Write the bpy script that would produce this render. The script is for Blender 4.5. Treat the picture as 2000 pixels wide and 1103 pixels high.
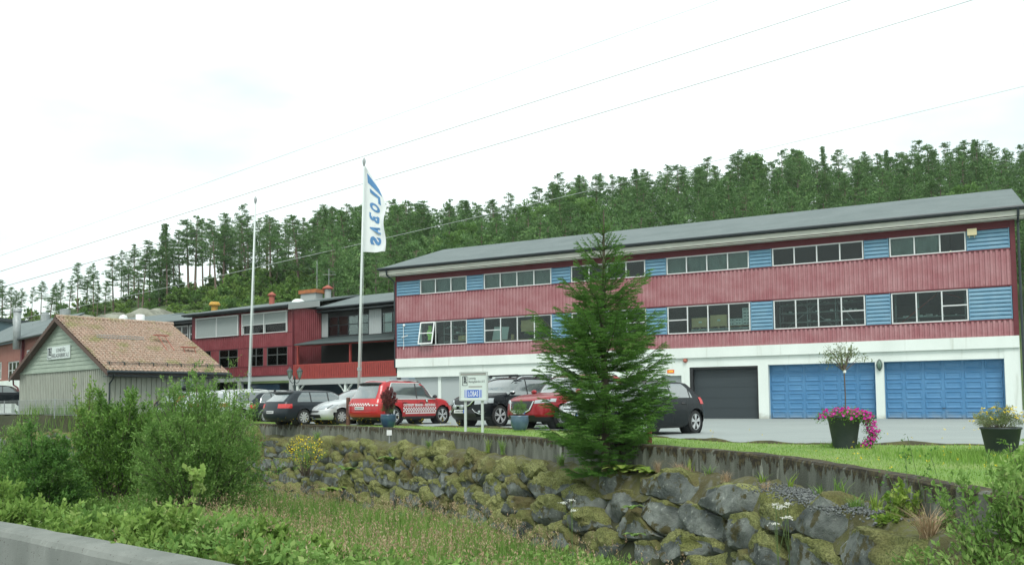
import bpy, bmesh, math, random
import numpy as np
from mathutils import Vector, Matrix, noise as mnoise
random.seed(7); RNG=np.random.default_rng(7)
PI=math.pi; R=math.radians
for o in list(bpy.data.objects): bpy.data.objects.remove(o)
SC=bpy.context.scene; COL=SC.collection
# ---------------------------------------------------------------- camera
FOC=1650.0; PPY=690.0; EYE=0.9
_p=math.atan(95/1650); _r=R(0.5)
_f=np.array([0,math.cos(_p),math.sin(_p)]); _x=np.array([1.,0,0]); _u=np.cross(_x,_f)
_x,_u=_x*math.cos(_r)-_u*math.sin(_r), _u*math.cos(_r)+_x*math.sin(_r)
CP=np.array([0,0,EYE])
cam=bpy.data.cameras.new('camera'); cob=bpy.data.objects.new('camera',cam); COL.objects.link(cob); SC.camera=cob
cam.sensor_width=36; cam.lens=36*FOC/2000; cam.shift_y=(PPY-551.5)/2000; cam.clip_end=3000; cam.clip_start=.05
m=Matrix.Identity(4)
for i in range(3): m[i][0]=_x[i]; m[i][1]=_u[i]; m[i][2]=-_f[i]; m[i][3]=CP[i]
cob.matrix_world=m
SC.render.resolution_x=1024; SC.render.resolution_y=564
def ray(px,py): return _f+_x*(px-1000)/FOC-_u*(py-PPY)/FOC
def gz(px,py,z=0.):
    d=ray(px,py); return CP+d*(z-EYE)/d[2]
def aty(px,py,Y):
    d=ray(px,py); return CP+d*Y/d[1]
def proj(P):
    d=np.asarray(P,float)-CP; w=d@_f; return 1000+FOC*(d@_x)/w, PPY-FOC*(d@_u)/w
# ---------------------------------------------------------------- light
SUN_EL=R(52); SUN_AZ=R(183)      # compass style: direction towards the sun, measured from +Y clockwise
W=bpy.data.worlds.new('World'); SC.world=W; W.use_nodes=True
nt=W.node_tree; nt.nodes.clear()
def N(t,k,**kw):
    n=t.nodes.new(k)
    for a,b in kw.items(): setattr(n,a,b)
    return n
sky=N(nt,'ShaderNodeTexSky',sky_type='NISHITA',sun_disc=False,sun_elevation=SUN_EL,sun_rotation=SUN_AZ)
tc=N(nt,'ShaderNodeTexCoord'); mp=N(nt,'ShaderNodeMapping'); mp.inputs['Scale'].default_value=(1.2,1.2,3.2)
nz=N(nt,'ShaderNodeTexNoise'); nz.inputs['Scale'].default_value=1.9; nz.inputs['Detail'].default_value=5; nz.inputs['Roughness'].default_value=.5
cr=N(nt,'ShaderNodeValToRGB'); cr.color_ramp.elements[0].position=.30; cr.color_ramp.elements[0].color=(5.5,6.8,7.0,1)
cr.color_ramp.elements[1].position=.50; cr.color_ramp.elements[1].color=(8.4,9.3,9.0,1)
mx=N(nt,'ShaderNodeMix',data_type='RGBA'); mx.inputs[0].default_value=.9
bg=N(nt,'ShaderNodeBackground'); bg.inputs[1].default_value=.1
wo=N(nt,'ShaderNodeOutputWorld')
L=nt.links
L.new(tc.outputs['Generated'],mp.inputs[0]); L.new(mp.outputs[0],nz.inputs['Vector']); L.new(nz.outputs[0],cr.inputs[0])
L.new(sky.outputs[0],mx.inputs[6]); L.new(cr.outputs[0],mx.inputs[7]); L.new(mx.outputs[2],bg.inputs[0]); L.new(bg.outputs[0],wo.inputs[0])
sl=bpy.data.lights.new('sun','SUN'); sl.energy=1.5; sl.angle=R(22); sl.color=(1,.97,.92)
so=bpy.data.objects.new('sun',sl); COL.objects.link(so)
sd=Vector((math.sin(SUN_AZ)*math.cos(SUN_EL),math.cos(SUN_AZ)*math.cos(SUN_EL),math.sin(SUN_EL)))
so.rotation_euler=sd.to_track_quat('Z','Y').to_euler()
SC.view_settings.view_transform='Standard'; SC.view_settings.look='None'; SC.view_settings.exposure=.57; SC.view_settings.gamma=1
SC.cycles.max_bounces=6; SC.cycles.transparent_max_bounces=12; SC.cycles.diffuse_bounces=4
try: SC.cycles.use_denoising=True
except Exception: pass
# ---------------------------------------------------------------- helpers
class MB:
    def __init__(s): s.v=[]; s.f=[]; s.m=[]; s.mi=0
    def add(s,vs,fs):
        b=len(s.v); s.v+=[tuple(map(float,q)) for q in vs]
        s.f+=[tuple(i+b for i in q) for q in fs]; s.m+=[s.mi]*len(fs)
    def box(s,x0,x1,y0,y1,z0,z1,T=None):
        v=[(x,y,z) for z in (z0,z1) for x,y in ((x0,y0),(x1,y0),(x1,y1),(x0,y1))]
        if T is not None: v=[tuple(T@Vector(q)) for q in v]
        s.add(v,[(3,2,1,0),(4,5,6,7),(0,1,5,4),(1,2,6,5),(2,3,7,6),(3,0,4,7)])
    def quad(s,*q): s.add(q,[tuple(range(len(q)))])
    def prism(s,pts,d):
        n=len(pts); d=Vector(d); q=[Vector(p) for p in pts]
        s.add([*q,*[p+d for p in q]],[tuple(range(n))[::-1],tuple(range(n,2*n))]+[(i,(i+1)%n,(i+1)%n+n,i+n) for i in range(n)])
    def tube(s,path,r,n=8,cap=True):
        P=[Vector(p) for p in path]; rr=r if hasattr(r,'__len__') else [r]*len(P)
        vs=[];prev=None
        for i,p in enumerate(P):
            t=(P[min(i+1,len(P)-1)]-P[max(i-1,0)]).normalized()
            if prev is None: a=t.orthogonal().normalized()
            else:
                a=prev-t*prev.dot(t)
                a=a.normalized() if a.length>1e-6 else t.orthogonal().normalized()
            prev=a; b=t.cross(a)
            vs+=[p+(a*math.cos(2*PI*k/n)+b*math.sin(2*PI*k/n))*rr[i] for k in range(n)]
        fs=[(i*n+k,i*n+(k+1)%n,(i+1)*n+(k+1)%n,(i+1)*n+k) for i in range(len(P)-1) for k in range(n)]
        if cap: fs+=[tuple(range(n))[::-1],tuple(range((len(P)-1)*n,len(P)*n))]
        s.add(vs,fs)
    def lathe(s,prof,c=(0,0,0),n=24,axis='z',a0=0,a1=2*PI):
        vs=[]; full=abs(a1-a0-2*PI)<1e-6; m_=n if full else n+1
        for r_,h in prof:
            for k in range(m_):
                a=a0+(a1-a0)*k/n; x,y=r_*math.cos(a),r_*math.sin(a)
                vs.append((c[0]+x,c[1]+y,c[2]+h) if axis=='z' else (c[0]+x,c[1]+h,c[2]+y))
        s.add(vs,[(i*m_+k,i*m_+(k+1)%m_,(i+1)*m_+(k+1)%m_,(i+1)*m_+k) for i in range(len(prof)-1) for k in range(n)])
    def grid(s,pts):
        a,b=len(pts),len(pts[0])
        s.add([q for r_ in pts for q in r_],[(i*b+j,i*b+j+1,(i+1)*b+j+1,(i+1)*b+j) for i in range(a-1) for j in range(b-1)])
    def build(s,name,mats,parent=None,smooth=False,**kw):
        me=bpy.data.meshes.new(name); me.from_pydata(s.v,[],s.f)
        if not isinstance(mats,(list,tuple)): mats=[mats]
        for q in mats: me.materials.append(q)
        if len(mats)>1: me.polygons.foreach_set('material_index',s.m)
        if smooth: me.polygons.foreach_set('use_smooth',[True]*len(s.f))
        me.validate(); me.update()
        return link(name,me,parent,**kw)
def components(v,f):
    p=list(range(len(v)))
    def fd(a):
        while p[a]!=a: p[a]=p[p[a]]; a=p[a]
        return a
    for q in f:
        r0=fd(q[0])
        for k in q[1:]: p[fd(k)]=r0
    g={}
    for q in f: g.setdefault(fd(q[0]),[]).append(q)
    return list(g.values())
def builds(mb,name,mats,parent,**kw):
    """one object for every separate piece of the mesh"""
    out=[]
    for fs in components(mb.v,mb.f):
        ids=sorted({i for q in fs for i in q}); m_={a:b for b,a in enumerate(ids)}; k=MB(); k.add([mb.v[i] for i in ids],[tuple(m_[i] for i in q) for q in fs]); out.append(k.build(name,mats,parent,**kw))
    return out
def link(name,me,parent=None,**kw):
    o=bpy.data.objects.new(name,me); COL.objects.link(o)
    if parent is not None: o.parent=parent
    if kw: tag(o,**kw)
    return o
def tag(o,label=None,cat=None,group=None,kind=None):
    if label: o['label']=label
    if cat: o['category']=cat
    if group: o['group']=group
    if kind: o['kind']=kind
    return o
def thing(name,label,cat,loc=(0,0,0),rz=0,group=None):
    o=bpy.data.objects.new(name,None); COL.objects.link(o); o.empty_display_size=.2
    o.location=loc; o.rotation_euler=(0,0,rz); return tag(o,label,cat,group)
def npmesh(name,V,F,mat,parent=None,attrs=None,smooth=False,mi=None,**kw):
    """V (n,3); F (m,k) equal-sided faces; attrs {name: per-vertex float}"""
    V=np.asarray(V,np.float32); F=np.asarray(F,np.int32); me=bpy.data.meshes.new(name)
    me.vertices.add(len(V)); me.vertices.foreach_set('co',V.ravel())
    k=F.shape[1]; me.loops.add(F.size); me.loops.foreach_set('vertex_index',F.ravel())
    me.polygons.add(len(F)); me.polygons.foreach_set('loop_start',np.arange(len(F),dtype=np.int32)*k)
    try: me.polygons.foreach_set('loop_total',np.full(len(F),k,np.int32))
    except Exception: pass
    for q in (mat if isinstance(mat,(list,tuple)) else [mat]): me.materials.append(q)
    if mi is not None: me.polygons.foreach_set('material_index',np.asarray(mi,np.int32))
    if smooth: me.polygons.foreach_set('use_smooth',np.ones(len(F),bool))
    me.update(calc_edges=True)
    for a,b in (attrs or {}).items():
        at=me.attributes.new(a,'FLOAT','POINT'); at.data.foreach_set('value',np.asarray(b,np.float32))
    return link(name,me,parent,**kw)
def copy_tree(o,parent=None):
    c=o.copy(); COL.objects.link(c); c.parent=parent
    for ch in o.children: copy_tree(ch,c)
    return c
# ---------------------------------------------------------------- materials
def newmat(name):
    M_=bpy.data.materials.new(name); M_.use_nodes=True; t=M_.node_tree; t.nodes.clear()
    o=N(t,'ShaderNodeOutputMaterial'); b=N(t,'ShaderNodeBsdfPrincipled'); t.links.new(b.outputs[0],o.inputs[0]); return M_,t,b,o
def rgb(c): return (*c[:3],1)
def noise_(t,scale,detail=4,vec=None,sc=(1,1,1),rough=.55):
    c=N(t,'ShaderNodeTexCoord'); m_=N(t,'ShaderNodeMapping'); m_.inputs['Scale'].default_value=sc
    n=N(t,'ShaderNodeTexNoise'); n.inputs['Scale'].default_value=scale; n.inputs['Detail'].default_value=detail; n.inputs['Roughness'].default_value=rough
    t.links.new(c.outputs['Object'],m_.inputs[0]); t.links.new(m_.outputs[0],n.inputs['Vector']); return n.outputs[0]
def ramp(t,src,p0,p1,c0=(0,0,0),c1=(1,1,1)):
    r_=N(t,'ShaderNodeValToRGB'); e=r_.color_ramp.elements; e[0].position=p0; e[1].position=p1; e[0].color=rgb(c0); e[1].color=rgb(c1)
    t.links.new(src,r_.inputs[0]); return r_.outputs[0]
def mixc(t,f,a,b):
    m_=N(t,'ShaderNodeMix',data_type='RGBA')
    for i,q in ((0,f),(6,a),(7,b)):
        if isinstance(q,(int,float)): m_.inputs[i].default_value=q
        elif isinstance(q,tuple): m_.inputs[i].default_value=rgb(q)
        else: t.links.new(q,m_.inputs[i])
    return m_.outputs[2]
def bumpn(t,b,src,st=.3,dist=.02):
    q=N(t,'ShaderNodeBump'); q.inputs['Strength'].default_value=st; q.inputs['Distance'].default_value=dist
    t.links.new(src,q.inputs['Height']); t.links.new(q.outputs[0],b.inputs['Normal'])
def mat(name,c,rough=.7,c2=None,scale=3,sc=(1,1,1),lo=.35,hi=.65,bump=0,bscale=40,metal=0,spec=.5,coat=0,fine=0):
    M_,t,b,o=newmat(name)
    b.inputs['Roughness'].default_value=rough; b.inputs['Metallic'].default_value=metal; b.inputs['Specular IOR Level'].default_value=spec
    if coat: b.inputs['Coat Weight'].default_value=coat; b.inputs['Coat Roughness'].default_value=.04
    if c2 is None: b.inputs['Base Color'].default_value=rgb(c)
    else:
        col=mixc(t,ramp(t,noise_(t,scale,5,sc=sc),lo,hi),tuple(c),tuple(c2))
        if fine:
            g=ramp(t,noise_(t,scale*9,3,sc=sc),.3,.7,(1-fine,)*3,(1,1,1)); q=N(t,'ShaderNodeMix',data_type='RGBA',blend_type='MULTIPLY'); q.inputs[0].default_value=1
            t.links.new(col,q.inputs[6]); t.links.new(g,q.inputs[7]); col=q.outputs[2]
        t.links.new(col,b.inputs['Base Color'])
    if bump: bumpn(t,b,noise_(t,bscale,3),bump)
    return M_
def leafmat(name,c1,c2,c3=None,rough=.7,trans=.35,spec=.2):
    """per-leaf tint attribute runs 0..1 over c1,c2(,c3)"""
    M_,t,b,o=newmat(name); a=N(t,'ShaderNodeAttribute',attribute_name='tint')
    r_=N(t,'ShaderNodeValToRGB'); e=r_.color_ramp.elements; e[0].color=rgb(c1); e[1].color=rgb(c3 or c2)
    if c3: q=e.new(.6); q.color=rgb(c2)
    t.links.new(a.outputs['Fac'],r_.inputs[0]); t.links.new(r_.outputs[0],b.inputs['Base Color'])
    b.inputs['Roughness'].default_value=rough; b.inputs['Specular IOR Level'].default_value=spec
    if trans:
        tr=N(t,'ShaderNodeBsdfTranslucent'); t.links.new(r_.outputs[0],tr.inputs[0]); m_=N(t,'ShaderNodeMixShader'); m_.inputs[0].default_value=trans
        t.links.new(b.outputs[0],m_.inputs[1]); t.links.new(tr.outputs[0],m_.inputs[2]); t.links.new(m_.outputs[0],o.inputs[0])
    return M_
def glassmat(name,tint=(.8,.9,.88),refl=.29):
    M_=bpy.data.materials.new(name); M_.use_nodes=True; t=M_.node_tree; t.nodes.clear()
    o=N(t,'ShaderNodeOutputMaterial'); tr=N(t,'ShaderNodeBsdfTransparent'); tr.inputs[0].default_value=rgb(tint)
    g=N(t,'ShaderNodeBsdfGlossy'); g.inputs['Roughness'].default_value=.03; m_=N(t,'ShaderNodeMixShader')
    lw=N(t,'ShaderNodeLayerWeight'); lw.inputs[0].default_value=refl
    t.links.new(lw.outputs['Fresnel'],m_.inputs[0]); t.links.new(tr.outputs[0],m_.inputs[1]); t.links.new(g.outputs[0],m_.inputs[2]); t.links.new(m_.outputs[0],o.inputs[0]); return M_
M={}
def whitewall():
    M_,t,b,o=newmat('white_render'); b.inputs['Roughness'].default_value=.85
    c=mixc(t,ramp(t,noise_(t,.7,5,sc=(1,1,.35)),.35,.65),(.74,.80,.755),(.66,.72,.675)); c=mixc(t,ramp(t,noise_(t,3.2,6,sc=(1,1,.10)),.60,.78),c,(.50,.54,.48))
    tc_=N(t,'ShaderNodeTexCoord'); sp_=N(t,'ShaderNodeSeparateXYZ'); t.links.new(tc_.outputs['Object'],sp_.inputs[0]); ad=N(t,'ShaderNodeMath',operation='MULTIPLY_ADD'); t.links.new(noise_(t,2.5,5),ad.inputs[0]); ad.inputs[1].default_value=.7; t.links.new(sp_.outputs[2],ad.inputs[2])
    c=mixc(t,ramp(t,ad.outputs[0],.36,.62,(1,1,1),(0,0,0)),c,(.40,.42,.37)); t.links.new(c,b.inputs['Base Color']); bumpn(t,b,noise_(t,40,3),.1); return M_
M['white_wall']=whitewall()
M['red_clad']=mat('faded_red_steel',(.34,.13,.145),.6,(.44,.24,.25),1.1,(1,1,1.2),.35,.75,fine=.12)
M['red_clad_mid']=mat('red_steel',(.20,.034,.042),.5,(.25,.055,.065),1.5,fine=.1)
M['dark_red']=mat('dark_red_board',(.12,.016,.024),.6)
M['red_rail']=mat('red_timber',(.33,.05,.04),.65,(.27,.04,.035),4)
M['blue_clad']=mat('blue_board',(.12,.27,.39),.5,(.16,.31,.42),2,fine=.1)
M['blue_door']=mat('blue_door_paint',(.055,.19,.37),.45,(.085,.235,.42),1.2,fine=.06)
M['grey_door']=mat('charcoal_door',(.03,.042,.048),.55)
M['pale_door']=mat('pale_grey_door',(.36,.40,.40),.6)
M['alu']=mat('window_alu',(.62,.65,.64),.45,metal=0)
M['glass']=glassmat('window_glass')
M['roof']=mat('grey_roof_felt',(.125,.158,.158),.85,(.165,.20,.20),.6,(1,1,1),.3,.7,bump=.1,bscale=15,fine=.12)
M['gutter']=mat('dark_gutter',(.02,.03,.035),.4)
M['cream']=mat('cream_fascia',(.56,.57,.50),.7,(.47,.48,.42),2,(1,1,4))
M['soffit']=mat('grey_soffit',(.35,.38,.37),.7)
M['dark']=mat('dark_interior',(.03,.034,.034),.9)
M['floor_in']=mat('interior_floor',(.12,.125,.115),.8)
M['curtain']=mat('grey_plastic_curtain',(.17,.19,.18),.6,(.24,.26,.25),1.3,(1,1,.6),bump=.3,bscale=4)
M['shade']=mat('grey_sunshade',(.30,.345,.335),.8,(.27,.31,.30),40,(1,1,.2))
M['card']=mat('brown_cardboard',(.66,.48,.25),.8,(.58,.42,.22),4)
M['tan']=mat('tan_cloth',(.70,.52,.27),.85,(.62,.45,.22),3,bump=.3,bscale=5)
M['carton']=mat('white_carton',(.66,.68,.68),.7)
M['ink']=mat('black_ink',(.03,.035,.04),.6)
M['steel']=mat('galvanised_steel',(.36,.39,.39),.5,(.28,.31,.31),5,metal=.2)
M['red_steel']=mat('red_rack_beam',(.30,.05,.04),.5)
M['wood']=mat('pallet_wood',(.36,.24,.13),.8)
M['hiviz']=mat('lime_vest',(.35,.62,.10),.8)
M['rust']=mat('rusty_orange_cap',(.42,.15,.05),.8,(.30,.11,.05),6)
M['yellow_cap']=mat('yellow_vent_cap',(.55,.33,.04),.6,(.42,.22,.04),5)
M['redcap']=mat('red_vent_cap',(.36,.10,.07),.7)
M['white_plastic']=mat('white_plastic',(.75,.78,.77),.5)
M['black']=mat('black_plastic',(.018,.02,.022),.45)
M['rubber']=mat('tyre_rubber',(.022,.023,.024),.75)
M['rim']=mat('alloy_rim',(.58,.60,.61),.35,metal=.25)
M['chrome']=mat('chrome',(.70,.72,.73),.15,metal=1)
def carglass():
    M_,t,b,o=newmat('car_glass'); b.inputs['Base Color'].default_value=(.05,.075,.075,1); b.inputs['Roughness'].default_value=.3
    g=N(t,'ShaderNodeBsdfGlossy'); g.inputs['Roughness'].default_value=.06; m_=N(t,'ShaderNodeMixShader'); lw=N(t,'ShaderNodeLayerWeight'); lw.inputs[0].default_value=.38
    a=N(t,'ShaderNodeMath',operation='MULTIPLY_ADD'); t.links.new(lw.outputs['Facing'],a.inputs[0]); a.inputs[1].default_value=.75; a.inputs[2].default_value=.12
    t.links.new(a.outputs[0],m_.inputs[0]); t.links.new(b.outputs[0],m_.inputs[1]); t.links.new(g.outputs[0],m_.inputs[2]); t.links.new(m_.outputs[0],o.inputs[0]); return M_
M['carglass']=carglass()
M['redlight']=mat('tail_light_red',(.55,.03,.03),.2,spec=.8)
M['lamp']=mat('head_lamp_clear',(.36,.40,.42),.12,spec=1)
M['plate']=mat('number_plate_white',(.70,.72,.72),.5)
M['plate_blue']=mat('plate_blue_band',(.05,.12,.45),.5)
def asphalt():
    M_,t,b,o=newmat('asphalt'); b.inputs['Roughness'].default_value=.85
    c=mixc(t,ramp(t,noise_(t,.30,6),.32,.68),(.36,.405,.39),(.285,.33,.32)); c=mixc(t,ramp(t,noise_(t,.9,6,sc=(.25,1.6,1)),.56,.72),c,(.23,.26,.255)); c=mixc(t,ramp(t,noise_(t,2.2,8,rough=.7),.64,.70),c,(.20,.22,.21)); c=mixc(t,ramp(t,noise_(t,50,3),.3,.7),c,(.25,.28,.27))
    t.links.new(c,b.inputs['Base Color']); bumpn(t,b,noise_(t,60,3),.3); return M_
M['asphalt']=asphalt()
M['post']=mat('brown_post',(.10,.045,.035),.85,(.14,.07,.05),6,(1,1,.3))
M['post_o']=mat('rusty_post',(.24,.075,.045),.85,(.18,.06,.04),6)
M['bluepot']=mat('blue_glazed_pot',(.06,.11,.17),.3,(.09,.15,.21),5,spec=.6)
M['bluepot2']=mat('navy_glazed_pot',(.03,.055,.12),.3,(.03,.09,.12),5,spec=.6)
M['planter']=mat('charcoal_planter',(.035,.045,.052),.55,(.05,.06,.065),4)
M['soil']=mat('soil',(.045,.035,.025),1,(.07,.06,.04),5,bump=.5,bscale=20)
M['iron']=mat('cast_iron',(.02,.035,.035),.4)
M['bark']=mat('bark_brown',(.09,.07,.055),.95,(.14,.11,.085),9,(1,1,.3),bump=.5,bscale=30)
M['pinebark']=mat('pine_bark',(.19,.13,.10),.95,(.14,.12,.10),3,(1,1,.2))
M['flagwhite']=mat('flag_cloth',(.76,.80,.80),.8)
M['flagblue']=mat('flag_blue_print',(.10,.25,.48),.8)
M['pole']=mat('white_pole',(.62,.68,.66),.4)
M['wire']=mat('cable_grey',(.10,.12,.12),.6)
M['signwhite']=mat('sign_white',(.62,.70,.67),.5)
M['signblue']=mat('sign_blue',(.05,.14,.55),.5)
M['signtext']=mat('sign_white_letters',(.80,.84,.85),.5)
M['signmuted']=mat('sign_faded_bar',(.33,.32,.30),.6)
M['signframe']=mat('sign_alu_frame',(.50,.55,.53),.5)
def textmesh(s,size,align='LEFT',bold=0,sx=1.0):
    c=bpy.data.curves.new('t','FONT'); c.body=s; c.size=size; c.align_x=align; c.offset=bold; c.resolution_u=3
    o=bpy.data.objects.new('t',c); COL.objects.link(o); bpy.context.view_layer.update()
    me=bpy.data.meshes.new_from_object(o.evaluated_get(bpy.context.evaluated_depsgraph_get()))
    v=[(q.co.x*sx,q.co.y) for q in me.vertices]; f=[tuple(p.vertices) for p in me.polygons]
    bpy.data.objects.remove(o); bpy.data.curves.remove(c); bpy.data.meshes.remove(me); return v,f
def fit(s,w,h,bold=0):
    """text scaled to a w x h box with its lower-left corner at 0,0"""
    v,f=textmesh(s,1,bold=bold); xs=[q[0] for q in v]; ys=[q[1] for q in v]
    a,b=min(xs),min(ys); kx=w/(max(xs)-a); ky=h/(max(ys)-b)
    return [((x-a)*kx,(y-b)*ky) for x,y in v],f
def doorpaint():
    M_,t,b,o=newmat('blue_door_paint'); b.inputs['Roughness'].default_value=.45
    c=mixc(t,ramp(t,noise_(t,1.2,5),.3,.7),(.055,.19,.37),(.085,.235,.42)); tc_=N(t,'ShaderNodeTexCoord'); sp_=N(t,'ShaderNodeSeparateXYZ'); t.links.new(tc_.outputs['Object'],sp_.inputs[0]); ad=N(t,'ShaderNodeMath',operation='MULTIPLY_ADD'); t.links.new(noise_(t,3,5),ad.inputs[0]); ad.inputs[1].default_value=.8; t.links.new(sp_.outputs[2],ad.inputs[2])
    c=mixc(t,ramp(t,ad.outputs[0],.38,.75,(.55,.55,.55),(0,0,0)),c,(.20,.24,.26)); t.links.new(c,b.inputs['Base Color']); return M_
M['blue_door']=doorpaint()
M['greyframe']=mat('grey_window_frame',(.10,.11,.105),.5)
# ================================================================ buildings
AX,AY=-6.8,49.9
def corrug(mb,u0,u1,z0,z1,y=0.,pitch=.2,d=.05,fl=(.0,.12,.18,.42,.48),zz=None):
    """vertical trapezoid corrugation facing -y"""
    n=max(1,round((u1-u0)/pitch)); p=(u1-u0)/n; xs=[];ys=[]
    for i in range(n):
        b=u0+i*p
        for t,o in ((0,0),(.12,0),(.24,d),(.66,d),(.78,0)): xs.append(b+t*p); ys.append(y-o)
    xs.append(u1); ys.append(y)
    a=[(x,q,(z0 if not zz else zz(x)[0])) for x,q in zip(xs,ys)]; b=[(x,q,(z1 if not zz else zz(x)[1])) for x,q in zip(xs,ys)]
    mb.grid([a,b])
def lapboards(mb,u0,u1,z0,z1,n,y=0.,d=.05):
    h=(z1-z0)/n; P=[]
    for i in range(n):
        b=z0+i*h
        for t,o in ((0,.1),(.0,.75),(.12,1),(.45,.98),(.8,.7),(.93,.35),(1.,.1)): P.append((b+t*h,y-o*d))
    mb.grid([[(u0,q,z) for z,q in P],[(u1,q,z) for z,q in P]])
def wall_openings(mb,u0,u1,z0,z1,y0,y1,ops):
    """solid wall from u0..u1 with rectangular openings (ua,ub,za,zb) sorted by u"""
    x=u0
    for a,b,c,d in ops:
        if a>x+1e-4: mb.box(x,a,y0,y1,z0,z1)
        if c>z0+1e-4: mb.box(a,b,y0,y1,z0,c)
        if d<z1-1e-4: mb.box(a,b,y0,y1,d,z1)
        x=b
    if x<u1: mb.box(x,u1,y0,y1,z0,z1)
BLD=thing('factory_building','long three-storey factory with faded red and blue cladding above white garages','building',(AX,AY,0),math.atan2(-.4606,.8876))
LEN=31.6; DEP=13.2
mb=MB(); ops=[(.34,10.05,-.02,2.4),(16.1,17.14,-.02,2.15),(17.55,20.87,-.02,2.54),(21.34,26.02,-.02,2.56),(26.38,31.05,-.02,2.56)]
wall_openings(mb,0,LEN,-.3,3.0,0,.5,[(a,b,-.3,d) for a,b,c,d in ops])
mb.box(-.02,LEN+.02,-.13,.34,3.002,3.5)
mb.box(0,.3,.502,DEP,-.3,3.5); mb.box(LEN-.3,LEN,.502,DEP,-.3,3.5); mb.box(.302,LEN-.302,DEP-.3,DEP,-.3,3.5)
mb.box(LEN-.55,LEN+.03,-.03,-.002,-.3,2.998)
mb.build('base_wall',M['white_wall'],BLD)
# cladding bands
for nm,z0,z1,y in (('lower_cladding',3.49,4.16,-.06),('middle_cladding',5.66,7.16,-.06)):
    mb=MB(); corrug(mb,0,LEN-.16,z0,z1,y); mb.box(0,LEN,y+.004,.2,z0+.02,z1-.02)
    mb.build(nm,M['red_clad'],BLD)
mb=MB()
for z in (4.16,5.60,7.16,8.08): mb.box(-.03,LEN-.16,-.11,-.012,z,z+.055)
mb.box(LEN-.158,LEN+.03,-.10,.2,3.49,8.4); mb.box(-.05,.03,-.10,.2,3.49,8.4)
mb.box(-.05,LEN,-.05,.15,8.14,8.62)
mb.build('red_trim',M['dark_red'],BLD)
mb=MB(); 
for x in (-.0,LEN-.02):
    mb.box(x,x+.02,.2,DEP,3.5,8.8); mb.add([(x,.2,8.8),(x,DEP,8.8),(x,6.6,10.95),(x+.02,.2,8.8),(x+.02,DEP,8.8),(x+.02,6.6,10.95)],[(0,1,2),(5,4,3),(0,2,5,3),(1,4,5,2)])
mb.box(.03,LEN-.03,DEP-.02,DEP,3.5,8.8)
mb.build('side_cladding',M['red_clad_mid'],BLD)
blues=[(.06,1.68),(4.86,5.93),(10.15,11.25),(15.42,16.48),(20.62,21.65),(25.73,26.75),(29.82,31.42)]
for a,b in blues:
    for z0,z1,n in ((7.215,8.08,5),(4.215,5.6,8)):
        mb=MB(); lapboards(mb,a+.03,b-.03,z0,z1,n,-.02,.085); mb.box(a,b,-.018,.15,z0,z1)
        mb.box(a,a+.035,-.11,-.019,z0,z1); mb.box(b-.035,b,-.11,-.019,z0,z1)
        mb.build('blue_panel',M['blue_clad'],BLD)
wins=[(1.70,4.84,3),(5.96,10.12,4),(11.28,15.39,4),(16.51,20.59,4),(21.68,25.70,4),(26.78,29.80,3)]
def window(par,u0,u1,z0,z1,n,y=-.05,bars=(),skip=(),fw=.055,fm=None,hb=.5,curt=(),glass=True,cz=None):
    mb=MB(); w=(u1-u0)/n
    mb.box(u0,u1,y-.03,y+.05,z0,z0+fw); mb.box(u0,u1,y-.03,y+.05,z1-fw,z1)
    for i in range(n+1):
        c=u0+i*w; c=min(max(c,u0+fw/2),u1-fw/2); mb.box(c-fw/2,c+fw/2,y-.034,y+.052,z0+fw,z1-fw)
    for i in bars: zz=z0+(z1-z0)*hb; mb.box(u0+i*w+fw/2,u0+(i+1)*w-fw/2,y-.03,y+.04,zz-.025,zz+.025)
    wi=mb.build('window',fm or M['alu'],par)
    if glass:
        g=MB()
        for i in range(n):
            if i in skip: continue
            a=u0+i*w+fw/2; g.box(a,a+w-fw,y+.004,y+.012,z0+fw,z1-fw)
        g.build('pane',M['glass'],wi)
    for i in curt:
        c=MB(); a=u0+i*w+fw/2; b=a+w-fw; top=z1-fw; bot=cz if cz else z0+fw
        c.grid([[(a+(b-a)*s/14,y+.10+.018*math.sin(s*1.3+i*2)+.03*math.sin(s*.5+q+i),bot+(top-bot)*q/5) for s in range(15)] for q in range(6)])
        c.build('curtain',M['curtain'],wi,smooth=True)
    return wi
upc=[(0,1,2),(0,1,2,3),(),(0,1,2,3),(),(0,1)]; lob=[(),(0,),(3,),(0,),(3,),(2,)]
for k,(a,b,n) in enumerate(wins):
    window(BLD,a,b,7.215,8.08,n,curt=upc[k])
    wi=window(BLD,a,b,4.215,5.6,n,bars=lob[k],skip=(0,) if k==0 else ())
    if k==0:   # open sash tilted out
        mb=MB(); T=Matrix.Translation((a,-.09,5.58))@Matrix.Rotation(R(-13),4,'X')
        for q in ((.02,.09,-1.33,0),(.94,1.01,-1.33,0),(.09,.94,-1.33,-1.26),(.09,.94,-.07,0),(.09,.94,-.70,-.65)): mb.box(q[0],q[1],-.02,.02,q[2],q[3],T)
        s=mb.build('sash',M['white_plastic'],wi); g=MB(); g.box(.09,.94,-.004,.004,-1.26,-.07,T); g.build('pane',M['glass'],wi)
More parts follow.
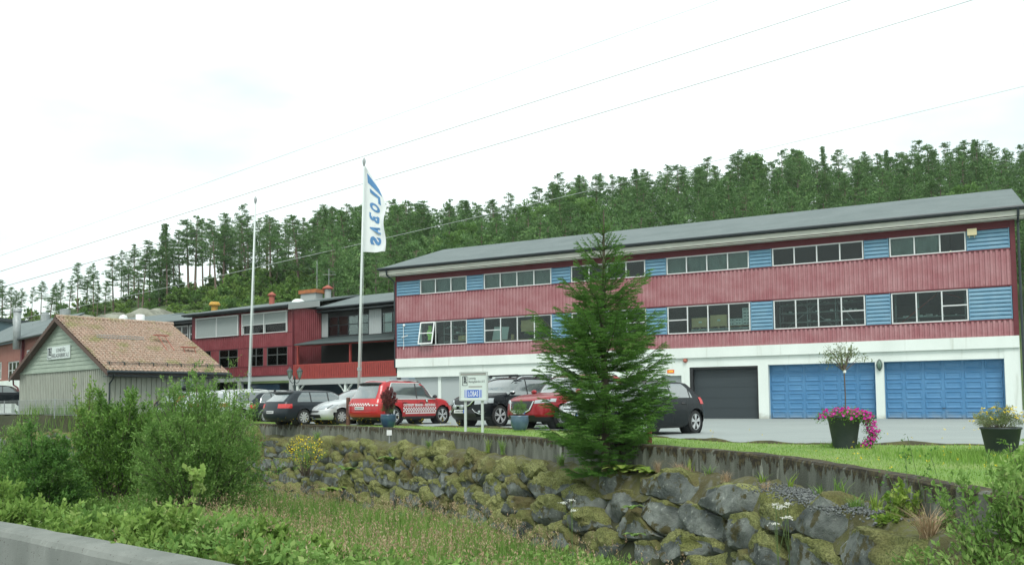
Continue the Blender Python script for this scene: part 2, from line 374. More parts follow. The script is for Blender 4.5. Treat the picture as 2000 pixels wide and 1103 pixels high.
# garage doors
def paneldoor(u0,u1,z1,cols,rows,name,y=.42):
    mb=MB(); mb.box(u0,u1,y,y+.04,-.02,z1); cw=(u1-u0)/cols; rh=(z1+.0)/rows
    for r_ in range(rows):
        for c in range(cols):
            a,b=u0+c*cw+.055,u0+(c+1)*cw-.055; z0_,z1_=r_*rh+.045,(r_+1)*rh-.055
            def fr(i,yy): return [(a+i,yy,z0_+i),(b-i,yy,z0_+i),(b-i,yy,z1_-i),(a+i,yy,z1_-i)]
            q=[fr(0,y-.002),fr(.02,y-.03),fr(.05,y-.03),fr(.085,y-.004)]
            for s in range(3):
                for e in range(4): mb.quad(q[s][e],q[s][(e+1)%4],q[s+1][(e+1)%4],q[s+1][e])
            mb.quad(*q[3])
        if r_: mb.box(u0,u1,y-.006,y-.001,r_*rh-.008,r_*rh+.004)
    for e in (u0,u1-.05): mb.box(e,e+.05,y-.06,y-.004,-.02,z1)
    o=mb.build(name,M['blue_door'],BLD); h=MB(); h.box(u0+.06,u1-.06,y-.03,y-.005,-.01,.03); h.build('rubber_seal',M['black'],o)
    h=MB(); c_=(u0+u1)/2; h.box(c_-.06,c_+.06,y-.06,y-.031,.46,.49); h.build('handle',M['black'],o); return o
paneldoor(21.342,26.018,2.56,6,6,'garage_door'); paneldoor(26.382,31.048,2.56,6,6,'garage_door')
mb=MB(); H=2.54/5
for i in range(5): mb.box(17.7,20.80,.32,.36,i*H+.012,(i+1)*H)
mb.box(17.70,20.80,.335,.365,0,2.54)
g=mb.build('garage_door',M['grey_door'],BLD); g['label']='smooth charcoal sectional garage door'
mb=MB(); mb.box(17.552,17.698,.05,.37,-.02,2.54); mb.box(20.802,20.868,.05,.37,-.02,2.54); mb.box(17.7,20.8,.05,.30,2.44,2.538); mb.build('door_frame',M['black'],g)
mb=MB(); 
for a,b in ((.342,2.75),(2.95,6.3),(6.5,10.048)): mb.box(a,b,.22,.26,-.02,2.4)
d=mb.build('grey_shutter',M['pale_door'],BLD)
mb=MB()
for a in (2.75,6.3): mb.box(a+.002,a+.198,.16,.3,-.02,2.4)
builds(mb,'post',M['white_wall'],BLD)
mb=MB(); mb.box(16.102,17.138,.22,.26,-.02,2.15); mb.build('side_door',M['pale_door'],BLD)
# roof
mb=MB()
def gable(mb,u0,u1,y0,z0,yr,zr,y1,z1,t=.14):
    P=[(y0,z0),(yr,zr),(y1,z1),(y1,z1-t),(yr,zr-t),(y0,z0-t)]
    a=[(u0,y,z) for y,z in P]; b=[(u1,y,z) for y,z in P]; n=6
    mb.add(a+b,[(0,1,4,5)[::1],(1,2,3,4)]+[(i+6 for i in q) and tuple(i+6 for i in q) for q in ((5,4,1,0),(4,3,2,1))]+[(i,i+6,(i+1)%6+6,(i+1)%6) for i in range(6)])
gable(mb,-.85,LEN+.40,-.62,8.86,6.6,11.15,DEP+.6,8.86)

rf=mb.build('roof',M['roof'],BLD)
mb=MB(); mb.tube([(-.9,-.70,8.80),(LEN+.45,-.70,8.80)],.075,8); mb.build('gutter',M['gutter'],rf)
mb=MB(); mb.box(-.82,LEN+.37,-.58,-.54,8.47,8.70); mb.box(-.82,LEN+.37,-.54,0,8.40,8.44)
for u in (-.84,LEN+.38):
    mb.add([(u,-.62,8.715),(u,6.6,11.0),(u,6.6,10.72),(u,-.62,8.40),(u+.03,-.62,8.715),(u+.03,6.6,11.0),(u+.03,6.6,10.72),(u+.03,-.62,8.40)],[(0,1,2,3),(7,6,5,4),(0,4,5,1),(3,2,6,7),(0,3,7,4)])
mb.build('fascia',M['cream'],rf)
mb=MB(); x=LEN+.14; mb.tube([(x,-.7,8.75),(x,-.66,8.5),(x,-.2,8.25),(x,-.16,3.0),(x,-.12,0.1)],.05,8); mb.build('downpipe',M['gutter'],BLD)
mb=MB(); x=-.3; mb.tube([(x,-.7,8.75),(x,-.62,8.45),(-.1,-.1,8.05),(-.1,-.08,3.0)],.05,8); mb.build('downpipe',M['gutter'],BLD)
# fittings on the facade
mb=MB(); mb.lathe([(.0,-.16),(.05,-.16),(.10,-.1),(.11,0),(.06,.02),(0,.02)],(17.36,-.0,2.88),16,axis='y')
mb.build('alarm_beacon',mat('red_beacon',(.42,.13,.09),.4),BLD,smooth=True)
mb=MB(); mb.box(16.42,16.78,-.02,0,2.28,2.45); s=mb.build('wall_notice',mat('orange_notice',(.75,.16,.03),.6),BLD)
mb=MB(); mb.box(16.50,16.72,-.024,-.021,2.335,2.395); mb.build('stripe',mat('yellow_stripe',(.85,.55,.05),.6),s)
mb=MB(); mb.lathe([(0,-.24),(.05,-.22),(.10,-.1),(.12,0),(.10,.1),(.05,.2),(0,.23)],(26.21,-.1,2.42),14)
wl=mb.build('wall_lamp',mat('lamp_green_glass',(.14,.22,.17),.3),BLD,smooth=True)
mb=MB()
for k in range(8): a=k*PI/4; mb.tube([(26.21+r_*math.cos(a),-.1+r_*math.sin(a),2.42+h) for r_,h in ((.02,.25),(.11,.12),(.135,0),(.11,-.12),(.02,-.26))],.009,4)
mb.box(26.17,26.25,-.05,0,2.3,2.55); mb.build('cage',M['iron'],wl)
mb=MB(); mb.box(29.86,30.22,-.28,-.08,7.86,8.14); mb.box(29.92,29.95,-.2,-.17,7.76,7.86); mb.box(30.12,30.15,-.2,-.17,7.76,7.86); mb.box(29.98,30.1,-.09,-.0,7.9,8.0)
mb.build('flood_lamp',mat('cream_lamp_box',(.62,.55,.33),.5),BLD)
mb=MB(); mb.tube([(.55,-.1,4.05),(.55,-.14,5.45)],.018,6); mb.tube([(.45,-.14,4.75),(1.05,-.45,4.82)],.03,6); mb.lathe([(0,0),(.07,.03),(.08,.09),(.05,.15),(0,.16)],(.6,-.14,5.38),12)
mb.build('antenna_mast',M['white_plastic'],BLD)
# interiors
mb=MB()
mb.box(.3,LEN-.3,.20,6.8,4.02,4.08); mb.box(.3,LEN-.3,.20,6.8,5.72,5.78); mb.box(.3,LEN-.3,.20,6.8,7.06,7.12); mb.box(.3,LEN-.3,.2,6.8,8.3,8.34)
mb.box(.3,LEN-.3,6.8,6.85,4.08,8.3)
for u in (.3,4.9,10.7,15.9,21.1,26.2,LEN-.35): mb.box(u,u+.05,.2,6.8,4.08,5.72); mb.box(u,u+.05,.2,6.8,7.12,8.3)
mb.build('interior',M['floor_in'],BLD)
def W3(u,y,z):  # factory-local to world
    c,s=.8876,-.4606; n=math.hypot(c,s); c/=n; s/=n
    return Vector((AX+u*c-y*s,AY+u*s+y*c,z))
BRZ=math.atan2(-.4606,.8876)
def fthing(name,label,cat,u,y,z,group=None): return thing(name,label,cat,W3(u,y,z),BRZ,group)
# pallet racks seen through the lower windows
def rack(u,w,label,braces,cm,shel=(.5,.95,1.35),y=.9,fl=4.08):
    t=fthing('storage_rack',label,'storage rack',u,y,fl)
    mb=MB()
    for x in (0,w/3,2*w/3,w): mb.box(x-.02,x+.02,0,.04,0,1.6); mb.box(x-.02,x+.02,.8,.84,0,1.6)
    builds(mb,'upright',M['steel'],t)
    mb=MB()
    for z in shel: mb.box(-.05,w+.05,0.041,.799,z,z+.035)
    builds(mb,'shelf',M['steel'],t)
    mb=MB()
    for a,b in braces: mb.tube([(a[0],-.03,a[1]),(b[0],-.03,b[1])],.022,6)
    if braces: builds(mb,'brace',cm,t)
    mb=MB(); 
    for i in range(int(w*5)):
        x=random.uniform(.1,w-.2); z=random.choice(shel)+.036; s=random.uniform(.04,.11); mb.box(x,x+s*1.6,.15,.4,z,z+s)
    builds(mb,'stored_part',M['alu'],t)
rack(21.8,3.8,'grey steel rack with crossed braces behind the fifth lower factory window',[((.2,.15),(1.9,1.5)),((.9,1.5),(2.5,.2)),((2.6,1.5),(3.5,.2))],M['steel'])
rack(26.9,2.8,'steel rack with red diagonal beams behind the rightmost lower window',[((.2,.2),(1.7,1.45)),((1.9,1.5),(2.7,1.2))],M['red_steel'],(.45,),y=.7)
rack(2.9,1.8,'shelving with small boxes behind the window beside the open sash',[],M['steel'],(.35,.8,1.15),y=.6)
t=fthing('conveyor_table','grey metal roller table under the cardboard boxes in the fourth lower window','table',17.6,.3,4.08)
mb=MB(); mb.box(0,2.9,0,.7,.28,.36); mb.build('tabletop',M['steel'],t)
for x in (.1,2.7): mb=MB(); mb.box(x,x+.05,.1,.6,0,.28); mb.build('leg',M['steel'],t)
def pallet(u,z,w,label):
    mb=MB()
    for x in (0,w/2-.05,w-.1): mb.box(x,x+.1,0,.6,.0,.08)
    mb.box(0,w,0,.6,.081,.11)
    o=mb.build('pallet',M['wood'],label=label,cat='pallet',group='pallets inside the factory window'); o.location=W3(u,.34,z); o.rotation_euler=(0,0,BRZ)
pallet(17.6,4.441,.85,'small wooden pallet under the left brown cardboard box behind the window'); pallet(18.55,4.441,.85,'small wooden pallet under the taller brown cardboard box behind the window'); pallet(19.5,4.441,1.0,'small wooden pallet under the white cartons behind the window')
def boxthing(name,label,cat,u,y,z,w,d,h,m,group=None,marks=False):
    mb=MB(); mb.box(0,w,0,d,0,h)
    mb.mi=1
    if marks: mb.box(w*.15,w*.45,-.003,-.001,h*.4,h*.62); mb.box(w*.55,w*.85,-.003,-.001,h*.4,h*.6)
    else: mb.box(w*.42,w*.6,-.003,-.001,h*.45,h*.6)
    o=mb.build(name,[m,M['ink'] if marks else M['signwhite']],label=label,cat=cat,group=group); o.location=W3(u,y,z); o.rotation_euler=(0,0,BRZ); return o
boxthing('cardboard_box','lower brown cardboard box on the left pallet behind the factory window','box',17.62,.34,4.552,.85,.5,.45,M['card'],'cardboard boxes behind the window')
boxthing('cardboard_box','taller brown cardboard box with a white label on the middle pallet behind the factory window','box',18.56,.34,4.552,.82,.5,.55,M['card'],'cardboard boxes behind the window')
for i in range(5): boxthing('carton',['bottom','second','middle','fourth','top'][i]+' white carton in the tall stack behind the window','carton',20.13,.34,4.552+i*.165,.4,.4,.16,M['carton'],'white cartons behind the window',True)
for i in range(4): boxthing('carton',['lower left','upper left','lower right','upper right'][i]+' white carton in the low stacks beside the brown boxes','carton',19.42+.34*(i//2),.34,4.552+(i%2)*.165,.33,.4,.16,M['carton'],'white cartons behind the window',True)
o=MB(); o.grid([[(x/10*1.35,.03*math.sin(x*1.1)+.04*math.sin(q*1.7+x*.4),q/6*.62) for x in range(11)] for q in range(7)])
c=o.build('hanging_cloth',M['tan'],smooth=True,label='tan cloth hanging behind the lower window left of the spruce',cat='cloth'); c.location=W3(8.05,.35,4.78); c.rotation_euler=(0,0,BRZ)
mb=MB(); mb.box(0,.95,0,.03,0,.8,Matrix.Rotation(R(-14),4,'X')@Matrix.Rotation(R(3),4,'Y')); c=mb.build('white_board',M['white_plastic'],label='white board leaning inside the lower window beside the tan cloth',cat='board'); c.location=W3(6.2,.4,4.38); c.rotation_euler=(0,0,BRZ)
t=fthing('work_bench','wooden workbench along the lower window below the tan cloth','workbench',6.1,.25,4.08)
mb=MB(); mb.box(0,3.8,0,.7,.25,.3); mb.build('tabletop',M['wood'],t)
for x in (.1,1.7,2.4,3.6): mb=MB(); mb.box(x,x+.06,.1,.6,0,.25); mb.build('leg',M['steel'],t)
mb=MB(); mb.lathe([(0,0),(.09,0),(.09,.28),(0,.28)],(0,0,0),14); c=mb.build('cable_drum',M['tan'],label='small upright tan roll on the workbench behind the window',cat='roll'); c.location=W3(7.45,.5,4.38)
mb=MB(); mb.grid([[(x/8*.3+.04*math.sin(q*1.3),.05*math.sin(x*1.2+q),-q/8*.85) for x in range(9)] for q in range(9)])
c=mb.build('hiviz_vest',M['hiviz'],smooth=True,label='lime yellow work vest hanging behind the open window sash',cat='vest'); c.location=W3(2.0,.22,5.4); c.rotation_euler=(0,0,BRZ)
boxthing('crate','tan box on the shelving behind the window next to the open sash','crate',3.95,.45,4.44,.65,.3,.3,M['tan'])
t=fthing('ceiling_lamp','small lit ceiling lamp behind the top right window of the factory','lamp',29.2,1.0,7.42)
mb=MB(); mb.tube([(0,0,.1),(0,0,.88)],.01,6); mb.lathe([(.0,.1),(.12,.02),(.12,0),(0,.05)],(0,0,0),12); mb.build('lamp_shade',M['black'],t)
em,tt,b,_=newmat('bulb'); b.inputs['Emission Color'].default_value=(1,.85,.4,1); b.inputs['Emission Strength'].default_value=12; b.inputs['Base Color'].default_value=(1,.9,.6,1)
mb=MB(); mb.lathe([(0,-.05),(.045,-.02),(.05,.02),(0,.06)],(0,0,0),10); mb.build('bulb',em,t)
# ---------------------------------------------------------------- red office building
MDX,MDY=.8411,-.5408; MRZ=math.atan2(MDY,MDX)
OFF=thing('office_building','two-storey dark red office wing with grey sunshades, a covered balcony and a low grey roof','building',(AX,AY,0),MRZ)
U0,U1=-19.0,-8.8
mb=MB(); lw=[(-18.75,-17.0),(-16.1,-14.15),(-13.05,-11.6),(-11.25,-9.3)]; uw=[(-18.5,-14.05,2),(-13.6,-9.28,2)]
segs=[];z0,z1,z2,z3,z4=2.82,3.42,4.68,5.58,6.92
for a,b in ((z0,z1),(z2,z3),(z4,7.2)): corrug(mb,U0,U1,a,b,-.0,.19,.045)
x=U0
for a,b in lw: corrug(mb,x,a,z1,z2,0,.19,.045); x=b
corrug(mb,x,U1,z1,z2,0,.19,.045); x=U0
for a,b,_n in uw: corrug(mb,x,a,z3,z4,0,.19,.045); x=b
corrug(mb,x,U1,z3,z4,0,.19,.045)
mb.build('cladding',M['red_clad_mid'],OFF)
mb=MB(); mb.grid([[(U1+(.04 if (i%5) in (2,3) else 0),i*.036,2.82) for i in range(71)],[(U1+(.04 if (i%5) in (2,3) else 0),i*.036,7.2) for i in range(71)]])
mb.build('side_cladding',M['red_clad_mid'],OFF)
mb=MB()
for z in (2.78,3.39,4.66,5.56,6.90): mb.box(U0,U1+.03,-.05,-.0,z,z+.05)
mb.box(U1-.02,U1+.045,-.06,.06,2.8,7.2); mb.box(U0-.05,U0+.04,-.06,.06,2.8,7.2)
mb.build('red_trim',M['dark_red'],OFF)
mb=MB()  # inner walls, floors, back
mb.box(U0,U1-.03,.3,.35,2.8,3.42); mb.box(U0,U1-.03,3.5,3.55,2.8,7.2); mb.box(U0,U1-.03,.05,3.5,2.72,2.8); mb.box(U0,U1-.03,.05,3.5,5.05,5.1); mb.box(U0,U1-.03,.05,3.5,7.15,7.2); mb.box(U0,U0+.05,.05,3.5,2.8,7.2)
for u in (-15.2,-12.0): mb.box(u,u+.05,.3,3.5,2.8,7.15)
mb.box(U0,.2,11,11.1,0,7.2)
mb.build('interior',M['floor_in'],OFF)
for k,(a,b) in enumerate(lw):
    w=window(OFF,a,b,z1+.03,z2-.02,2,y=.02,bars=(0,1),fw=.035,hb=.58,fm=M['greyframe'])
    if True:
        c=MB(); 
        for s0,s1 in (((a+.06,b-.06),) if k==3 else ((a+.06,a+.45),(b-.40,b-.06))):
            c.grid([[(s0+(s1-s0)*s/30,.16+.03*math.sin(s*1.9),z1+.08+(z2-z1-.14)*q/3) for s in range(31)] for q in range(4)])
        c.build('curtain',mat('pale_net_curtain',(.50,.55,.52),.9,(.25,.30,.27),9,(1,1,.5)),w,smooth=True)
for k,(a,b,n) in enumerate(uw):
    w=window(OFF,a,b,z3+.03,z4-.0,2,y=-.0,fw=.05)
    mb=MB(); zb=z3+.06 if k==0 else z3+.66
    for i in range(2):
        c0=a+i*(b-a)/2+.05; mb.box(c0,c0+(b-a)/2-.08,-.12,-.10,zb,z4-.02)
    s=mb.build('sunshade',M['shade'],w)
    mb=MB(); mb.box(a-.05,b+.05,-.17,-.03,z4,z4+.09); mb.box(a,b,-.15,-.09,zb-.04,zb-.003)
    for u in (a,(a+b)/2,b): mb.box(u-.03,u+.03,-.15,-.088,z3,z4-.001)
    mb.build('shade_rail',M['alu'],s)
# roofs
mb=MB(); gable(mb,U0-.35,U1+.12,-.55,7.33,6,8.62,12,7.3,.12); gable(mb,U1+.121,.9,1.95,7.33,6.001,8.52,12,7.3,.12)
rf=mb.build('roof',M['roof'],OFF)
mb=MB(); mb.tube([(U0-.4,-.62,7.23),(U1+.15,-.62,7.23)],.085,8); mb.box(U0-.35,U1+.1,-.5,-.03,7.14,7.2); mb.box(U0-.35,U1+.1,-.54,-.49,7.12,7.25)
mb.tube([(U1+.2,1.9,7.24),(.6,1.9,7.24)],.08,8); mb.box(U1+.1,.3,1.96,2.45,7.0,7.08); mb.build('gutter',M['gutter'],rf)
mb=MB(); mb.add([(U1+.13,-.55,7.36),(U1+.13,2.2,7.82),(U1+.13,2.2,7.42),(U1+.13,-.55,6.98),(U1+.17,-.55,7.36),(U1+.17,2.2,7.82),(U1+.17,2.2,7.42),(U1+.17,-.55,6.98)],[(3,2,1,0),(4,5,6,7),(0,1,5,4),(2,3,7,6),(0,4,7,3)])
mb.build('bargeboard',M['soffit'],rf)
# recessed wall behind balcony
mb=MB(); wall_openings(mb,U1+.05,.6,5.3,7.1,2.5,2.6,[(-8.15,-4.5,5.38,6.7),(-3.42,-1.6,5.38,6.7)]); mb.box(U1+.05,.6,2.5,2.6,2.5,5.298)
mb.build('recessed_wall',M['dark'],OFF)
mb=MB()
for a,b in ((U1+.05,-8.16),(-4.49,-3.43)): corrug(mb,a,b,5.36,6.95,2.49,.17,.02)
builds(mb,'pale_panel',M['pale_door'],OFF)
w=window(OFF,-8.15,-4.5,5.38,6.7,4,y=2.52,bars=(0,1,2,3),fw=.05,hb=.55,fm=M['gutter']); w=window(OFF,-3.42,-1.6,5.38,6.7,2,y=2.52,bars=(0,1),fw=.05,hb=.5,fm=M['gutter'])
mb=MB(); mb.box(-3.3,-1.7,2.7,2.72,5.4,6.68); mb.build('blind',M['pale_door'],w)
mb=MB(); mb.box(U1,.6,2.7,5.5,5.1,5.15); mb.box(U1,.6,5.5,5.55,5.1,7.1); mb.box(U1,.6,2.6,5.5,7.0,7.05); mb.build('interior',M['floor_in'],OFF)
# balcony
mb=MB(); mb.box(-8.75,-.02,-.03,.03,3.36,3.44); mb.box(-8.75,-.02,-.02,.03,2.56,2.66)
n=58
for i in range(n): u=-8.72+i*(8.68/n); mb.box(u,u+.115,-.045,-.021,2.5,3.38)
mb.build('balcony_rail',M['red_rail'],OFF)
mb=MB(); mb.box(-8.75,0,-.02,2.5,2.40,2.498); mb.box(-8.79,0,-.06,.08,2.12,2.399); mb.build('balcony_floor',M['soffit'],OFF)
mb=MB()
for u in (-8.5,-3.9,-.2): mb.box(u-.06,u+.06,.1,.22,3.45,4.62)
mb.box(-8.7,0,.08,.24,4.6,4.72); builds(mb,'balcony_post',M['red_rail'],OFF)
mb=MB(); xs=[-8.3+i*.07 for i in range(119)]
mb.grid([[(x,-.25,4.72+.022*math.cos(i*PI)) for i,x in enumerate(xs)],[(x,2.48,5.30+.022*math.cos(i*PI)) for i,x in enumerate(xs)]])
mb.tube([(-8.35,-.3,4.68),(.0,-.3,4.68)],.05,6); mb.build('awning_roof',mat('dark_green_sheet',(.055,.075,.075),.5),OFF)
# ground floor carport
mb=MB(); mb.box(U0,U1,0,.3,2.45,2.78); mb.box(U1-.35,U1,.0,.35,0,2.45); mb.box(-14.2,-13.9,.0,.3,0,2.45); mb.box(U0,U0+.4,.0,.3,0,2.45)
builds(mb,'carport_beam',M['soffit'],OFF)
mb=MB()
for u in (-8.4,-4.2,-.3):
    mb.box(u-.07,u+.07,.0,.14,0,2.12)
    for s in (-1,1):
        if -8.7<u+s*.6<0: mb.add([(u+s*.07,.02,1.55),(u+s*.07,.02,1.68),(u+s*.62,.02,2.12),(u+s*.5,.02,2.12),(u+s*.07,.1,1.55),(u+s*.07,.1,1.68),(u+s*.62,.1,2.12),(u+s*.5,.1,2.12)],[(0,1,2,3),(7,6,5,4),(0,4,5,1),(3,2,6,7)])
builds(mb,'carport_post',M['white_wall'],OFF)
mb=MB(); mb.box(U0,.3,3.2,3.3,0,2.4); mb.build('carport_back_wall',mat('blue_grey_wall',(.06,.10,.13),.8),OFF)
mb=MB(); mb.box(-12.9,-10.2,.15,.2,0,2.2); mb.build('carport_window',mat('dark_shop_glass',(.02,.04,.06),.08),OFF)
# chimneys and vents on the roof
def zroof(y): return 7.38+(y+.55)*(8.52-7.38)/6.55
def Mw(u,y,z): n=1; return Vector((AX+u*MDX-y*MDY,AY+u*MDY+y*MDX,z))
t=thing('chimney','square grey chimney with a rusty orange cap on the office roof','chimney',Mw(-11.9,4.6,zroof(4.4)-.1),MRZ)
mb=MB(); mb.box(-.75,.75,-.35,.35,0,.62); mb.build('stack',M['soffit'],t); mb=MB(); mb.box(-.88,.88,-.45,.45,.62,.88); mb.build('cap',M['rust'],t)
def vent(name,label,u,y,r_,h,capm,bm,cr_=1.6,z=None,conic=True):
    t=thing(name,label,'roof vent',Mw(u,y,(zroof(y) if z is None else z)-.05)); mb=MB(); mb.lathe([(r_,0),(r_,h)],(0,0,0),16); mb.build('duct',bm,t,smooth=True)
    mb=MB(); mb.lathe([(r_*.9,h-.02),(r_*cr_,h),(r_*cr_,h+.1),(r_*(.3 if conic else 1.3),h+.28),(0,h+.3)],(0,0,0),16); mb.build('cap',capm,t,smooth=True)
vent('roof_vent','slim red capped vent beside the square chimney',-10.9,5.2,.24,.75,M['redcap'],M['soffit'])
vent('roof_vent','slim red capped vent behind the bare flagpole',-15.6,4.2,.2,.7,M['redcap'],M['redcap'],1.5)
vent('roof_vent','yellow capped roof vent between the low hall and the red office wing',-19.75,2.4,.24,.75,M['yellow_cap'],M['yellow_cap'],1.7,z=7.55,conic=False)
o=MB(); o.lathe([(.45,0),(.42,.12),(.25,.24),(0,.28)],(0,0,0),18); c=o.build('skylight_dome',M['white_plastic'],smooth=True,label='white skylight dome on the office roof left of the square chimney',cat='skylight'); c.location=Mw(-10.9,2.4,zroof(2.4)-.05)
t=thing('roof_antenna','thin antenna mast standing by the square chimney','antenna',Mw(-12.2,5.4,zroof(5.4)-.1),MRZ); mb=MB(); mb.tube([(0,0,0),(0,0,3.0)],.02,6); mb.build('mast',M['steel'],t)
mb=MB(); mb.tube([(1.2,0,0),(1.2,0,2.3)],.02,6); mb.build('mast',M['steel'],t); mb=MB(); mb.tube([(.6,0,1.9),(1.9,0,1.8)],.015,5); mb.tube([(1.2,0,2.1),(1.2,.6,2.1)],.012,5); builds(mb,'crossbar',M['steel'],t)
# ---------------------------------------------------------------- long low hall, far hall, brick hall, dark hall
HALL=thing('low_hall','long low hall with a grey roof between the tiled shed and the red office wing','building',(AX,AY,0),MRZ)
mb=MB(); gable(mb,-31.3,-19.36,1.0,7.2,5.2,8.35,10,7.2,.12); rf=mb.build('roof',M['roof'],HALL)
mb=MB(); mb.tube([(-31.3,.95,7.12),(-19.4,.95,7.12)],.08,8); mb.box(-31.2,-19.4,1.0,1.5,6.95,7.05); mb.build('gutter',M['gutter'],rf)
mb=MB(); wall_openings(mb,-31,-19.1,0,7.0,1.5,1.7,[(-23.2,-21.6,5.45,6.85),(-21.5,-19.6,5.45,6.85)]); mb.build('wall',M['dark'],HALL)
window(HALL,-23.2,-21.6,5.45,6.85,2,y=1.55,bars=(0,1),fw=.09); window(HALL,-21.5,-19.6,5.45,6.85,2,y=1.55,bars=(0,1),fw=.09)
mb=MB(); mb.box(-31,-19.1,4,4.1,0,7); mb.build('interior',M['dark'],HALL)
HALL2=thing('far_hall','farther grey-roofed hall seen above the ridge of the tiled shed','building',(AX,AY,0),MRZ)
mb=MB(); gable(mb,-46,-31.5,3,7.6,8.2,9.0,13,7.6,.12); mb.build('roof',M['roof'],HALL2); mb=MB(); mb.box(-46,-31.6,3.4,12,0,7.5); mb.build('wall',M['soffit'],HALL2)
for k,(px,py,Y) in enumerate(((241,614,62),(274,611,60))):
    p=aty(px,py,Y); mb=MB(); mb.lathe([(.30,-.9),(.30,-.22),(.22,-.08),(0,.0)] if k==0 else [(.30,-.9),(.30,-.12),(0,-.1)],(0,0,0),18)
    c=mb.build('skylight_dome',M['white_plastic'],smooth=True,label=['low rounded white skylight on the low hall roof','taller white drum skylight on the low hall roof'][k],cat='skylight'); c.location=p
# brick hall
bx,by=-42.4,70.; bd=Vector((.697,-.717)); BR=thing('brick_hall','brick-red hall with a grey roof and white base at the far left','building',(bx,by,0),math.atan2(bd.y,bd.x))
M['brick_clad']=mat('brick_red_clad',(.26,.10,.08),.8,(.30,.13,.10),2,(1,1,.4),fine=.1)
mb=MB(); wall_openings(mb,-14,6.25,3.0,6.0,0,.3,[(-1.2,.2,3.15,4.6),(2.0,5.4,3.1,4.5)]); wall_openings(mb,6.6,22,3.0,6.4,0.05,.3,[(7.2,10.2,3.8,5.2)]); mb.build('wall',M['brick_clad'],BR)
for a,b,c_,d_ in ((-1.2,.2,3.15,4.6),(2.0,5.4,3.1,4.5),(7.2,10.2,3.8,5.2)): window(BR,a,b,c_,d_,3,y=.1,bars=(0,1,2),fw=.09)
mb=MB(); mb.box(-14,15,1.8,1.9,1,6); mb.build('interior',M['dark'],BR)
mb=MB(); mb.box(-14,15,-.06,.3,0,2.998); mb.build('base_wall',M['white_wall'],BR)
mb=MB(); mb.box(6.251,6.599,-.15,.3,0,6.3); mb.build('corner_post',M['dark_red'],BR)
mb=MB(); mb.prism([(-16,-.4,6.15),(13,-.4,6.15),(4.5,5,8.7),(-16,5,9.2)],(0,0,-.15)); rf=mb.build('roof',M['roof'],BR)
mb=MB(); mb.tube([(-16,-.45,6.05),(15,-.45,6.05)],.1,8); mb.build('gutter',M['gutter'],rf)
mb=MB(); mb.tube([(6.6,-.5,5.3),(6.6,-.5,8.2)],.26,14); mb.lathe([(.3,0),(.3,.25),(0,.3)],(6.6,-.5,8.2),14); mb.tube([(6.2,-.5,7.3),(5.7,-.5,7.3),(5.7,-.5,7.8)],.1,8); mb.build('flue_pipe',M['steel'],BR,smooth=True)
p=aty(88,640,76); t=thing('roof_vent','silver round vent on a dark box behind the left slope of the shed','roof vent',p,.3); mb=MB(); mb.box(-.9,.9,-.6,.6,-1.6,.25); mb.build('box',M['gutter'],t); mb=MB(); mb.lathe([(.38,.25),(.38,1.2),(.28,1.25),(.28,1.4),(0,1.42)],(0,0,0),16); mb.build('duct',M['steel'],t)
p=aty(127,622,84); t=thing('roof_vent','dark box vent with a silver cap left of the bare rock','roof vent',p,.3); mb=MB(); mb.box(-.7,.7,-.5,.5,-2.,.3); mb.build('box',M['gutter'],t); mb=MB(); mb.lathe([(.5,.3),(.5,.9),(0,1.0)],(0,0,0),16); mb.build('duct',M['steel'],t)
a,b=aty(-60,612,98),aty(86,631,98); DK=thing('dark_hall','dark blue flat-roofed hall at the far left edge','building',(0,0,0))
mb=MB(); mb.add([(a[0],98,0),(b[0],98,0),(b[0],98,b[2]-.4),(a[0],98,a[2]-.4),(a[0],110,0),(b[0],110,0),(b[0],110,b[2]-.4),(a[0],110,a[2]-.4)],[(0,1,2,3),(1,5,6,2),(0,3,7,4)]); mb.build('wall',mat('slate_blue_wall',(.05,.09,.11),.6),DK)
mb=MB(); mb.prism([(a[0]-.3,97.7,a[2]-.39),(b[0]+.3,97.7,b[2]-.39),(b[0]+.3,110,b[2]-.39),(a[0]-.3,110,a[2]-.39)],(0,0,.4)); mb.build('roof',M['gutter'],DK)
# ---------------------------------------------------------------- tiled shed
SX,SY=-21.9,46.0; sd_=Vector((.7516,-.6596)); SRZ=math.atan2(sd_.y,sd_.x)
SH=thing('shed','pale green timber shed with a clay tile gable roof','shed',(SX,SY,0),SRZ)
SW,SD=13.3,6.35   # gable width (x from -SW to 0), depth along +y
M['shed_green']=mat('sage_green_boards',(.36,.43,.35),.75,(.30,.37,.30),1.2,(1,1,3),fine=.1)
M['shed_grey']=mat('grey_green_boards',(.36,.38,.32),.8,(.30,.32,.27),1.5,(1,1,.3),fine=.12)
mb=MB(); mb.box(-SW,0,.03,.12,-.2,3.0)
for k in range(52):
    x=-SW+k*SW/52; mb.box(x,x+SW/52-.075,-.03,.028,-.2,2.998)
mb.box(-SW,0,-.02,.029,-.2,.3); mb.build('front_wall',M['shed_grey'],SH)
mb=MB()
n=22
for i in range(n):
    y0=i*SD/n; mb.box(-.02,.03,y0+.004,y0+SD/n-.05,0,3.0)
mb.box(-.1,-.021,.0,SD,0,3.0); mb.box(-.02,.045,-.01,.07,0,3.0)
mb.build('side_wall',M['shed_grey'],SH)
ZA=6.05; ZE=3.02; XR=-6.65
mb=MB(); n=13
def hw_at(z): return (ZA-z)/(ZA-ZE)*6.65
for i in range(n):
    a=ZE+i*(ZA-ZE)/n; b=a+(ZA-ZE)/n; w0,w1=hw_at(a),max(hw_at(b),.0)
    mb.add([(XR-w0,-.075,a),(XR+w0,-.075,a),(XR+w1,-.045,b),(XR-w1,-.045,b),(XR-w0,-.03,a),(XR+w0,-.03,a)],[(0,1,2,3),(4,5,1,0)])
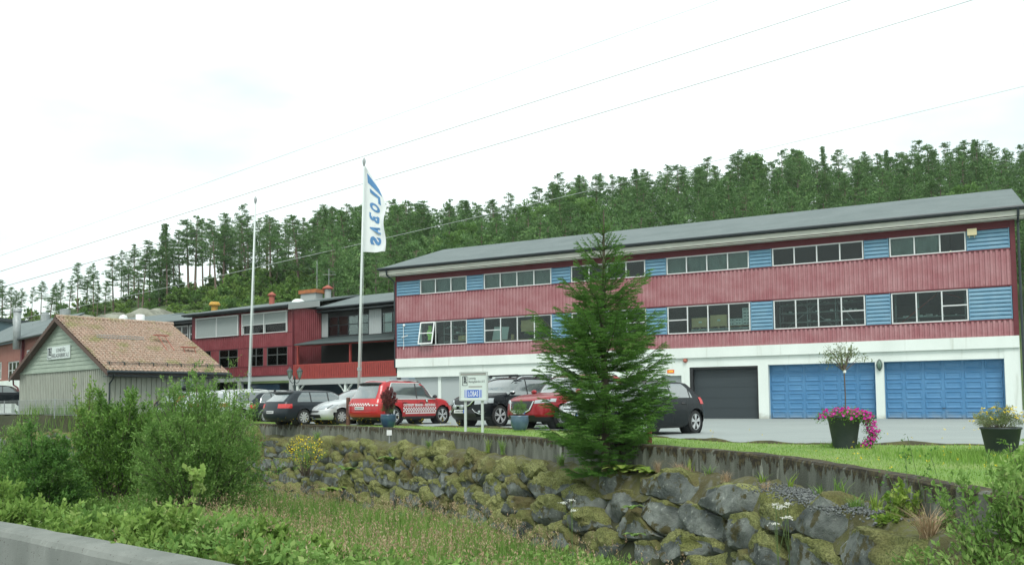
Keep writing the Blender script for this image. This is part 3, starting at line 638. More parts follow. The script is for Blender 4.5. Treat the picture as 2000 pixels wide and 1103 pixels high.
mb.box(-SW-.02,.02,-.1,-.0,2.95,3.06); mb.build('gable_boards',M['shed_green'],SH)
# tile roof
TM,tt,b,_=newmat('clay_tiles'); b.inputs['Roughness'].default_value=.8
c=mixc(tt,ramp(tt,noise_(tt,7,2),.35,.65),(.52,.36,.28),(.45,.37,.30)); c=mixc(tt,ramp(tt,noise_(tt,.8,6),.52,.68),c,(.33,.32,.15)); g=ramp(tt,noise_(tt,12,4),.4,.62,(.55,.5,.45),(1,1,1))
q=N(tt,'ShaderNodeMix',data_type='RGBA',blend_type='MULTIPLY'); q.inputs[0].default_value=1; tt.links.new(c,q.inputs[6]); tt.links.new(g,q.inputs[7]); tt.links.new(q.outputs[2],b.inputs['Base Color']); M['tile']=TM
def tiles(x0,z0,x1,z1,yA,yB,sgn,cut=None):
    """pantiles between the eave (x0,z0) and the ridge (x1,z1)"""
    mb=MB(); rows=24; pt=.235; ny=int((yB-yA)/pt*6)
    d=Vector((x1-x0,0,z1-z0)); n_=Vector((-d.z,0,d.x)).normalized(); n_=n_ if n_.z>0 else -n_
    for r_ in range(rows):
        a=Vector((x0,0,z0))+d*(r_/rows); b2=Vector((x0,0,z0))+d*((r_+1.12)/rows)
        A=[];B=[];C=[]
        for k in range(ny+1):
            y=yA+(yB-yA)*k/ny; ph=(y-yA)/pt*2*PI; w=.036*math.sin(ph)+.012*math.sin(2*ph+.6)
            j=.006*math.sin(r_*12.9+int((y-yA)/pt)*7.7)
            A.append(a+n_*(w+.075+j)+Vector((0,y,0))); B.append(b2+n_*(w+.012)+Vector((0,y,0))); C.append(a+n_*(w+.01)+Vector((0,y,0)))
        mb.grid([C,A,B])
    return mb
mb=tiles(.62,2.78+.0,XR,ZA+.14,-.42,SD+.45,1); mb2=tiles(-SW-.62,2.78,XR,ZA+.14,-.42,SD+.45,-1); mb.add(mb2.v,mb2.f)
rf=mb.build('tile_roof',M['tile'],SH,smooth=True)
mb=MB()
for k in range(18): y=-.42+k*.405; mb.lathe([(.13,0),(.15,.4)],(XR,y,ZA+.17),10,axis='y')
mb.build('ridge_tiles',M['tile'],rf)
mb=MB()
for s in (-1,1):
    x0=XR+s*(6.65+.66); 
    mb.prism([(x0,-.46,2.74),(XR,-.46,ZA+.12),(XR,-.46,ZA-.12),(x0,-.46,2.52)],(0,.05,0)); mb.prism([(x0,SD+.45,2.74),(XR,SD+.45,ZA+.12),(XR,SD+.45,ZA-.12),(x0,SD+.45,2.52)],(0,.05,0))
    mb.prism([(x0,-.405,2.66),(XR,-.405,ZA+.02),(XR,-.405,ZA-.03),(x0,-.405,2.61)],(0,SD+.8,0))
mb.build('bargeboard',mat('brown_bargeboard',(.10,.06,.045),.7),rf)
mb=MB(); mb.tube([(.70,-.45,2.72),(.70,SD+.5,2.72)],.085,8); mb.box(.52,.6,-.4,SD+.45,2.48,2.72); mb.box(.02,.55,-.4,SD+.45,2.46,2.5); mb.tube([(-SW-.7,-.45,2.72),(-SW-.7,SD+.5,2.72)],.085,8)
mb.build('gutter',M['gutter'],rf)
mb=MB(); mb.tube([(.7,-.1,2.68),(.55,-.05,2.4),(.08,-.06,2.1),(.08,-.06,.2)],.045,8); mb.build('downpipe',M['gutter'],SH)
mb=MB(); mb.tube([(-SW-.7,-.2,2.7),(-SW-.6,-.2,2.3),(-SW-.1,-.1,2.1),(-SW-.06,-.08,1.9)],.05,8); mb.build('downpipe',M['dark_red'],SH)
def onroof(x,y,h=0): # right slope
    s=(x-.62)/(XR-.62); return Vector((x,y,2.78+(ZA+.14-2.78)*s+h))
mb=MB()
for y in [ -.1+i*.82 for i in range(9)]:
    p=onroof(.1,y,.1); mb.tube([p,p+Vector((0,0,.16)),p+Vector((-.25,0,.18))],.03,5)
for h in (.1,.18): mb.tube([onroof(.05,-.2,h+.05),onroof(.05,SD+.2,h+.05)],.016,5)
mb.build('snow_guard',M['iron'],rf)
mb=MB(); 
for h,x in ((.12,-3.6),(.26,-3.6)): mb.tube([onroof(x,.75,h),onroof(x,3.5,h)],.02,5)
for k in range(22): y=.75+k*.13; mb.tube([onroof(-3.6,y,.1),onroof(-3.6,y,.28)],.012,4)
mb.build('roof_rail',M['steel'],rf)
mb=MB()
for x,y in ((-3.5,4.3),(-3.5,4.75)): mb.tube([onroof(x,y,.45),onroof(x+1.3,y+.02,.05)],.022,5)
mb.box(-3.7,-3.3,4.1,4.95,4.6+.55,4.6+.6); p=onroof(-2.2,5.3,.3); mb.box(p.x-.15,p.x+.15,5.2,6.1,p.z,p.z+.05)
for y in (5.3,6.0): mb.tube([onroof(-2.2,y,.3),onroof(-1.9,y,.03)],.02,5)
builds(mb,'roof_step',M['redcap'],rf)
# sign on gable
sg=MB(); sg.box(-8.55,-5.15,-.13,-.09,3.72,4.48); sgn=sg.build('shed_sign',M['signwhite'],SH)
def textpart(par,name,s,x,z,w,h,y,m,bold=.0,th=.006):
    v,f=fit(s,w,h,bold); mb=MB(); mb.add([(x+a,y,z+b) for a,b in v],f); return mb.build(name,m,par)
textpart(sgn,'lettering','LONEVÅG',-7.15,4.13,1.35,.28,-.135,M['ink'],.01); textpart(sgn,'lettering','BESLAGFABRIKK A.S',-7.75,3.80,2.45,.25,-.135,M['ink'],.01)
def logo(par,x,z,w,h,y,m=None):
    mb=MB(); t_=w*.12
    for a in ((x,x+t_,z,z+h),(x+w-t_*.7,x+w,z,z+h),(x+t_,x+w-t_*.7,z,z+t_*.6),(x+t_,x+w-t_*.7,z+h-t_*.7,z+h),(x+w*.25,x+w-t_*.7,z+h*.27,z+h*.38)): mb.box(a[0],a[1],y-.004,y,a[2],a[3])
    mb.build('emblem',m or M['ink'],par); v,f=fit('B',w*.5,h*.5,.03); mb=MB(); mb.add([(x+w*.3+a,y-.006,z+h*.42+b) for a,b in v],f); mb.build('emblem_letter',m or M['ink'],par)
logo(sgn,-8.45,3.78,.6,.64,-.135)
# ================================================================ ground
def g2(px,py,z=0.): p=gz(px,py,z); return (p[0],p[1])
def resample(P,step):
    P=np.array(P,float)
    # Catmull-Rom then even spacing
    Q=[]; E_=np.vstack([2*P[0]-P[1],P,2*P[-1]-P[-2]])
    for i in range(1,len(E_)-2):
        a,b,c,d=E_[i-1:i+3]
        for t in np.linspace(0,1,24,endpoint=False): Q.append(.5*((2*b)+(-a+c)*t+(2*a-5*b+4*c-d)*t*t+(-a+3*b-3*c+d)*t**3))
    Q.append(P[-1]); Q=np.array(Q); L_=np.r_[0,np.cumsum(np.hypot(*np.diff(Q,axis=0).T))]; n=int(L_[-1]/step); s=np.linspace(0,L_[-1],n)
    return np.c_[np.interp(s,L_,Q[:,0]),np.interp(s,L_,Q[:,1])]
WPTS=[(4.75,-4),(4.7,1.5),(4.6,5.0)]+[g2(*q) for q in ((1915,965),(1700,925),(1500,893),(1300,875),(1090,861),(905,846),(700,834),(530,829))]+[(-15.2,40.8),(-20,43.4),(-26.5,47.2),(-34,52),(-46,58),(-80,75)]
WL=resample(WPTS,.25)      # runs from right (near) to left (far)
WT=np.gradient(WL,axis=0); WT/=np.hypot(*WT.T)[:,None]; WN=np.c_[-WT[:,1],WT[:,0]]   # left of travel
if (WN[len(WN)//2]@np.array([-1,-1]))<0: WN=-WN   # points outwards, to the road side
BA,BB=np.array(g2(0,1015,-.81)),np.array(g2(480,1103,-.81)); BD=(BB-BA)/np.hypot(*(BB-BA)); BN=np.array([-BD[1],BD[0]]); BN=BN*np.sign(BN[1]); BA=BA-BN*.40; BB=BB-BN*.40
if BN@np.array([0,1])<0: BN=-BN     # points away from the camera
def wdist(P):
    """signed distance to the wall line, + on the plateau side; and index"""
    P=np.atleast_2d(P); out=np.empty(len(P)); idx=np.empty(len(P),int)
    for i in range(0,len(P),4000):
        q=P[i:i+4000]; d=((q[:,None,:]-WL[None])**2).sum(-1); k=d.argmin(1); idx[i:i+4000]=k
        out[i:i+4000]=-np.sqrt(d[np.arange(len(q)),k])*np.sign(((q-WL[k])*WN[k]).sum(1)+1e-9)
    return out,idx
def sst(a,b,x): t=np.clip((x-a)/(b-a),0,1); return t*t*(3-2*t)
def plateau(X,Y): return .45*sst(-17,-24,X)+.0*Y
def gheight(P):
    P=np.atleast_2d(np.asarray(P,float)); s,_=wdist(P); e=(P-BA)@BN; X,Y=P[:,0],P[:,1]
    pl=plateau(X,Y); d=-s
    zf=np.interp(Y,[12,18,33],[-2.2,-2.35,-3.1]); zo=np.interp(d,[0,.15,.4],[-.5,-.6,-.95]); zo=np.where(d>.4,-.95+(zf+.95)*np.clip((d-.4)/.75,0,1),zo)
    rise=1.05*np.exp(-np.clip(e,0,50)/3.2)+ .12*np.sin(X*.9+Y*.4)*sst(2,4,d)+.5*sst(22,34,Y)*sst(2,6,d)
    zo=zo+rise*sst(1.3,3.0,d)
    zo=np.where((Y>38.6)&(d<.9),pl-.03-(pl+1.6)*sst(0,.9,d),zo); z=np.where(s>np.where(Y>38.6,0,.55),pl-.03,np.where(s>0,-.7,zo)); z=np.where(e<0,-1.36,z); return z
xs=np.arange(-70,60.1,.5); ys=np.arange(-12,72.1,.5); GX,GY=np.meshgrid(xs,ys); P=np.c_[GX.ravel(),GY.ravel()]; gzv=gheight(P)
nx,ny=len(xs),len(ys); idx=np.arange(nx*ny).reshape(ny,nx); F=np.stack([idx[:-1,:-1],idx[:-1,1:],idx[1:,1:],idx[1:,:-1]],-1).reshape(-1,4)
M['earth']=mat('earthy_ground',(.035,.045,.02),1,(.06,.06,.03),1.2,bump=.6,bscale=12,fine=.3)
M['hillgrass']=mat('rough_hill_grass',(.05,.10,.028),1,(.09,.135,.04),.25,bump=.5,bscale=3,fine=.35)
npmesh('ground',np.c_[P,gzv],F,M['earth'],smooth=True,kind='structure')
mb=MB(); mb.quad((-1500,-800,-3.2),(1500,-800,-3.2),(1500,1900,-3.2),(-1500,1900,-3.2)); mb.build('far_ground',M['hillgrass'],kind='structure')
# hill
CRX=[-900,-300,0,100,200,300,400,500,600,700,800,900,1000,1100,1200,1320,1440,1600,1830,2000,2400,3000]
CRY=[650,640,624,610,592,576,562,545,525,520,518,508,495,470,452,438,422,410,398,405,400,420]
def crest(px,Yc=140.): y=np.interp(px,CRX,CRY); return .9+(785-.0087*(px-1000)-y)/FOC*Yc
def hillz(X,Y):
    px=1000+FOC*X/np.maximum(Y,1); zc=crest(px); t=(Y-62)/(140-62)
    z=np.where(t<1,zc*np.clip(t,0,1)**1.15,zc-(t-1)*6)
    z=np.where(Y<62,0,z); return np.where(t<=0,-.2,z)+.5*np.sin(X*.21)*np.sin(Y*.17)*np.clip(t,0,1)
qx=np.linspace(-900,3000,220); qy=np.linspace(60,300,90); A_,B_=np.meshgrid(qx,qy); HX=(A_-1000)/FOC*B_; HZ=hillz(HX,B_)
idx=np.arange(A_.size).reshape(A_.shape); F=np.stack([idx[:-1,:-1],idx[:-1,1:],idx[1:,1:],idx[1:,:-1]],-1).reshape(-1,4)
npmesh('hillside',np.c_[HX.ravel(),B_.ravel(),HZ.ravel()],F,M['hillgrass'],smooth=True,kind='structure')
# asphalt and lawn
EP=[(-80,75.4),(-46,58.5),(-26.4,47.6),(-19.8,43.9),(-15,41.3)]+[g2(*q) for q in ((525,826.2),(700,829.8),(900,834),(1010,838),(1090,842),(1200,848),(1280,853.5),(1400,862),(1500,866),(1620,868),(1700,868.5),(1850,869),(2000,870),(2150,871),(2300,872))]+[(15.5,16),(19,15.5),(24,15),(31,14),(40,13)]
EL=resample(EP,.4); el=EL.copy(); 
jit=np.array([mnoise.noise(Vector((a*.9,b*.9,3)))*.09+mnoise.noise(Vector((a*3,b*3,3)))*.03 for a,b in EL]); el[:,1]+=jit
lot=[(a,b,.012+plateau(np.array(a),0)) for a,b in el]+[(60,13,.012),(60,70,.012),(-80,78,.45)]
PX=np.arange(-70,60,.9)
mb=MB(); 
for i in range(len(el)-1):
    (a,b),(c,d)=el[i],el[i+1]
    if b<72: 
        z0,z1=.012+float(plateau(np.array(a),0)),.012+float(plateau(np.array(c),0)); y1=74
        mb.quad((a,b,z0),(c,d,z1),(c,y1,z1),(a,y1,z0))
mb.build('parking_lot',M['asphalt'],kind='structure')
LM,tt,b,_=newmat('lawn_turf'); b.inputs['Roughness'].default_value=1
c=mixc(tt,ramp(tt,noise_(tt,.55,5),.38,.62),(.16,.29,.055),(.28,.33,.11)); c=mixc(tt,ramp(tt,noise_(tt,30,3),.3,.7),c,(.12,.22,.045)); tt.links.new(c,b.inputs['Base Color']); bumpn(tt,b,noise_(tt,60,3),.6); M['lawn']=LM
mb=MB(); k=0
inner=WL+(-WN)*.2
Ei=EL[::-1]
sW=np.linspace(0,1,260); 
# lawn: ground sheet strip just above the ground mesh, clipped by the wall on one side and the asphalt on the other
wl=inner[(inner[:,1]>4)&(inner[:,1]<46)]
lp=[(a,b,.003+float(plateau(np.array(a),0))) for a,b in wl]
e2=el[(el[:,1]<46.5)][:]; ep=[(a,b+.05,.003+float(plateau(np.array(a),0))) for a,b in e2]
mb=MB(); mb.quad(*(lp+ep+[(40,4,.003)])); mb.build('lawn',M['lawn'],kind='structure')
# mossy broken edge of the asphalt
mb=MB(); pts=[(a,b) for a,b in resample(el[(el[:,1]<42)&(el[:,0]<30)],.12)]
M['mossedge']=mat('mossy_asphalt_edge',(.045,.042,.025),1,(.10,.095,.035),6,bump=.6,bscale=25)
rows=[[],[],[],[]]
for i,(a,b) in enumerate(pts):
    h=max(0,mnoise.noise(Vector((a*1.1,b*1.1,9)))*.09+.03); w=.05+h
    for k,(dy,hh) in enumerate(((-w-.02,-.01),(-w*.4,h*.8+.01),(w*.3,h+.012),(w,-.0))): rows[k].append((a,b+dy,hh+mnoise.noise(Vector((a*9,b*9,k)))*.012))
mb.grid(rows); mb.build('asphalt_edge',M['mossedge'],smooth=True,kind='structure')
# road and barrier
mb=MB(); a=BA-BD*60; b_=BA+BD*60; q=-BN*14
mb.quad((a[0],a[1],-1.345),(a[0]+q[0],a[1]+q[1],-1.345),(b_[0]+q[0],b_[1]+q[1],-1.345),(b_[0],b_[1],-1.345)); mb.build('road',mat('road_asphalt',(.22,.24,.235),.9,(.17,.19,.19),2,bump=.4,bscale=70,fine=.2),kind='structure')
mb=MB(); prof=[(-.07,-1.4),(-.04,-.90),(.0,-.84),(.05,-.81),(.33,-.80),(.38,-.85),(.42,-1.5)]
NB=150; rows=[[] for _ in prof]
for i in range(NB):
    s=-26+i*.35; c=BA+BD*s
    for k,(o,z) in enumerate(prof):
        n_=mnoise.noise(Vector((s*1.7,k*3,1)))*.012; p=c+BN*(o+n_); rows[k].append((p[0],p[1],z+n_*.8))
mb.grid(rows[::-1])
CM,tt,b,_=newmat('weathered_concrete'); b.inputs['Roughness'].default_value=.95
c=mixc(tt,ramp(tt,noise_(tt,1.3,6,sc=(1,1,.4)),.35,.66),(.21,.225,.205),(.14,.155,.14)); c=mixc(tt,ramp(tt,noise_(tt,26,5),.63,.69),c,(.09,.09,.075)); c=mixc(tt,ramp(tt,noise_(tt,9,3,sc=(1,1,.25)),.62,.75),c,(.24,.26,.235)); tt.links.new(c,b.inputs['Base Color']); bumpn(tt,b,noise_(tt,45,4),.5,.01)
mb.build('road_barrier',CM,smooth=False,label='low weathered concrete parapet along the road in the lower left corner',cat='barrier')
# concrete retaining wall
KM,tt,b,_=newmat('stained_concrete'); b.inputs['Roughness'].default_value=.95
g=N(tt,'ShaderNodeNewGeometry'); sp=N(tt,'ShaderNodeSeparateXYZ'); tt.links.new(g.outputs['Position'],sp.inputs[0])
a=N(tt,'ShaderNodeMath',operation='MULTIPLY_ADD'); tt.links.new(noise_(tt,6.5,8,sc=(1,1,.4),rough=.65),a.inputs[0]); a.inputs[1].default_value=1.15; 
tt.links.new(sp.outputs[2],a.inputs[2]); mask=ramp(tt,a.outputs[0],.46,.52)
c=mixc(tt,ramp(tt,noise_(tt,3,5,sc=(1,1,.25)),.4,.62),(.17,.18,.15),(.085,.09,.072)); c=mixc(tt,ramp(tt,noise_(tt,5,5,sc=(1,1,.12)),.62,.70),c,(.36,.37,.32))
c=mixc(tt,mask,c,mixc(tt,ramp(tt,noise_(tt,14,4),.45,.6),(.030,.024,.016),(.075,.062,.028))); tt.links.new(c,b.inputs['Base Color']); bumpn(tt,b,noise_(tt,30,5),.6,.02)
mb=MB(); sel=[i for i in range(0,len(WL)) if WL[i,1]>-3 and WL[i,1]<38.6]
prof=[(.02,-.8),(.0,-.0),(-.02,.035),(-.17,.045),(-.2,.02),(-.2,-.3)]; rows=[[] for _ in prof]
for i in sel:
    pz=float(plateau(np.array(WL[i,0]),0))
    for k,(o,z) in enumerate(prof):
        n_=mnoise.noise(Vector((WL[i,0]*2,WL[i,1]*2,k)))*.015; p=WL[i]+WN[i]*(o+n_); rows[k].append((p[0],p[1],z+n_+(pz if z>-.2 else 0)))
mb.grid(rows); mb.build('retaining_wall',KM,label='low concrete retaining wall with dark mossy streaks along the lawn edge',cat='wall')
def wat(px,dz=0):  # index of wall line at image column px
    k=[i for i in range(len(WL)) if WL[i,1]>3]; c=[abs(proj((WL[i,0],WL[i,1],0))[0]-px) for i in k]; return k[int(np.argmin(c))]
p=gz(764,849,-.22); i=wat(764); c=WL[i]+WN[i]*.05; t=thing('outlet_box','small white box on a grey pipe fixed to the concrete retaining wall','utility box',(c[0],c[1],-.5))
mb=MB(); mb.box(-.09,.09,-.06,.06,.28,.46); mb.build('box',M['white_plastic'],t); mb=MB(); mb.tube([(0,0,0),(0,0,.28)],.03,8); mb.build('pipe',M['steel'],t)
# ---------------------------------------------------------------- boulder wall
def lumpnoise0(P): return np.array([mnoise.noise(Vector(q)) for q in P])
ico={}
def icos(n):
    if n not in ico:
        bm=bmesh.new(); bmesh.ops.create_icosphere(bm,subdivisions=n,radius=1); bm.verts.ensure_lookup_table()
        ico[n]=(np.array([v.co[:] for v in bm.verts]),np.array([[v.index for v in f.verts] for f in bm.faces])); bm.free()
    return ico[n]
def stone(w,d,h,rng,moss,n=3,yaw=0):
    V,F=icos(n); pl=[(1,0,0),(-1,0,0),(0,1,0),(0,-1,0),(0,0,1),(0,0,-1)]; D=[1,1,1,1,.95,.95]
    pl=np.array(pl,float)+rng.normal(0,.16,(6,3)); ex=rng.normal(0,1,(9,3)); pl=np.vstack([pl,ex]); pl/=np.linalg.norm(pl,axis=1)[:,None]; D=np.r_[rng.uniform(.85,1,6),rng.uniform(.98,1.28,9)]
    q=np.clip(V@pl.T/D,0,None); r_=(q**26).sum(1)**(-1/26); P=V*r_[:,None]
    nz_=V[:,2].copy(); k=q.argmax(1); nf=pl[k]; 
    P=P*np.array([w/2,d/2,h/2]); off=rng.uniform(0,99)
    for i in range(len(P)):
        v=Vector(P[i]*(2.2)+off); a=mnoise.noise(v)*.035+mnoise.noise(v*2.7)*.018; P[i]+=V[i]*a
    up=nf[:,2]*.5+V[:,2]*.5; m_=np.empty(len(P))
    for i in range(len(P)): m_[i]=up[i]+mnoise.noise(Vector(P[i]*1.9+off+7))*.55
    ms=sst(.62-moss,.95-moss,m_)
    for i in np.nonzero(ms>.05)[0]:
        v=Vector(P[i]*5.5+off); l=1.25-2.0*abs(mnoise.noise(v))+.5*mnoise.noise(v*.4); P[i]+=(V[i]*.55+np.array([0,0,.5]))*ms[i]*.17*(l-.35)*(.55+moss)
    c,s=math.cos(yaw),math.sin(yaw); P=np.c_[P[:,0]*c-P[:,1]*s,P[:,0]*s+P[:,1]*c,P[:,2]]
    return P,F,ms
RM,tt,b,_=newmat('mossy_boulder'); b.inputs['Roughness'].default_value=.95
at=N(tt,'ShaderNodeAttribute',attribute_name='moss')
rock=mixc(tt,ramp(tt,noise_(tt,2.3,6),.36,.64),(.065,.077,.073),(.205,.225,.205)); rock=mixc(tt,ramp(tt,noise_(tt,11,5),.60,.68),rock,(.30,.32,.29)); rock=mixc(tt,ramp(tt,noise_(tt,3.4,8,rough=.65),.545,.60),rock,(.075,.068,.028))
mo=mixc(tt,ramp(tt,noise_(tt,1.7,4),.35,.65),(.16,.175,.05),(.31,.32,.125)); mo=mixc(tt,ramp(tt,noise_(tt,40,3),.35,.7),mo,(.06,.07,.018)); mo=mixc(tt,ramp(tt,noise_(tt,.7,3),.5,.68),mo,(.085,.07,.025))
aa=N(tt,'ShaderNodeMath',operation='ADD'); tt.links.new(at.outputs['Fac'],aa.inputs[0]); n2=N(tt,'ShaderNodeMath',operation='MULTIPLY_ADD'); tt.links.new(noise_(tt,16,5),n2.inputs[0]); n2.inputs[1].default_value=.8; n2.inputs[2].default_value=-.4; tt.links.new(n2.outputs[0],aa.inputs[1])
mk=ramp(tt,aa.outputs[0],.38,.5); tt.links.new(mixc(tt,mk,rock,mo),b.inputs['Base Color']); bumpn(tt,b,noise_(tt,9,8,rough=.7),.9,.06); M['rock']=RM
BW=thing('boulder_wall','wall of big mossy grey boulders stacked below the concrete retaining wall','rock wall',(0,0,0))
rng=np.random.default_rng(11)
arc=np.arange(len(WL))*.25; lo=int(np.argmax(WL[:,1]>3.0)); hi=int(np.argmax(WL[:,1]>47.0)); A0,A1=arc[lo],arc[hi]
def WPt(s,h,d):
    """point on the battered face: s along the wall, h down from its top, d proud of the face"""
    f=min(max(s/.25,0),len(WL)-1.001); i=int(f); f-=i; p=WL[i]*(1-f)+WL[i+1]*f; n=WN[i]*(1-f)+WN[i+1]*f
    top=-.60+.10*mnoise.noise(Vector((s*.55,0,5)))+.08*float(np.interp(p[1],[12,18],[1,0])); o=.50+h*.34+d*.93
    return (p[0]+n[0]*o,p[1]+n[1]*o,top-h*.93+d*.30)
seeds=[]; CW,CH=1.22,.56
def nearw(s): i=int(min(max(s/.25,0),len(WL)-1)); return float(np.interp(WL[i,1],[9,14,20],[1.75,1.45,1.0]))
for r_ in range(-1,9):
    s=A0-1+rng.uniform(0,.8)
    while s<A1+1:
        w=CW*nearw(s)*rng.uniform(.6,1.45); seeds.append((s+w/2,.20+r_*.42+rng.normal(0,.09),0)); 
        if rng.uniform()<.26: seeds.append((s+w+rng.normal(0,.1),.41+r_*.42+rng.normal(0,.07),1))
        s+=w
S_=np.array(seeds); AN=np.array([.52,1.0])    # anisotropy: cells wider than tall
cells=[]
for k,(cx,cy,sm) in enumerate(seeds):
    if cy<-.05 or cy>3.1: continue
    AN=np.array([.52/nearw(cx),1.0])
    poly=[(cx-2.2,cy-.7),(cx+2.2,cy-.7),(cx+2.2,cy+.7),(cx-2.2,cy+.7)]
    dd=((S_[:,:2]-[cx,cy])*AN); near=np.nonzero((dd**2).sum(1)<1.6)[0]
    for j in near:
        if j==k: continue
        w2=-.02 if sm else .02; 
        if seeds[j][2]: w2+=.02
        nx_,ny_=(S_[j,0]-cx)*AN[0]**2,(S_[j,1]-cy)*AN[1]**2; mx_,my_=(S_[j,0]+cx)/2,(S_[j,1]+cy)/2; c_=nx_*mx_+ny_*my_
        out=[]
        for a in range(len(poly)):
            p,q=poly[a],poly[(a+1)%len(poly)]; dp=nx_*p[0]+ny_*p[1]-c_; dq=nx_*q[0]+ny_*q[1]-c_
            if dp<=0: out.append(p)
            if dp*dq<0: t=dp/(dp-dq); out.append((p[0]+(q[0]-p[0])*t,p[1]+(q[1]-p[1])*t))
        poly=out
        if len(poly)<3: break
    if len(poly)<3: continue
    pc=np.mean(poly,0); P3=WPt(pc[0],pc[1],0); px,py=proj(P3)
    if not -120<px<2200 or P3[1]<2.5: continue
    ar=abs(sum(poly[a][0]*poly[(a+1)%len(poly)][1]-poly[(a+1)%len(poly)][0]*poly[a][1] for a in range(len(poly))))/2
    cells.append((ar/P3[1]**2 if py<1140 else 0,poly,pc,px,P3[1]))
cells.sort(key=lambda q:-q[0]); restV=[];restF=[];restM=[];nb=0
for k,(sc_,poly,pc,px,Yc) in enumerate(cells):
    NA,NR=(44,13) if k<110 else (28,8); off=rng.uniform(0,99); mossy=float(np.interp(px,[450,700,1000,1150,1350,2000],[.12,.24,.22,.06,-.06,-.12]))+rng.normal(0,.13)
    if pc[1]<.42 and px<1180: mossy+=.22
    poly=np.array(poly); rad=[]
    for a in np.linspace(0,2*PI,NA,endpoint=False):
        d=np.array([math.cos(a),math.sin(a)]); best=9
        for e in range(len(poly)):
            p,q=poly[e]-pc,poly[(e+1)%len(poly)]-pc; den=d[0]*(q[1]-p[1])-d[1]*(q[0]-p[0])
            if abs(den)<1e-9: continue
            t=(p[0]*(q[1]-p[1])-p[1]*(q[0]-p[0]))/den; u=(p[0]*d[1]-p[1]*d[0])/den
            if t>0 and -1e-6<=u<=1+1e-6: best=min(best,t)
        rad.append(best if best<9 else .2)
    rad=np.array(rad); rad=rad*.85+.15*np.convolve(np.r_[rad[-2:],rad,rad[:2]],[.2]*5,'valid'); rad=np.maximum(.05,rad-rng.uniform(.0,.022))
    prot=rng.uniform(-.05,.10); gr=[(rng.normal(0,.14),rng.normal(-.08,.20),rng.uniform(.08,.14)) for _ in range(3)]+[(1.3*math.cos(q),1.5*math.sin(q),rng.uniform(.30,.62)) for q in rng.uniform(0,6.28,3)]
    pts=[];yr=[]
    for j in range(NR+1):
        if j==0: rr,back=1.0,-.42
        elif j==1: rr,back=1.0,-.12
        elif j==2: rr,back=.99,-.03
        else: rr=.96*(1-(j-2)/(NR-2)); back=0
        for a in range(NA):
            an=2*PI*a/NA; x,y=math.cos(an)*rad[a]*rr,math.sin(an)*rad[a]*rr
            dpt=max(-.10,min(c0+gx*x+gy*y for gx,gy,c0 in gr))*(1 if j>1 else .3)-.08*rr**18; 
            v=Vector((pc[0]+x,pc[1]+y,off))
            dpt+=mnoise.noise(v*2.6)*.03+mnoise.noise(v*7)*.022+mnoise.noise(v*17)*.012
            pts.append(WPt(pc[0]+x,pc[1]+y,prot+dpt+back)); yr.append(-y)
    V=np.array(pts); F=[]
    idx=np.arange((NR+1)*NA).reshape(NR+1,NA); F=np.stack([idx[:-1],np.roll(idx[:-1],-1,1),np.roll(idx[1:],-1,1),idx[1:]],-1).reshape(-1,4)
    e1=V[F[:,1]]-V[F[:,0]]; e2=V[F[:,3]]-V[F[:,0]]; fn=np.cross(e1,e2); fl=np.linalg.norm(fn,axis=1)[:,None]+1e-12; fn/=fl
    vn=np.zeros_like(V); 
    for q in range(4): np.add.at(vn,F[:,q],fn)
    vn/=np.linalg.norm(vn,axis=1)[:,None]+1e-9
    out_=np.array(WPt(pc[0],pc[1],1))-np.array(WPt(pc[0],pc[1],0))
    if (vn.mean(0)@out_)<0: vn=-vn; F=F[:,::-1]
    yr=np.array(yr); hh=np.ptp(yr)+.05; m_=vn[:,2]*.75+yr/hh*1.15+mossy*1.5+lumpnoise0(V*2.6+off)*.55; ms=sst(.42,.78,m_)
    lump=np.clip(1.15-2.1*np.abs(lumpnoise0(V*6.0+off)),.05,1.2)+.35*lumpnoise0(V*2.2+off)
    V=V+(vn*.75+np.array([0,0,.35]))*(ms*lump*.10*(.55+max(0,mossy)))[:,None]
    if k<100: npmesh('boulder',V,F,M['rock'],BW,{'moss':ms},smooth=True).data.set_sharp_from_angle(angle=R(38))
    else: restV.append(V); restF.append(F+nb); restM.append(ms); nb+=len(V)
o=npmesh('boulders',np.vstack(restV),np.vstack(restF),M['rock'],BW,{'moss':np.hstack(restM)},smooth=True); o['kind']='stuff'
# dark earth packed behind the stones
M['joint']=mat('dark_joint_earth',(.012,.013,.010),1)
mb=MB(); mb.grid([[WPt(s,h,-.22) for h in np.linspace(-.05,3.3,9)] for s in np.arange(A0,A1,.4)]); mb.build('backing',M['joint'],BW)
# moss carpet on the ledge between wall and boulders
MM,tt,b,_=newmat('moss_carpet'); b.inputs['Roughness'].default_value=1
c=mixc(tt,ramp(tt,noise_(tt,.8,5),.38,.62),(.12,.125,.04),(.075,.065,.03)); c=mixc(tt,ramp(tt,noise_(tt,7,5),.5,.66),c,(.13,.13,.10)); tt.links.new(c,b.inputs['Base Color']); bumpn(tt,b,noise_(tt,35,5),.8,.03)
rows=[]
for i in range(lo,hi):
    row=[]
    for k in range(9):
        o_=-.0+k*.075; p=WL[i]+WN[i]*o_; z=-.47+.11*(WL[i,1]<16)-.02*k*k*.14+mnoise.noise(Vector((p[0]*2.3,p[1]*2.3,0)))*.09+mnoise.noise(Vector((p[0]*7,p[1]*7,0)))*.035-(.0 if k<6 else (k-5)*.12)
        row.append((p[0],p[1],z))
    rows.append(row)
mb=MB(); mb.grid(rows); mb.build('moss_carpet',MM,BW,smooth=True)
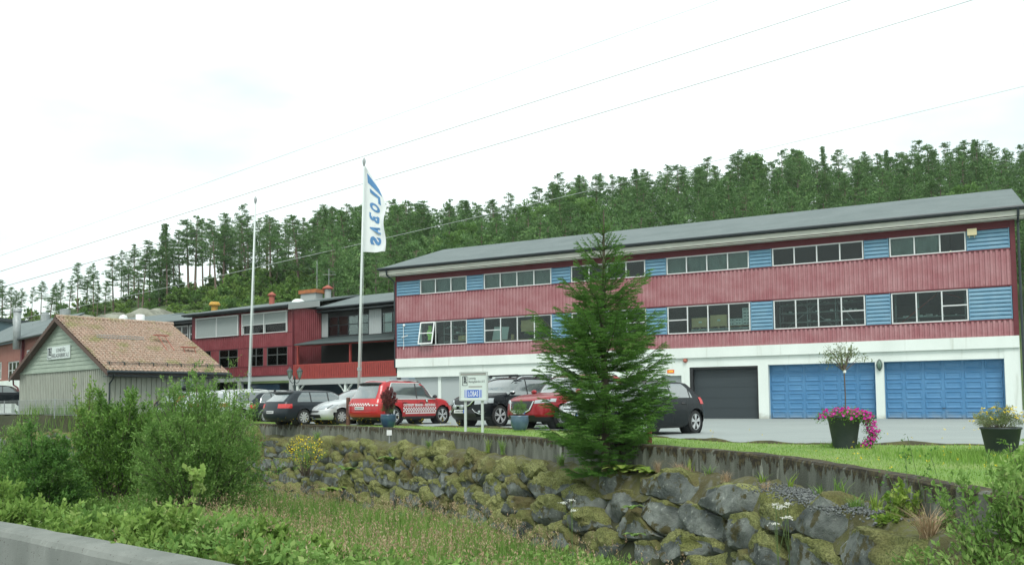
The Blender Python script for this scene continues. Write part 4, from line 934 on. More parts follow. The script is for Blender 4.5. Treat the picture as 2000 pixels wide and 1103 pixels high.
# gravel patch
rng=np.random.default_rng(5); V,F=icos(1); Vs=[];Fs=[];nb=0
for k in range(2200):
    px=rng.uniform(1560,1740); i=wat(px) if k%26==0 else i; j=min(max(i+rng.integers(-3,4),0),len(WL)-1); o_=rng.uniform(.12,.75)*rng.uniform(.4,1); p=WL[j]+WN[j]*o_+WT[j]*rng.uniform(-.15,.15)
    s=rng.uniform(.008,.021); z=-.37-.12*o_**2+rng.uniform(0,.03); Vs.append(V*s*rng.uniform(.6,1.2,3)+np.array([p[0],p[1],z])); Fs.append(F+nb); nb+=len(V)
npmesh('gravel',np.vstack(Vs),np.vstack(Fs),mat('grey_gravel',(.19,.205,.20),.95,(.07,.08,.08),22,lo=.4,hi=.6),kind='stuff')
# rock outcrop above the halls
P,F,ms=stone(16,9,8.5,np.random.default_rng(3),.2,5,-.1)
for i in range(len(P)):
    v=Vector(P[i]*.35); P[i]+=np.array([0,0,1])*(mnoise.noise(v)*1.1+mnoise.noise(v*2.6)*.4)
c=aty(250,640,86); OM,tt,b,_=newmat('pale_bedrock'); b.inputs['Roughness'].default_value=1
cc=mixc(tt,ramp(tt,noise_(tt,.6,6,sc=(1,1,.5)),.4,.62),(.30,.31,.25),(.17,.175,.14)); cc=mixc(tt,ramp(tt,noise_(tt,.35,5),.55,.7),cc,(.15,.17,.06)); tt.links.new(cc,b.inputs['Base Color']); bumpn(tt,b,noise_(tt,3,6),.8,.3)
npmesh('rock_outcrop',P+np.array([c[0],c[1],6.0]),F,OM,smooth=True,kind='structure')
P,F,ms=stone(10,8,5,np.random.default_rng(8),.2,4,-.1); c=aty(375,640,88); npmesh('rock_outcrop',P+np.array([c[0],c[1],7.0]),F,OM,smooth=True,kind='structure')
# ================================================================ cars  (local: +x forward, +y left, z up, origin on the ground at mid wheelbase)
def pch(xs,ys):
    xs=np.array(xs,float); ys=np.array(ys,float); h=np.diff(xs); d=np.diff(ys)/h; m_=np.zeros(len(xs)); m_[0]=d[0]; m_[-1]=d[-1]
    for i in range(1,len(xs)-1):
        m_[i]=0 if d[i-1]*d[i]<=0 else 3*(h[i-1]+h[i])/((2*h[i]+h[i-1])/d[i-1]+(h[i]+2*h[i-1])/d[i])
    def f(x):
        x=np.clip(np.asarray(x,float),xs[0],xs[-1]); k=np.clip(np.searchsorted(xs,x)-1,0,len(xs)-2); t=(x-xs[k])/h[k]
        return (2*t**3-3*t**2+1)*ys[k]+(t**3-2*t**2+t)*h[k]*m_[k]+(-2*t**3+3*t**2)*ys[k+1]+(t**3-t**2)*h[k]*m_[k+1]
    return f
PE=2.6
class Car:
    def __init__(s,name,label,paint,L,Wd,H,wb,fro,hood,cowl,ws_top,belt,rearkind,wr=.33,loc=(0,0),rz=0,clad=None,pf=None,group='cars parked on the lot'):
        """fro: front overhang; hood: height of the leading hood edge; cowl: (x from front, z); ws_top: x from front of the windscreen top"""
        s.L,s.W,s.H,s.wb,s.wr=L,Wd,H,wb,wr; s.hw0=Wd/2
        s.xF=wb/2+fro; s.xR=s.xF-L; hb=.20 if H<1.6 else .24
        xc,zc=s.xF-cowl[0],cowl[1]; xt=s.xF-ws_top; zt=H-.10
        s.zc,s.zt,s.xc,s.xt=zc,zt,xc,xt
        Z=[hb,hb+.12,.42,.55,hood-.08,hood,(hood+zc)/2+.03,zc,(zc+zt)/2,zt,H-.045,H-.012,H]
        X=[s.xF-.12,s.xF-.03,s.xF,s.xF-.01,s.xF-.07,s.xF-.20,s.xF-.20-(s.xF-.20-xc)*.42,xc,(xc+xt)/2+.05,xt,xt-.28,xt-.7,xt-1.1]
        s.fx=pch(Z,X)
        if rearkind=='suv': rp=[(hb,.16),(hb+.1,.06),(.5,.0),(.75,.01),(belt,.10),(belt+.06,.14),((belt+zt)/2,.30),(zt,.47),(H-.045,.62),(H-.012,1.0),(H,1.6)]
        elif rearkind=='wagon': rp=[(hb,.12),(hb+.1,.04),(.5,.0),(.72,.02),(belt,.09),(belt+.05,.13),((belt+zt)/2,.34),(zt,.60),(H-.045,.75),(H-.012,1.2),(H,1.7)]
        else: rp=[(hb,.12),(hb+.1,.03),(.5,.0),(.72,.03),(belt,.13),(belt+.05,.18),((belt+zt)/2,.38),(zt,.66),(H-.045,.95),(H-.012,1.45),(H,1.9)]
        s.rx=pch([q[0] for q in rp],[s.xR+q[1] for q in rp]); s.belt=belt
        h=s.hw0; s.hw=pch([hb,hb+.08,.38,.62,.80,belt,belt+.05,(belt+zt)/2+.05,zt,H-.055,H-.03,H-.012,H],[h*.90,h*.955,h*.985,h,h*.99,h*.94,h*.915,h*.835,h*.755,h*.70,h*.60,h*.42,h*.12])
        s.hb=hb; s.rFv=pch([hb,.8,zc,H],[.62,.70,.55,.45]); s.rRv=pch([hb,.8,zc,H],[.35,.35,.30,.35])
        s.root=thing(name,label,'car',(loc[0],loc[1],.012+float(plateau(np.array(float(loc[0])),0))),rz,group)
        s.paint=paint; s.arch=wr+.055
        s.axF,s.axR=wb/2,-wb/2
        zs=np.unique(np.r_[np.arange(hb,H-.12,.026),np.linspace(hood-.06,zc,16),np.linspace(H-.12,H,12)]); nq,ns=14,max(70,int(L/.035))
        al=np.linspace(0,PI/2,nq)
        loops=[]
        for z in zs:
            hw,xf,xr,rf,rr=float(s.hw(z)),float(s.fx(z)),float(s.rx(z)),float(s.rFv(z)),float(s.rRv(z)); tot=xf-xr; rf=min(rf,tot*.4); rr=min(rr,tot*.3)
            pts=[(s_x,s_y) for s_x,s_y in [(xf-rf+rf*math.cos(a)**(2/PE),hw*math.sin(a)**(2/PE)) for a in al]]
            sx=np.linspace(xf-rf,xr+rr,ns)[1:-1]; pts+=[(x,hw) for x in sx]
            pts+=[(xr+rr-rr*math.cos(a)**(2/PE),hw*math.sin(a)**(2/PE)) for a in al[::-1]]
            full=pts+[(x,-y) for x,y in pts[-2:0:-1]]
            loops.append([(x,y,z) for x,y in full])
        V=np.array(loops); nz_,n=V.shape[:2]; P=V.reshape(-1,3)
        # wheel arches: drop faces, snap border
        idx=np.arange(nz_*n).reshape(nz_,n); F=np.stack([idx[:-1],np.roll(idx[:-1],-1,1),np.roll(idx[1:],-1,1),idx[1:]],-1).reshape(-1,4)
        cen=P[F].mean(1); keep=np.ones(len(F),bool)
        for ax in (s.axF,s.axR):
            d=np.hypot(cen[:,0]-ax,cen[:,2]-wr); side=np.abs(cen[:,1])>h*.55
            keep&=~((d<s.arch)&side)
            dv=np.hypot(P[:,0]-ax,P[:,2]-wr); m_=(np.abs(dv-s.arch)<.03)&(np.abs(P[:,1])>h*.55); k=s.arch/np.maximum(dv,1e-6)
            P[m_,0]=ax+(P[m_,0]-ax)*k[m_]; P[m_,2]=wr+(P[m_,2]-wr)*k[m_]
        F=F[keep]; cz=P[F].mean(1)[:,2]; mi=(cz<(clad or 0)).astype(int)
        bot=[tuple(idx[0][::-1])]
        body=npmesh('body',P,F,[paint,M['black']],s.root,smooth=True,mi=mi)
        s.body=body
        mb=MB(); mb.box(s.xR+.35,s.xF-.45,-h*.8,h*.8,hb-.03,hb+.16); 
        for ax in (s.axF,s.axR):
            for sg in (-1,1):
                mb.lathe([(s.arch+.01,-.0),(s.arch+.01,.30)],(ax,sg*(h*.95) if sg<0 else h*.95-.3,wr),20,axis='y'); 
                mb.lathe([(0,0),(s.arch+.01,0)],(ax,sg*(h*.95-.3),wr),20,axis='y')
        mb.build('underbody',M['black'],s.root)
    # analytic surface points
    def side(s,x,z,sg,off=.006):
        hw,xf,xr,rf,rr=float(s.hw(z)),float(s.fx(z)),float(s.rx(z)),float(s.rFv(z)),float(s.rRv(z)); y=hw
        if x>xf-rf: y=hw*max(0,1-min(1,(x-(xf-rf))/rf)**PE)**(1/PE)
        if x<xr+rr: y=hw*max(0,1-min(1,((xr+rr)-x)/rr)**PE)**(1/PE)
        return (x,sg*(y+off),z)
    def end(s,y,z,front=True,off=.006):
        hw=float(s.hw(z)); q=min(.999,abs(y)/hw); r_=float(s.rFv(z) if front else s.rRv(z)); d=r_*(1-(1-q**PE)**(1/PE))
        x=(float(s.fx(z))-d+off) if front else (float(s.rx(z))+d-off)
        return (x,y*(1+off/hw*q*q),z)
    def roofz(s,x):
        for z in np.linspace(s.H,s.zc,60):
            if float(s.rx(z))-.02<=x<=float(s.fx(z))+.02: return z
        return s.zc
    def sidepatch(s,name,m,sg,x0,x1,zb,zt,n=24,k=7,off=.006,parent=None):
        """zb, zt: functions or numbers of x"""
        fb=zb if callable(zb) else (lambda x:zb); ft=zt if callable(zt) else (lambda x:zt)
        mb=MB(); mb.grid([[s.side(x,fb(x)+(ft(x)-fb(x))*j/k,sg,off) for x in np.linspace(x0,x1,n)] for j in range(k+1)])
        return mb.build(name,m,parent or s.root,smooth=True)
    def endpatch(s,name,m,front,y0,y1,z0,z1,n=20,k=8,off=.006,parent=None,w=None):
        """w(t) shrinks the half width along height t 0..1; z0/z1 numbers or functions of y"""
        f0=z0 if callable(z0) else (lambda y:z0); f1=z1 if callable(z1) else (lambda y:z1)
        mb=MB(); rows=[]
        for j in range(k+1):
            t=j/k; row=[]
            for y in np.linspace(y0,y1,n):
                yy=y*(w(t) if w else 1); row.append(s.end(yy,f0(y)+(f1(y)-f0(y))*t,front,off))
            rows.append(row)
        mb.grid(rows); return mb.build(name,m,parent or s.root,smooth=True)
    def wheels(s,spokes=5,split=True,rimr=.225,both=True):
        for ax in (s.axF,s.axR):
            for sg in (1,-1):
                yo=sg*(s.hw0-.03); R_=s.wr; mb=MB(); w=.21*-sg
                mb.lathe([(rimr+.0,0),(R_-.03,-.0*sg),(R_,w*.12),(R_,w*.88),(R_-.03,w),(rimr,w),(rimr,0)],(ax,yo,R_),28,axis='y')
                wh=mb.build('wheel',M['rubber'],s.root,smooth=False)
                mb=MB(); mb.lathe([(rimr+.003,-.012*-sg),(rimr-.012,-.004*-sg),(rimr-.022,w*.25),(.0,w*.4)],(ax,yo,R_),28,axis='y')
                rim2=mb.build('rim_barrel',M['black'],wh)
                mb=MB(); y0=yo+sg*.004
                mb.lathe([(rimr+.004,0),(rimr-.020,.0),(rimr-.022,w*.12)],(ax,y0,R_),28,axis='y'); mb.lathe([(0,.0),(.035,0),(.05,w*.1)],(ax,y0,R_),12,axis='y')
                for i in range(spokes):
                    a=2*PI*i/spokes+.3
                    for da in ((-.16,.16) if split else (0,)):
                        c,s_=math.cos(a),math.sin(a); c2,s2=math.cos(a+da),math.sin(a+da); wd=.016 if split else .026
                        p0=(ax+c*.03,R_+s_*.03); p1=(ax+c2*(rimr-.012),R_+s2*(rimr-.012)); nx_,nz_=-(p1[1]-p0[1]),p1[0]-p0[0]; l=math.hypot(nx_,nz_); nx_/=l; nz_/=l
                        q=[(p0[0]+nx_*wd,p0[1]+nz_*wd),(p1[0]+nx_*wd*1.25,p1[1]+nz_*wd*1.25),(p1[0]-nx_*wd*1.25,p1[1]-nz_*wd*1.25),(p0[0]-nx_*wd,p0[1]-nz_*wd)]
                        mb.add([(a_,y0,b_) for a_,b_ in q]+[(a_,y0+w*.1,b_) for a_,b_ in q],[(0,1,2,3),(7,6,5,4),(0,4,5,1),(2,6,7,3)])
                mb.build('rim',M['rim'],wh)
    def glass(s,sides=(1,-1),trim=None,pillars=(),rear_x=.35,wsw=.86,rww=.82,frontx=.18,rearz=None):
        zb=s.belt+.02; zt=s.zt-.02; H=s.H
        for sg in sides:
            xa=float(s.rx((zb+zt)/2))+rear_x; xb=s.xc-frontx
            zrear=float(s.rx(zt))+rear_x*.8
            ft=lambda x: zb+.012+(zt-zb)*min(1,max(0,((x-xa)/(zrear-xa+.18)))**.55 if x<zrear+.18 else 1)*(1 if x<s.xt-.02 else max(0,1-((x-(s.xt-.02))/(xb-(s.xt-.02)))**1.25))
            fb=lambda x: zb+.0
            cuts=[xa]+list(pillars)+[xb]
            for i in range(len(cuts)-1):
                a=cuts[i]+(.03 if i else 0); b=cuts[i+1]-(.03 if i<len(cuts)-2 else 0)
                s.sidepatch('side_window',M['carglass'],sg,a,b,fb,ft,26,7,.006)
            if len(pillars):
                for p_ in pillars: s.sidepatch('pillar',M['black'],sg,p_-.028,p_+.028,fb,ft,4,5,.005)
            if trim:
                path=[s.side(x,fb(x)-.012,sg,.014) for x in np.linspace(xa,xb,30)]+[s.side(x,ft(x)+.012,sg,.012) for x in np.linspace(xb,xa,50)]
                path.append(path[0]); mb=MB(); mb.tube(path,.014,5,cap=False); mb.build('window_trim',trim,s.root)
        h=s.hw0; a,b=float(s.hw(s.zc)),float(s.hw(s.zt))
        s.endpatch('windscreen',M['carglass'],True,-a*wsw,a*wsw,s.zc+.015,s.zt-.01,22,12,.006,w=lambda t:1-(1-b/a)*t)
        rz0=rearz or s.belt+.04
        s.endpatch('rear_window',M['carglass'],False,-a*rww,a*rww,rz0,s.zt-.05,20,9,.006,w=lambda t:1-(1-b/a)*t)
    def lines(s,xs,sides=(1,-1)):
        for sg in sides:
            mb=MB()
            for x in xs:
                z0,z1=s.hb+.10,s.belt; mb.grid([[s.side(x-.006,z0+(z1-z0)*j/10,sg,.003),s.side(x+.006,z0+(z1-z0)*j/10,sg,.003)] for j in range(11)])
            mb.build('door_seam',M['black'],s.root)
    def handles(s,xs,sides,m_=None,z=None):
        z=z or s.belt-.13
        for sg in sides:
            for x in xs:
                mb=MB(); p=[s.side(x+d,z,sg,o) for d,o in ((-.09,.0),(-.07,.035),(.07,.035),(.09,.0))]; mb.tube(p,.016,6); mb.build('door_handle',m_ or s.paint,s.root)
    def mirror(s,sides=(1,-1),m_=None,cap=None):
        for sg in sides:
            x=s.xc-.30; p=s.side(x,s.belt+.06,sg,0); mb=MB(); V,F=icos(3)
            q=V*np.array([.07,.11,.075])+np.array([p[0],p[1]+sg*.15,p[2]+.04]); mb.add([tuple(v) for v in q],[tuple(f) for f in F]); o=mb.build('mirror',m_ or s.paint,s.root,smooth=True)
            if cap: mb=MB(); q=V*np.array([.075,.115,.045])+np.array([p[0]+.004,p[1]+sg*.152,p[2]+.068]); mb.add([tuple(v) for v in q],[tuple(f) for f in F]); mb.build('mirror_cap',cap,o,smooth=True)
            mb=MB(); mb.tube([p,(p[0],p[1]+sg*.1,p[2]+.02)],.025,6); mb.build('mirror_arm',M['black'],o)
    def rails(s,m_,x0=None,x1=None,lift=.045,cross=None):
        x0=x0 if x0 is not None else s.xR+.75; x1=x1 if x1 is not None else s.xt-.15
        for sg in (1,-1):
            y=sg*float(s.hw(s.zt))*.93; N_=16; P=[]
            for i in range(N_+1):
                t=i/N_; x=x0+(x1-x0)*t; zz=s.H-.055+.0*t; e=min(t,1-t)*8; P.append((x,y,min(s.roofz(x)-.03,s.H-.04)-.0+lift*min(1,e)))
            mb=MB(); mb.tube(P,.02,6); mb.build('roof_rail',m_,s.root)
        if cross:
            for x in cross:
                mb=MB(); y=float(s.hw(s.zt))*.95; mb.tube([(x,-y,s.H+.05),(x,y,s.H+.05)],.025,8)
                for sg in (1,-1): mb.box(x-.05,x+.05,sg*y*.98-.03,sg*y*.98+.03,s.H-.03,s.H+.05)
                mb.build('cross_bar',M['black'],s.root)
    def rear(s,lights=(.62,.86,.72,.98),plate=(.42,.78),seam=True,lm=None,wrap=.12,bumper=None):
        y0,y1,z0,z1=lights; h=s.hw0
        for sg in (1,-1):
            mb=MB(); rows=[]
            for j in range(9):
                z=z0+(z1-z0)*j/8; hw=float(s.hw(z)); row=[s.end(sg*hw*q,z,False,.012) for q in np.linspace(y0,y1,8)]
                rr=float(s.rRv(z)); xr=float(s.rx(z)); ys=hw*y1; x_end=row[-1][0]
                row+=[s.side(x,z,sg,.012) for x in np.linspace(x_end+.01,x_end+.01+wrap+rr*.35,7)]
                rows.append(row)
            mb.grid(rows); mb.build('tail_light',lm or M['redlight'],s.root,smooth=True)
        mb=MB(); mb.grid([[s.end(y,z,False,.02) for y in np.linspace(-.26,.26,6)] for z in (plate[0],plate[0]+.11)]); p=mb.build('number_plate',M['plate'],s.root)
        mb=MB()
        for i in range(6):
            y=-.2+i*.075; mb.grid([[s.end(yy,z,False,.024) for yy in (y,y+.045)] for z in (plate[0]+.03,plate[0]+.08)])
        mb.build('plate_characters',M['ink'],p)
        mb=MB(); 
        for q in (.93*s.hw0,): mb.grid([[s.end(y,z,False,.004) for y in np.linspace(-q*.93,q*.93,16)] for z in (s.belt-.42,s.belt-.408)])
        mb.build('tailgate_seam',M['black'],s.root)
        if bumper: s.endpatch('lower_bumper',bumper,False,-h*.9,h*.9,s.hb,s.hb+.2,20,4,.008)
    def spoiler(s,m_=None):
        z=s.zt; hw=float(s.hw(z)); mb=MB(); rows=[]
        for j,(dx,dz) in enumerate(((.25,.055),(-.02,.03),(-.16,-.02),(-.05,-.05))): rows.append([(s.end(y,z,False,0)[0]+dx,y,z+dz-.03*(abs(y)/hw)**3) for y in np.linspace(-hw*.9,hw*.9,16)])
        mb.grid(rows); mb.build('spoiler',m_ or s.paint,s.root,smooth=True)
    def face(s,grille,lights,m_grille=None,chrome=None,lower=None,plate_z=.42,plate_y=0.):
        """grille (half-width factor, z0, z1, taper); lights (q0,q1,z0,z1)"""
        h=s.hw0; gq,z0,z1,tp=grille
        s.endpatch('grille',m_grille or M['black'],True,-h*gq,h*gq,z0,z1,18,5,.012,w=lambda t:tp+(1-tp)*t)
        if chrome=='wing':
            mb=MB(); P=[s.end(-h*gq*1.02,z1,True,.03),s.end(-h*gq*.82*1.0,z0+.05,True,.035)]+[s.end(y,z0-.0,True,.035) for y in np.linspace(-h*gq*.62,h*gq*.62,9)]+[s.end(h*gq*.82,z0+.05,True,.035),s.end(h*gq*1.02,z1,True,.03)]
            mb.tube(P,.022,6); mb.build('grille_trim',M['chrome'],s.root)
        elif chrome=='bar':
            mb=MB(); mb.grid([[s.end(y,z,True,.03-.02*abs(z-(z0+z1)/2)/(z1-z0)) for y in np.linspace(-h*gq*.9,h*gq*.9,14)] for z in np.linspace(z0+.01,z0+.085,4)]); mb.build('grille_trim',M['chrome'],s.root,smooth=True)
        q0,q1,a,b=lights
        for sg in (1,-1):
            mb=MB(); rows=[]
            for j in range(7):
                t=j/6; row=[]
                for q in np.linspace(q0,q1,7): z=a+(b-a)*t+ (q-q0)*.08; hw=float(s.hw(z)); row.append(s.end(sg*hw*q,z,True,.012))
                z=a+(b-a)*t+(q1-q0)*.08; x_e=row[-1][0]; row+=[s.side(x,z+.02,sg,.012) for x in np.linspace(x_e-.01,x_e-.22,5)]
                rows.append(row)
            mb.grid(rows); mb.build('headlight',M['lamp'],s.root,smooth=True)
        if lower:
            s.endpatch('lower_intake',M['black'],True,-h*lower[0],h*lower[0],lower[1],lower[2],18,5,.010)
        mb=MB(); y0,y1=plate_y-.26,plate_y+.26; mb.grid([[s.end(y,z,True,.045) for y in np.linspace(y0,y1,6)] for z in (plate_z,plate_z+.11)]); p=mb.build('number_plate',M['plate'],s.root)
        mb=MB()
        for i in range(6):
            y=y0+.09+i*.068; mb.grid([[s.end(yy,z,True,.049) for yy in (y,y+.042)] for z in (plate_z+.03,plate_z+.08)])
        mb.build('plate_characters',M['ink'],p); mb=MB(); mb.grid([[s.end(yy,z,True,.049) for yy in (y1-.05,y1)] for z in (plate_z,plate_z+.11)]); mb.build('plate_band',M['plate_blue'],p)
def paint(name,c,metal=.3,rough=.28): return mat(name,c,rough,metal=metal,coat=.35,spec=.5)
P_red=paint('fire_red_paint',(.45,.022,.028),0,.3); P_blk=mat('black_paint',(.006,.009,.012),.25,spec=.25); P_maz=paint('dark_red_paint',(.28,.008,.015),.35); P_sil=paint('silver_paint',(.60,.63,.64),.25,.32); P_grey=mat('blue_grey_paint',(.018,.025,.032),.3,spec=.4); P_cor=mat('anthracite_paint',(.008,.012,.015),.25,spec=.22); P_whi=paint('pale_silver_paint',(.52,.55,.56),.3,.35)
def wloc(px,py,wx,wy,rz,k=1.):
    """car origin so that the wheel contact at local (wx,wy) stands at image point px,py"""
    wx,wy=wx*k,wy*k
    p=gz(px,py); c,s=math.cos(rz),math.sin(rz); return (p[0]-(wx*c-wy*s),p[1]-(wx*s+wy*c))
# --- red fire service SUV, rear to the left
rz=R(50)
c=Car('fire_service_car','red fire service off-road car with white chequered side band','x' and P_red,4.43,1.82,1.70,2.60,.88,.86,(1.10,1.06),1.72,.98,'suv',.35,wloc(769,830.5,-1.30,-.86,rz,1.07),rz,clad=.33)
c.root.scale=(1.07,)*3; c.root['label']='red fire service car with chequered side band, roof light bar and white lettering'
c.wheels(5,True,.26); c.glass(trim=M['white_plastic'],pillars=(-.08,),rear_x=.42); c.lines((-1.0+.12,-.08,.98),(1,-1)); c.handles((-.75,.12),(1,-1),M['black']); c.mirror(m_=M['black']); c.rails(M['chrome'],lift=.05)
c.rear((.60,.97,.80,1.0),(.60,.71)); c.spoiler(M['black']); c.face((.40,.58,.76,.9),(.50,.9,.68,.82),chrome='bar',lower=(.5,.34,.48),plate_z=.45)
mb=MB(); mb.box(-.25,.10,-.55,.55,1.755,1.84); mb.box(-.2,.05,-.45,-.4,1.68,1.755); mb.box(-.2,.05,.4,.45,1.68,1.755)
lb=mb.build('light_bar',mat('blue_grey_lens',(.22,.30,.34),.2,spec=.8),c.root); mb=MB(); mb.box(-.26,.11,-.12,.12,1.752,1.843); mb.build('bar_centre',M['black'],lb)
chk=mat('dark_wine_decal',(.30,.035,.05),.4)
for sg in (1,-1):
    mb=MB(); x0,x1,z0,z1=-.86,.90,.49,.67; n=27; w=(x1-x0)/n
    for i in range(n):
        for j in range(3):
            mb.mi=(i+j)%2; a,b=x0+i*w,x0+(i+1)*w; zz=z0+j*(z1-z0)/3; z2=zz+(z1-z0)/3
            mb.quad(c.side(a,zz,sg,.005),c.side(b,zz,sg,.005),c.side(b,z2,sg,.005),c.side(a,z2,sg,.005))
    mb.mi=0
    for a,b in ((-.74,-.02),(.0,.88)): mb.grid([[c.side(x,z,sg,.006) for x in np.linspace(a,b,8)] for z in (.425,.47)])
    mb.build('chequered_band',[M['white_plastic'],chk],c.root)
    v,f=fit('OSTERØY BRANN - REDNING',1.70,.105,.03); mb=MB(); mb.add([c.side((-.84+a) if sg<0 else (.86-a),.705+b,sg,.008) for a,b in v],f if sg<0 else [q[::-1] for q in f]); mb.build('lettering',M['white_plastic'],c.root)
    mb=MB(); e=[(-.075,.09),(.075,.09),(.075,-.02),(0,-.10),(-.075,-.02)]; mb.quad(*[c.side(.42+a,.90+b,sg,.008) for a,b in e]); em_=mb.build('shield_emblem',mat('olive_emblem',(.08,.07,.04),.5),c.root)
    mb=MB(); mb.quad(*[c.side(.42+a*.4,.915+b*.45,sg,.011) for a,b in e]); mb.build('emblem_centre',M['signtext'],em_)
    v,f=fit('110',.26,.13,.03); mb=MB(); mb.add([c.side((-1.45+a) if sg<0 else (-1.19-a),1.0-.14+b,sg,.008) for a,b in v],f if sg<0 else [q[::-1] for q in f]); mb.build('lettering',M['white_plastic'],c.root)
mb=MB()
for i in range(24):
    for j in range(2):
        mb.mi=(i+j)%2; y=-.84+i*.07; mb.grid([[c.end(yy,z,False,.008) for yy in (y,y+.07)] for z in (.74+j*.05,.79+j*.05)])
mb.build('rear_band',[M['white_plastic'],P_red],c.root)
c.endpatch('reflector_strip',M['redlight'],False,-.8,.8,.50,.53,20,2,.012)
# --- black SUV with roof bars, front to the left
rz=R(226)
c=Car('black_suv','x',P_blk,4.68,1.88,1.70,2.70,.92,.96,(1.12,1.12),1.85,1.03,'suv',.36,wloc(977,833,1.35,.90,rz,1.1),rz,clad=.34)
c.root.scale=(1.1,)*3; c.root['label']='black sport utility car with roof bars, its front behind the white sign'; 
c.wheels(5,True,.262); c.glass(pillars=(-.05,),rear_x=.5); c.lines((-.9,-.05,1.05)); c.handles((-.72,.15),(1,-1)); c.mirror(cap=M['chrome']); c.rails(M['chrome'],lift=.06,cross=(.25,-.75))
c.rear(); c.face((.50,.70,.88,.85),(.56,.92,.74,.90),chrome='wing',lower=(.62,.32,.58),plate_z=.46,plate_y=-.1)
for y in (-.34,.02):
    mb=MB(); p=c.end(y,.66,True,.06)
    for zz in (.64,): mb.lathe([(0,.0),(.08,.01),(.085,-.05),(.03,-.09)],(0,0,0),14)
    T=Matrix.Translation(p)@Matrix.Rotation(R(90),4,'Y'); mb.v=[tuple(T@Vector(q)) for q in mb.v]; mb.build('spot_lamp',M['lamp'],c.root,smooth=True)
for sg in (1,-1):
    mb=MB(); h=c.hw0; P=[c.end(sg*h*q,z,True,.02) for q,z in ((.50,.60),(.60,.50),(.74,.44),(.86,.42),(.90,.50))]; mb.tube(P,.014,6); mb.build('fog_trim',M['chrome'],c.root)
    mb=MB(); p=c.end(sg*h*.74,.50,True,.02); mb.lathe([(0,.02),(.045,.01),(.05,-.02)],(0,0,0),12); T=Matrix.Translation(p)@Matrix.Rotation(R(90),4,'Y'); mb.v=[tuple(T@Vector(q)) for q in mb.v]; mb.build('fog_lamp',M['lamp'],c.root)
# --- dark red SUV
rz=R(224)
c=Car('red_suv','x',P_maz,4.55,1.84,1.68,2.70,.93,.92,(1.28,1.08),2.0,1.02,'suv',.36,wloc(1100,838,1.35,.89,rz,1.1),rz,clad=.36)
c.root.scale=(1.1,)*3; c.root['label']='dark metallic red car half hidden by the left side of the spruce'
c.wheels(5,True,.24); c.glass(pillars=(-.05,),rear_x=.5); c.lines((-.9,-.05,1.05)); c.handles((-.72,.15),(1,-1)); c.mirror(); c.rear(); c.rails(M['black'])
c.face((.52,.52,.84,.62),(.56,.93,.76,.86),chrome='wing',lower=(.6,.3,.42),plate_z=.46,plate_y=-.0)
# --- silver hatch behind the spruce
rz=R(225)
c=Car('silver_hatchback','x',P_whi,4.2,1.76,1.50,2.55,.85,.80,(1.05,.98),1.65,.92,'hatch',.31,wloc(1192,840,1.27,.84,rz),rz)
c.root['label']='pale silver car glimpsed through the spruce between the dark red car and the black hatchback'
c.wheels(5,False,.21); c.glass(pillars=(-.1,),rear_x=.4); c.lines((-.9,-.1,.9)); c.mirror(); c.face((.45,.55,.68,.8),(.52,.92,.62,.76),chrome='bar',lower=(.6,.25,.42)); c.rear()
# --- black hatchback at the right
rz=R(226)
c=Car('black_hatchback','x',P_cor,4.0,1.74,1.45,2.51,.83,.80,(1.02,1.0),1.60,.95,'hatch',.315,wloc(1359,846.5,-1.255,.83,rz),rz)
c.root['label']='anthracite hatchback parked rightmost, its front hidden behind the spruce'
c.wheels(5,True,.225); c.glass(pillars=(-1.02,-.12),rear_x=.40,frontx=.1); c.lines((-.82,-.12,.92)); c.handles((-.66,.1),(1,-1)); c.mirror(); c.rear((.82,.99,.80,.98),wrap=.02); c.spoiler(); c.face((.4,.5,.66,.8),(.5,.92,.6,.78),chrome='bar',lower=(.5,.24,.4))
# --- silver coupe-like hatch
rz=R(222)
c=Car('silver_compact_car','x',P_sil,4.27,1.77,1.46,2.61,.93,.74,(1.15,.98),1.90,.93,'hatch',.315,wloc(668,829,1.30,.85,rz,1.08),rz)
c.root.scale=(1.08,)*3; c.root['label']='silver rounded hatchback facing left between the lamp post and the red fire service car'
c.wheels(8,False,.20); c.glass(pillars=(-.1,),rear_x=.5); c.lines((-.9,-.1,1.0)); c.handles((-.66,.1),(1,-1)); c.mirror(); c.rear()
c.face((.62,.50,.55,.9),(.50,.90,.60,.74),m_grille=M['black'],lower=(.66,.26,.40),plate_z=.20)
mb=MB()
for dz in (0,.035):
    P=[c.end(y,.66+dz+.045*(1-abs(y)/.12),True,.014) for y in (-.12,0,.12)]; mb.tube(P,.01,5)
mb.build('double_chevron',M['chrome'],c.root)
# --- blue grey estate, rear to the left
rz=R(48)
c=Car('grey_estate_car','x',P_grey,4.7,1.80,1.49,2.65,.95,.80,(1.05,1.0),1.75,.96,'wagon',.33,wloc(594,830,-1.32,-.86,rz),rz)
c.root['label']='dark blue grey estate car with red tail lights beside the silver rounded hatchback'
c.wheels(9,False,.235); c.glass(pillars=(-.95,-.05),rear_x=.45); c.lines((-.85,-.05,1.0)); c.handles((-.7,.12),(1,-1)); c.mirror(); c.rear((.55,.97,.72,.90),(.50,.6),bumper=None); c.spoiler(M['black']); c.face((.45,.5,.7,.8),(.5,.92,.6,.78))
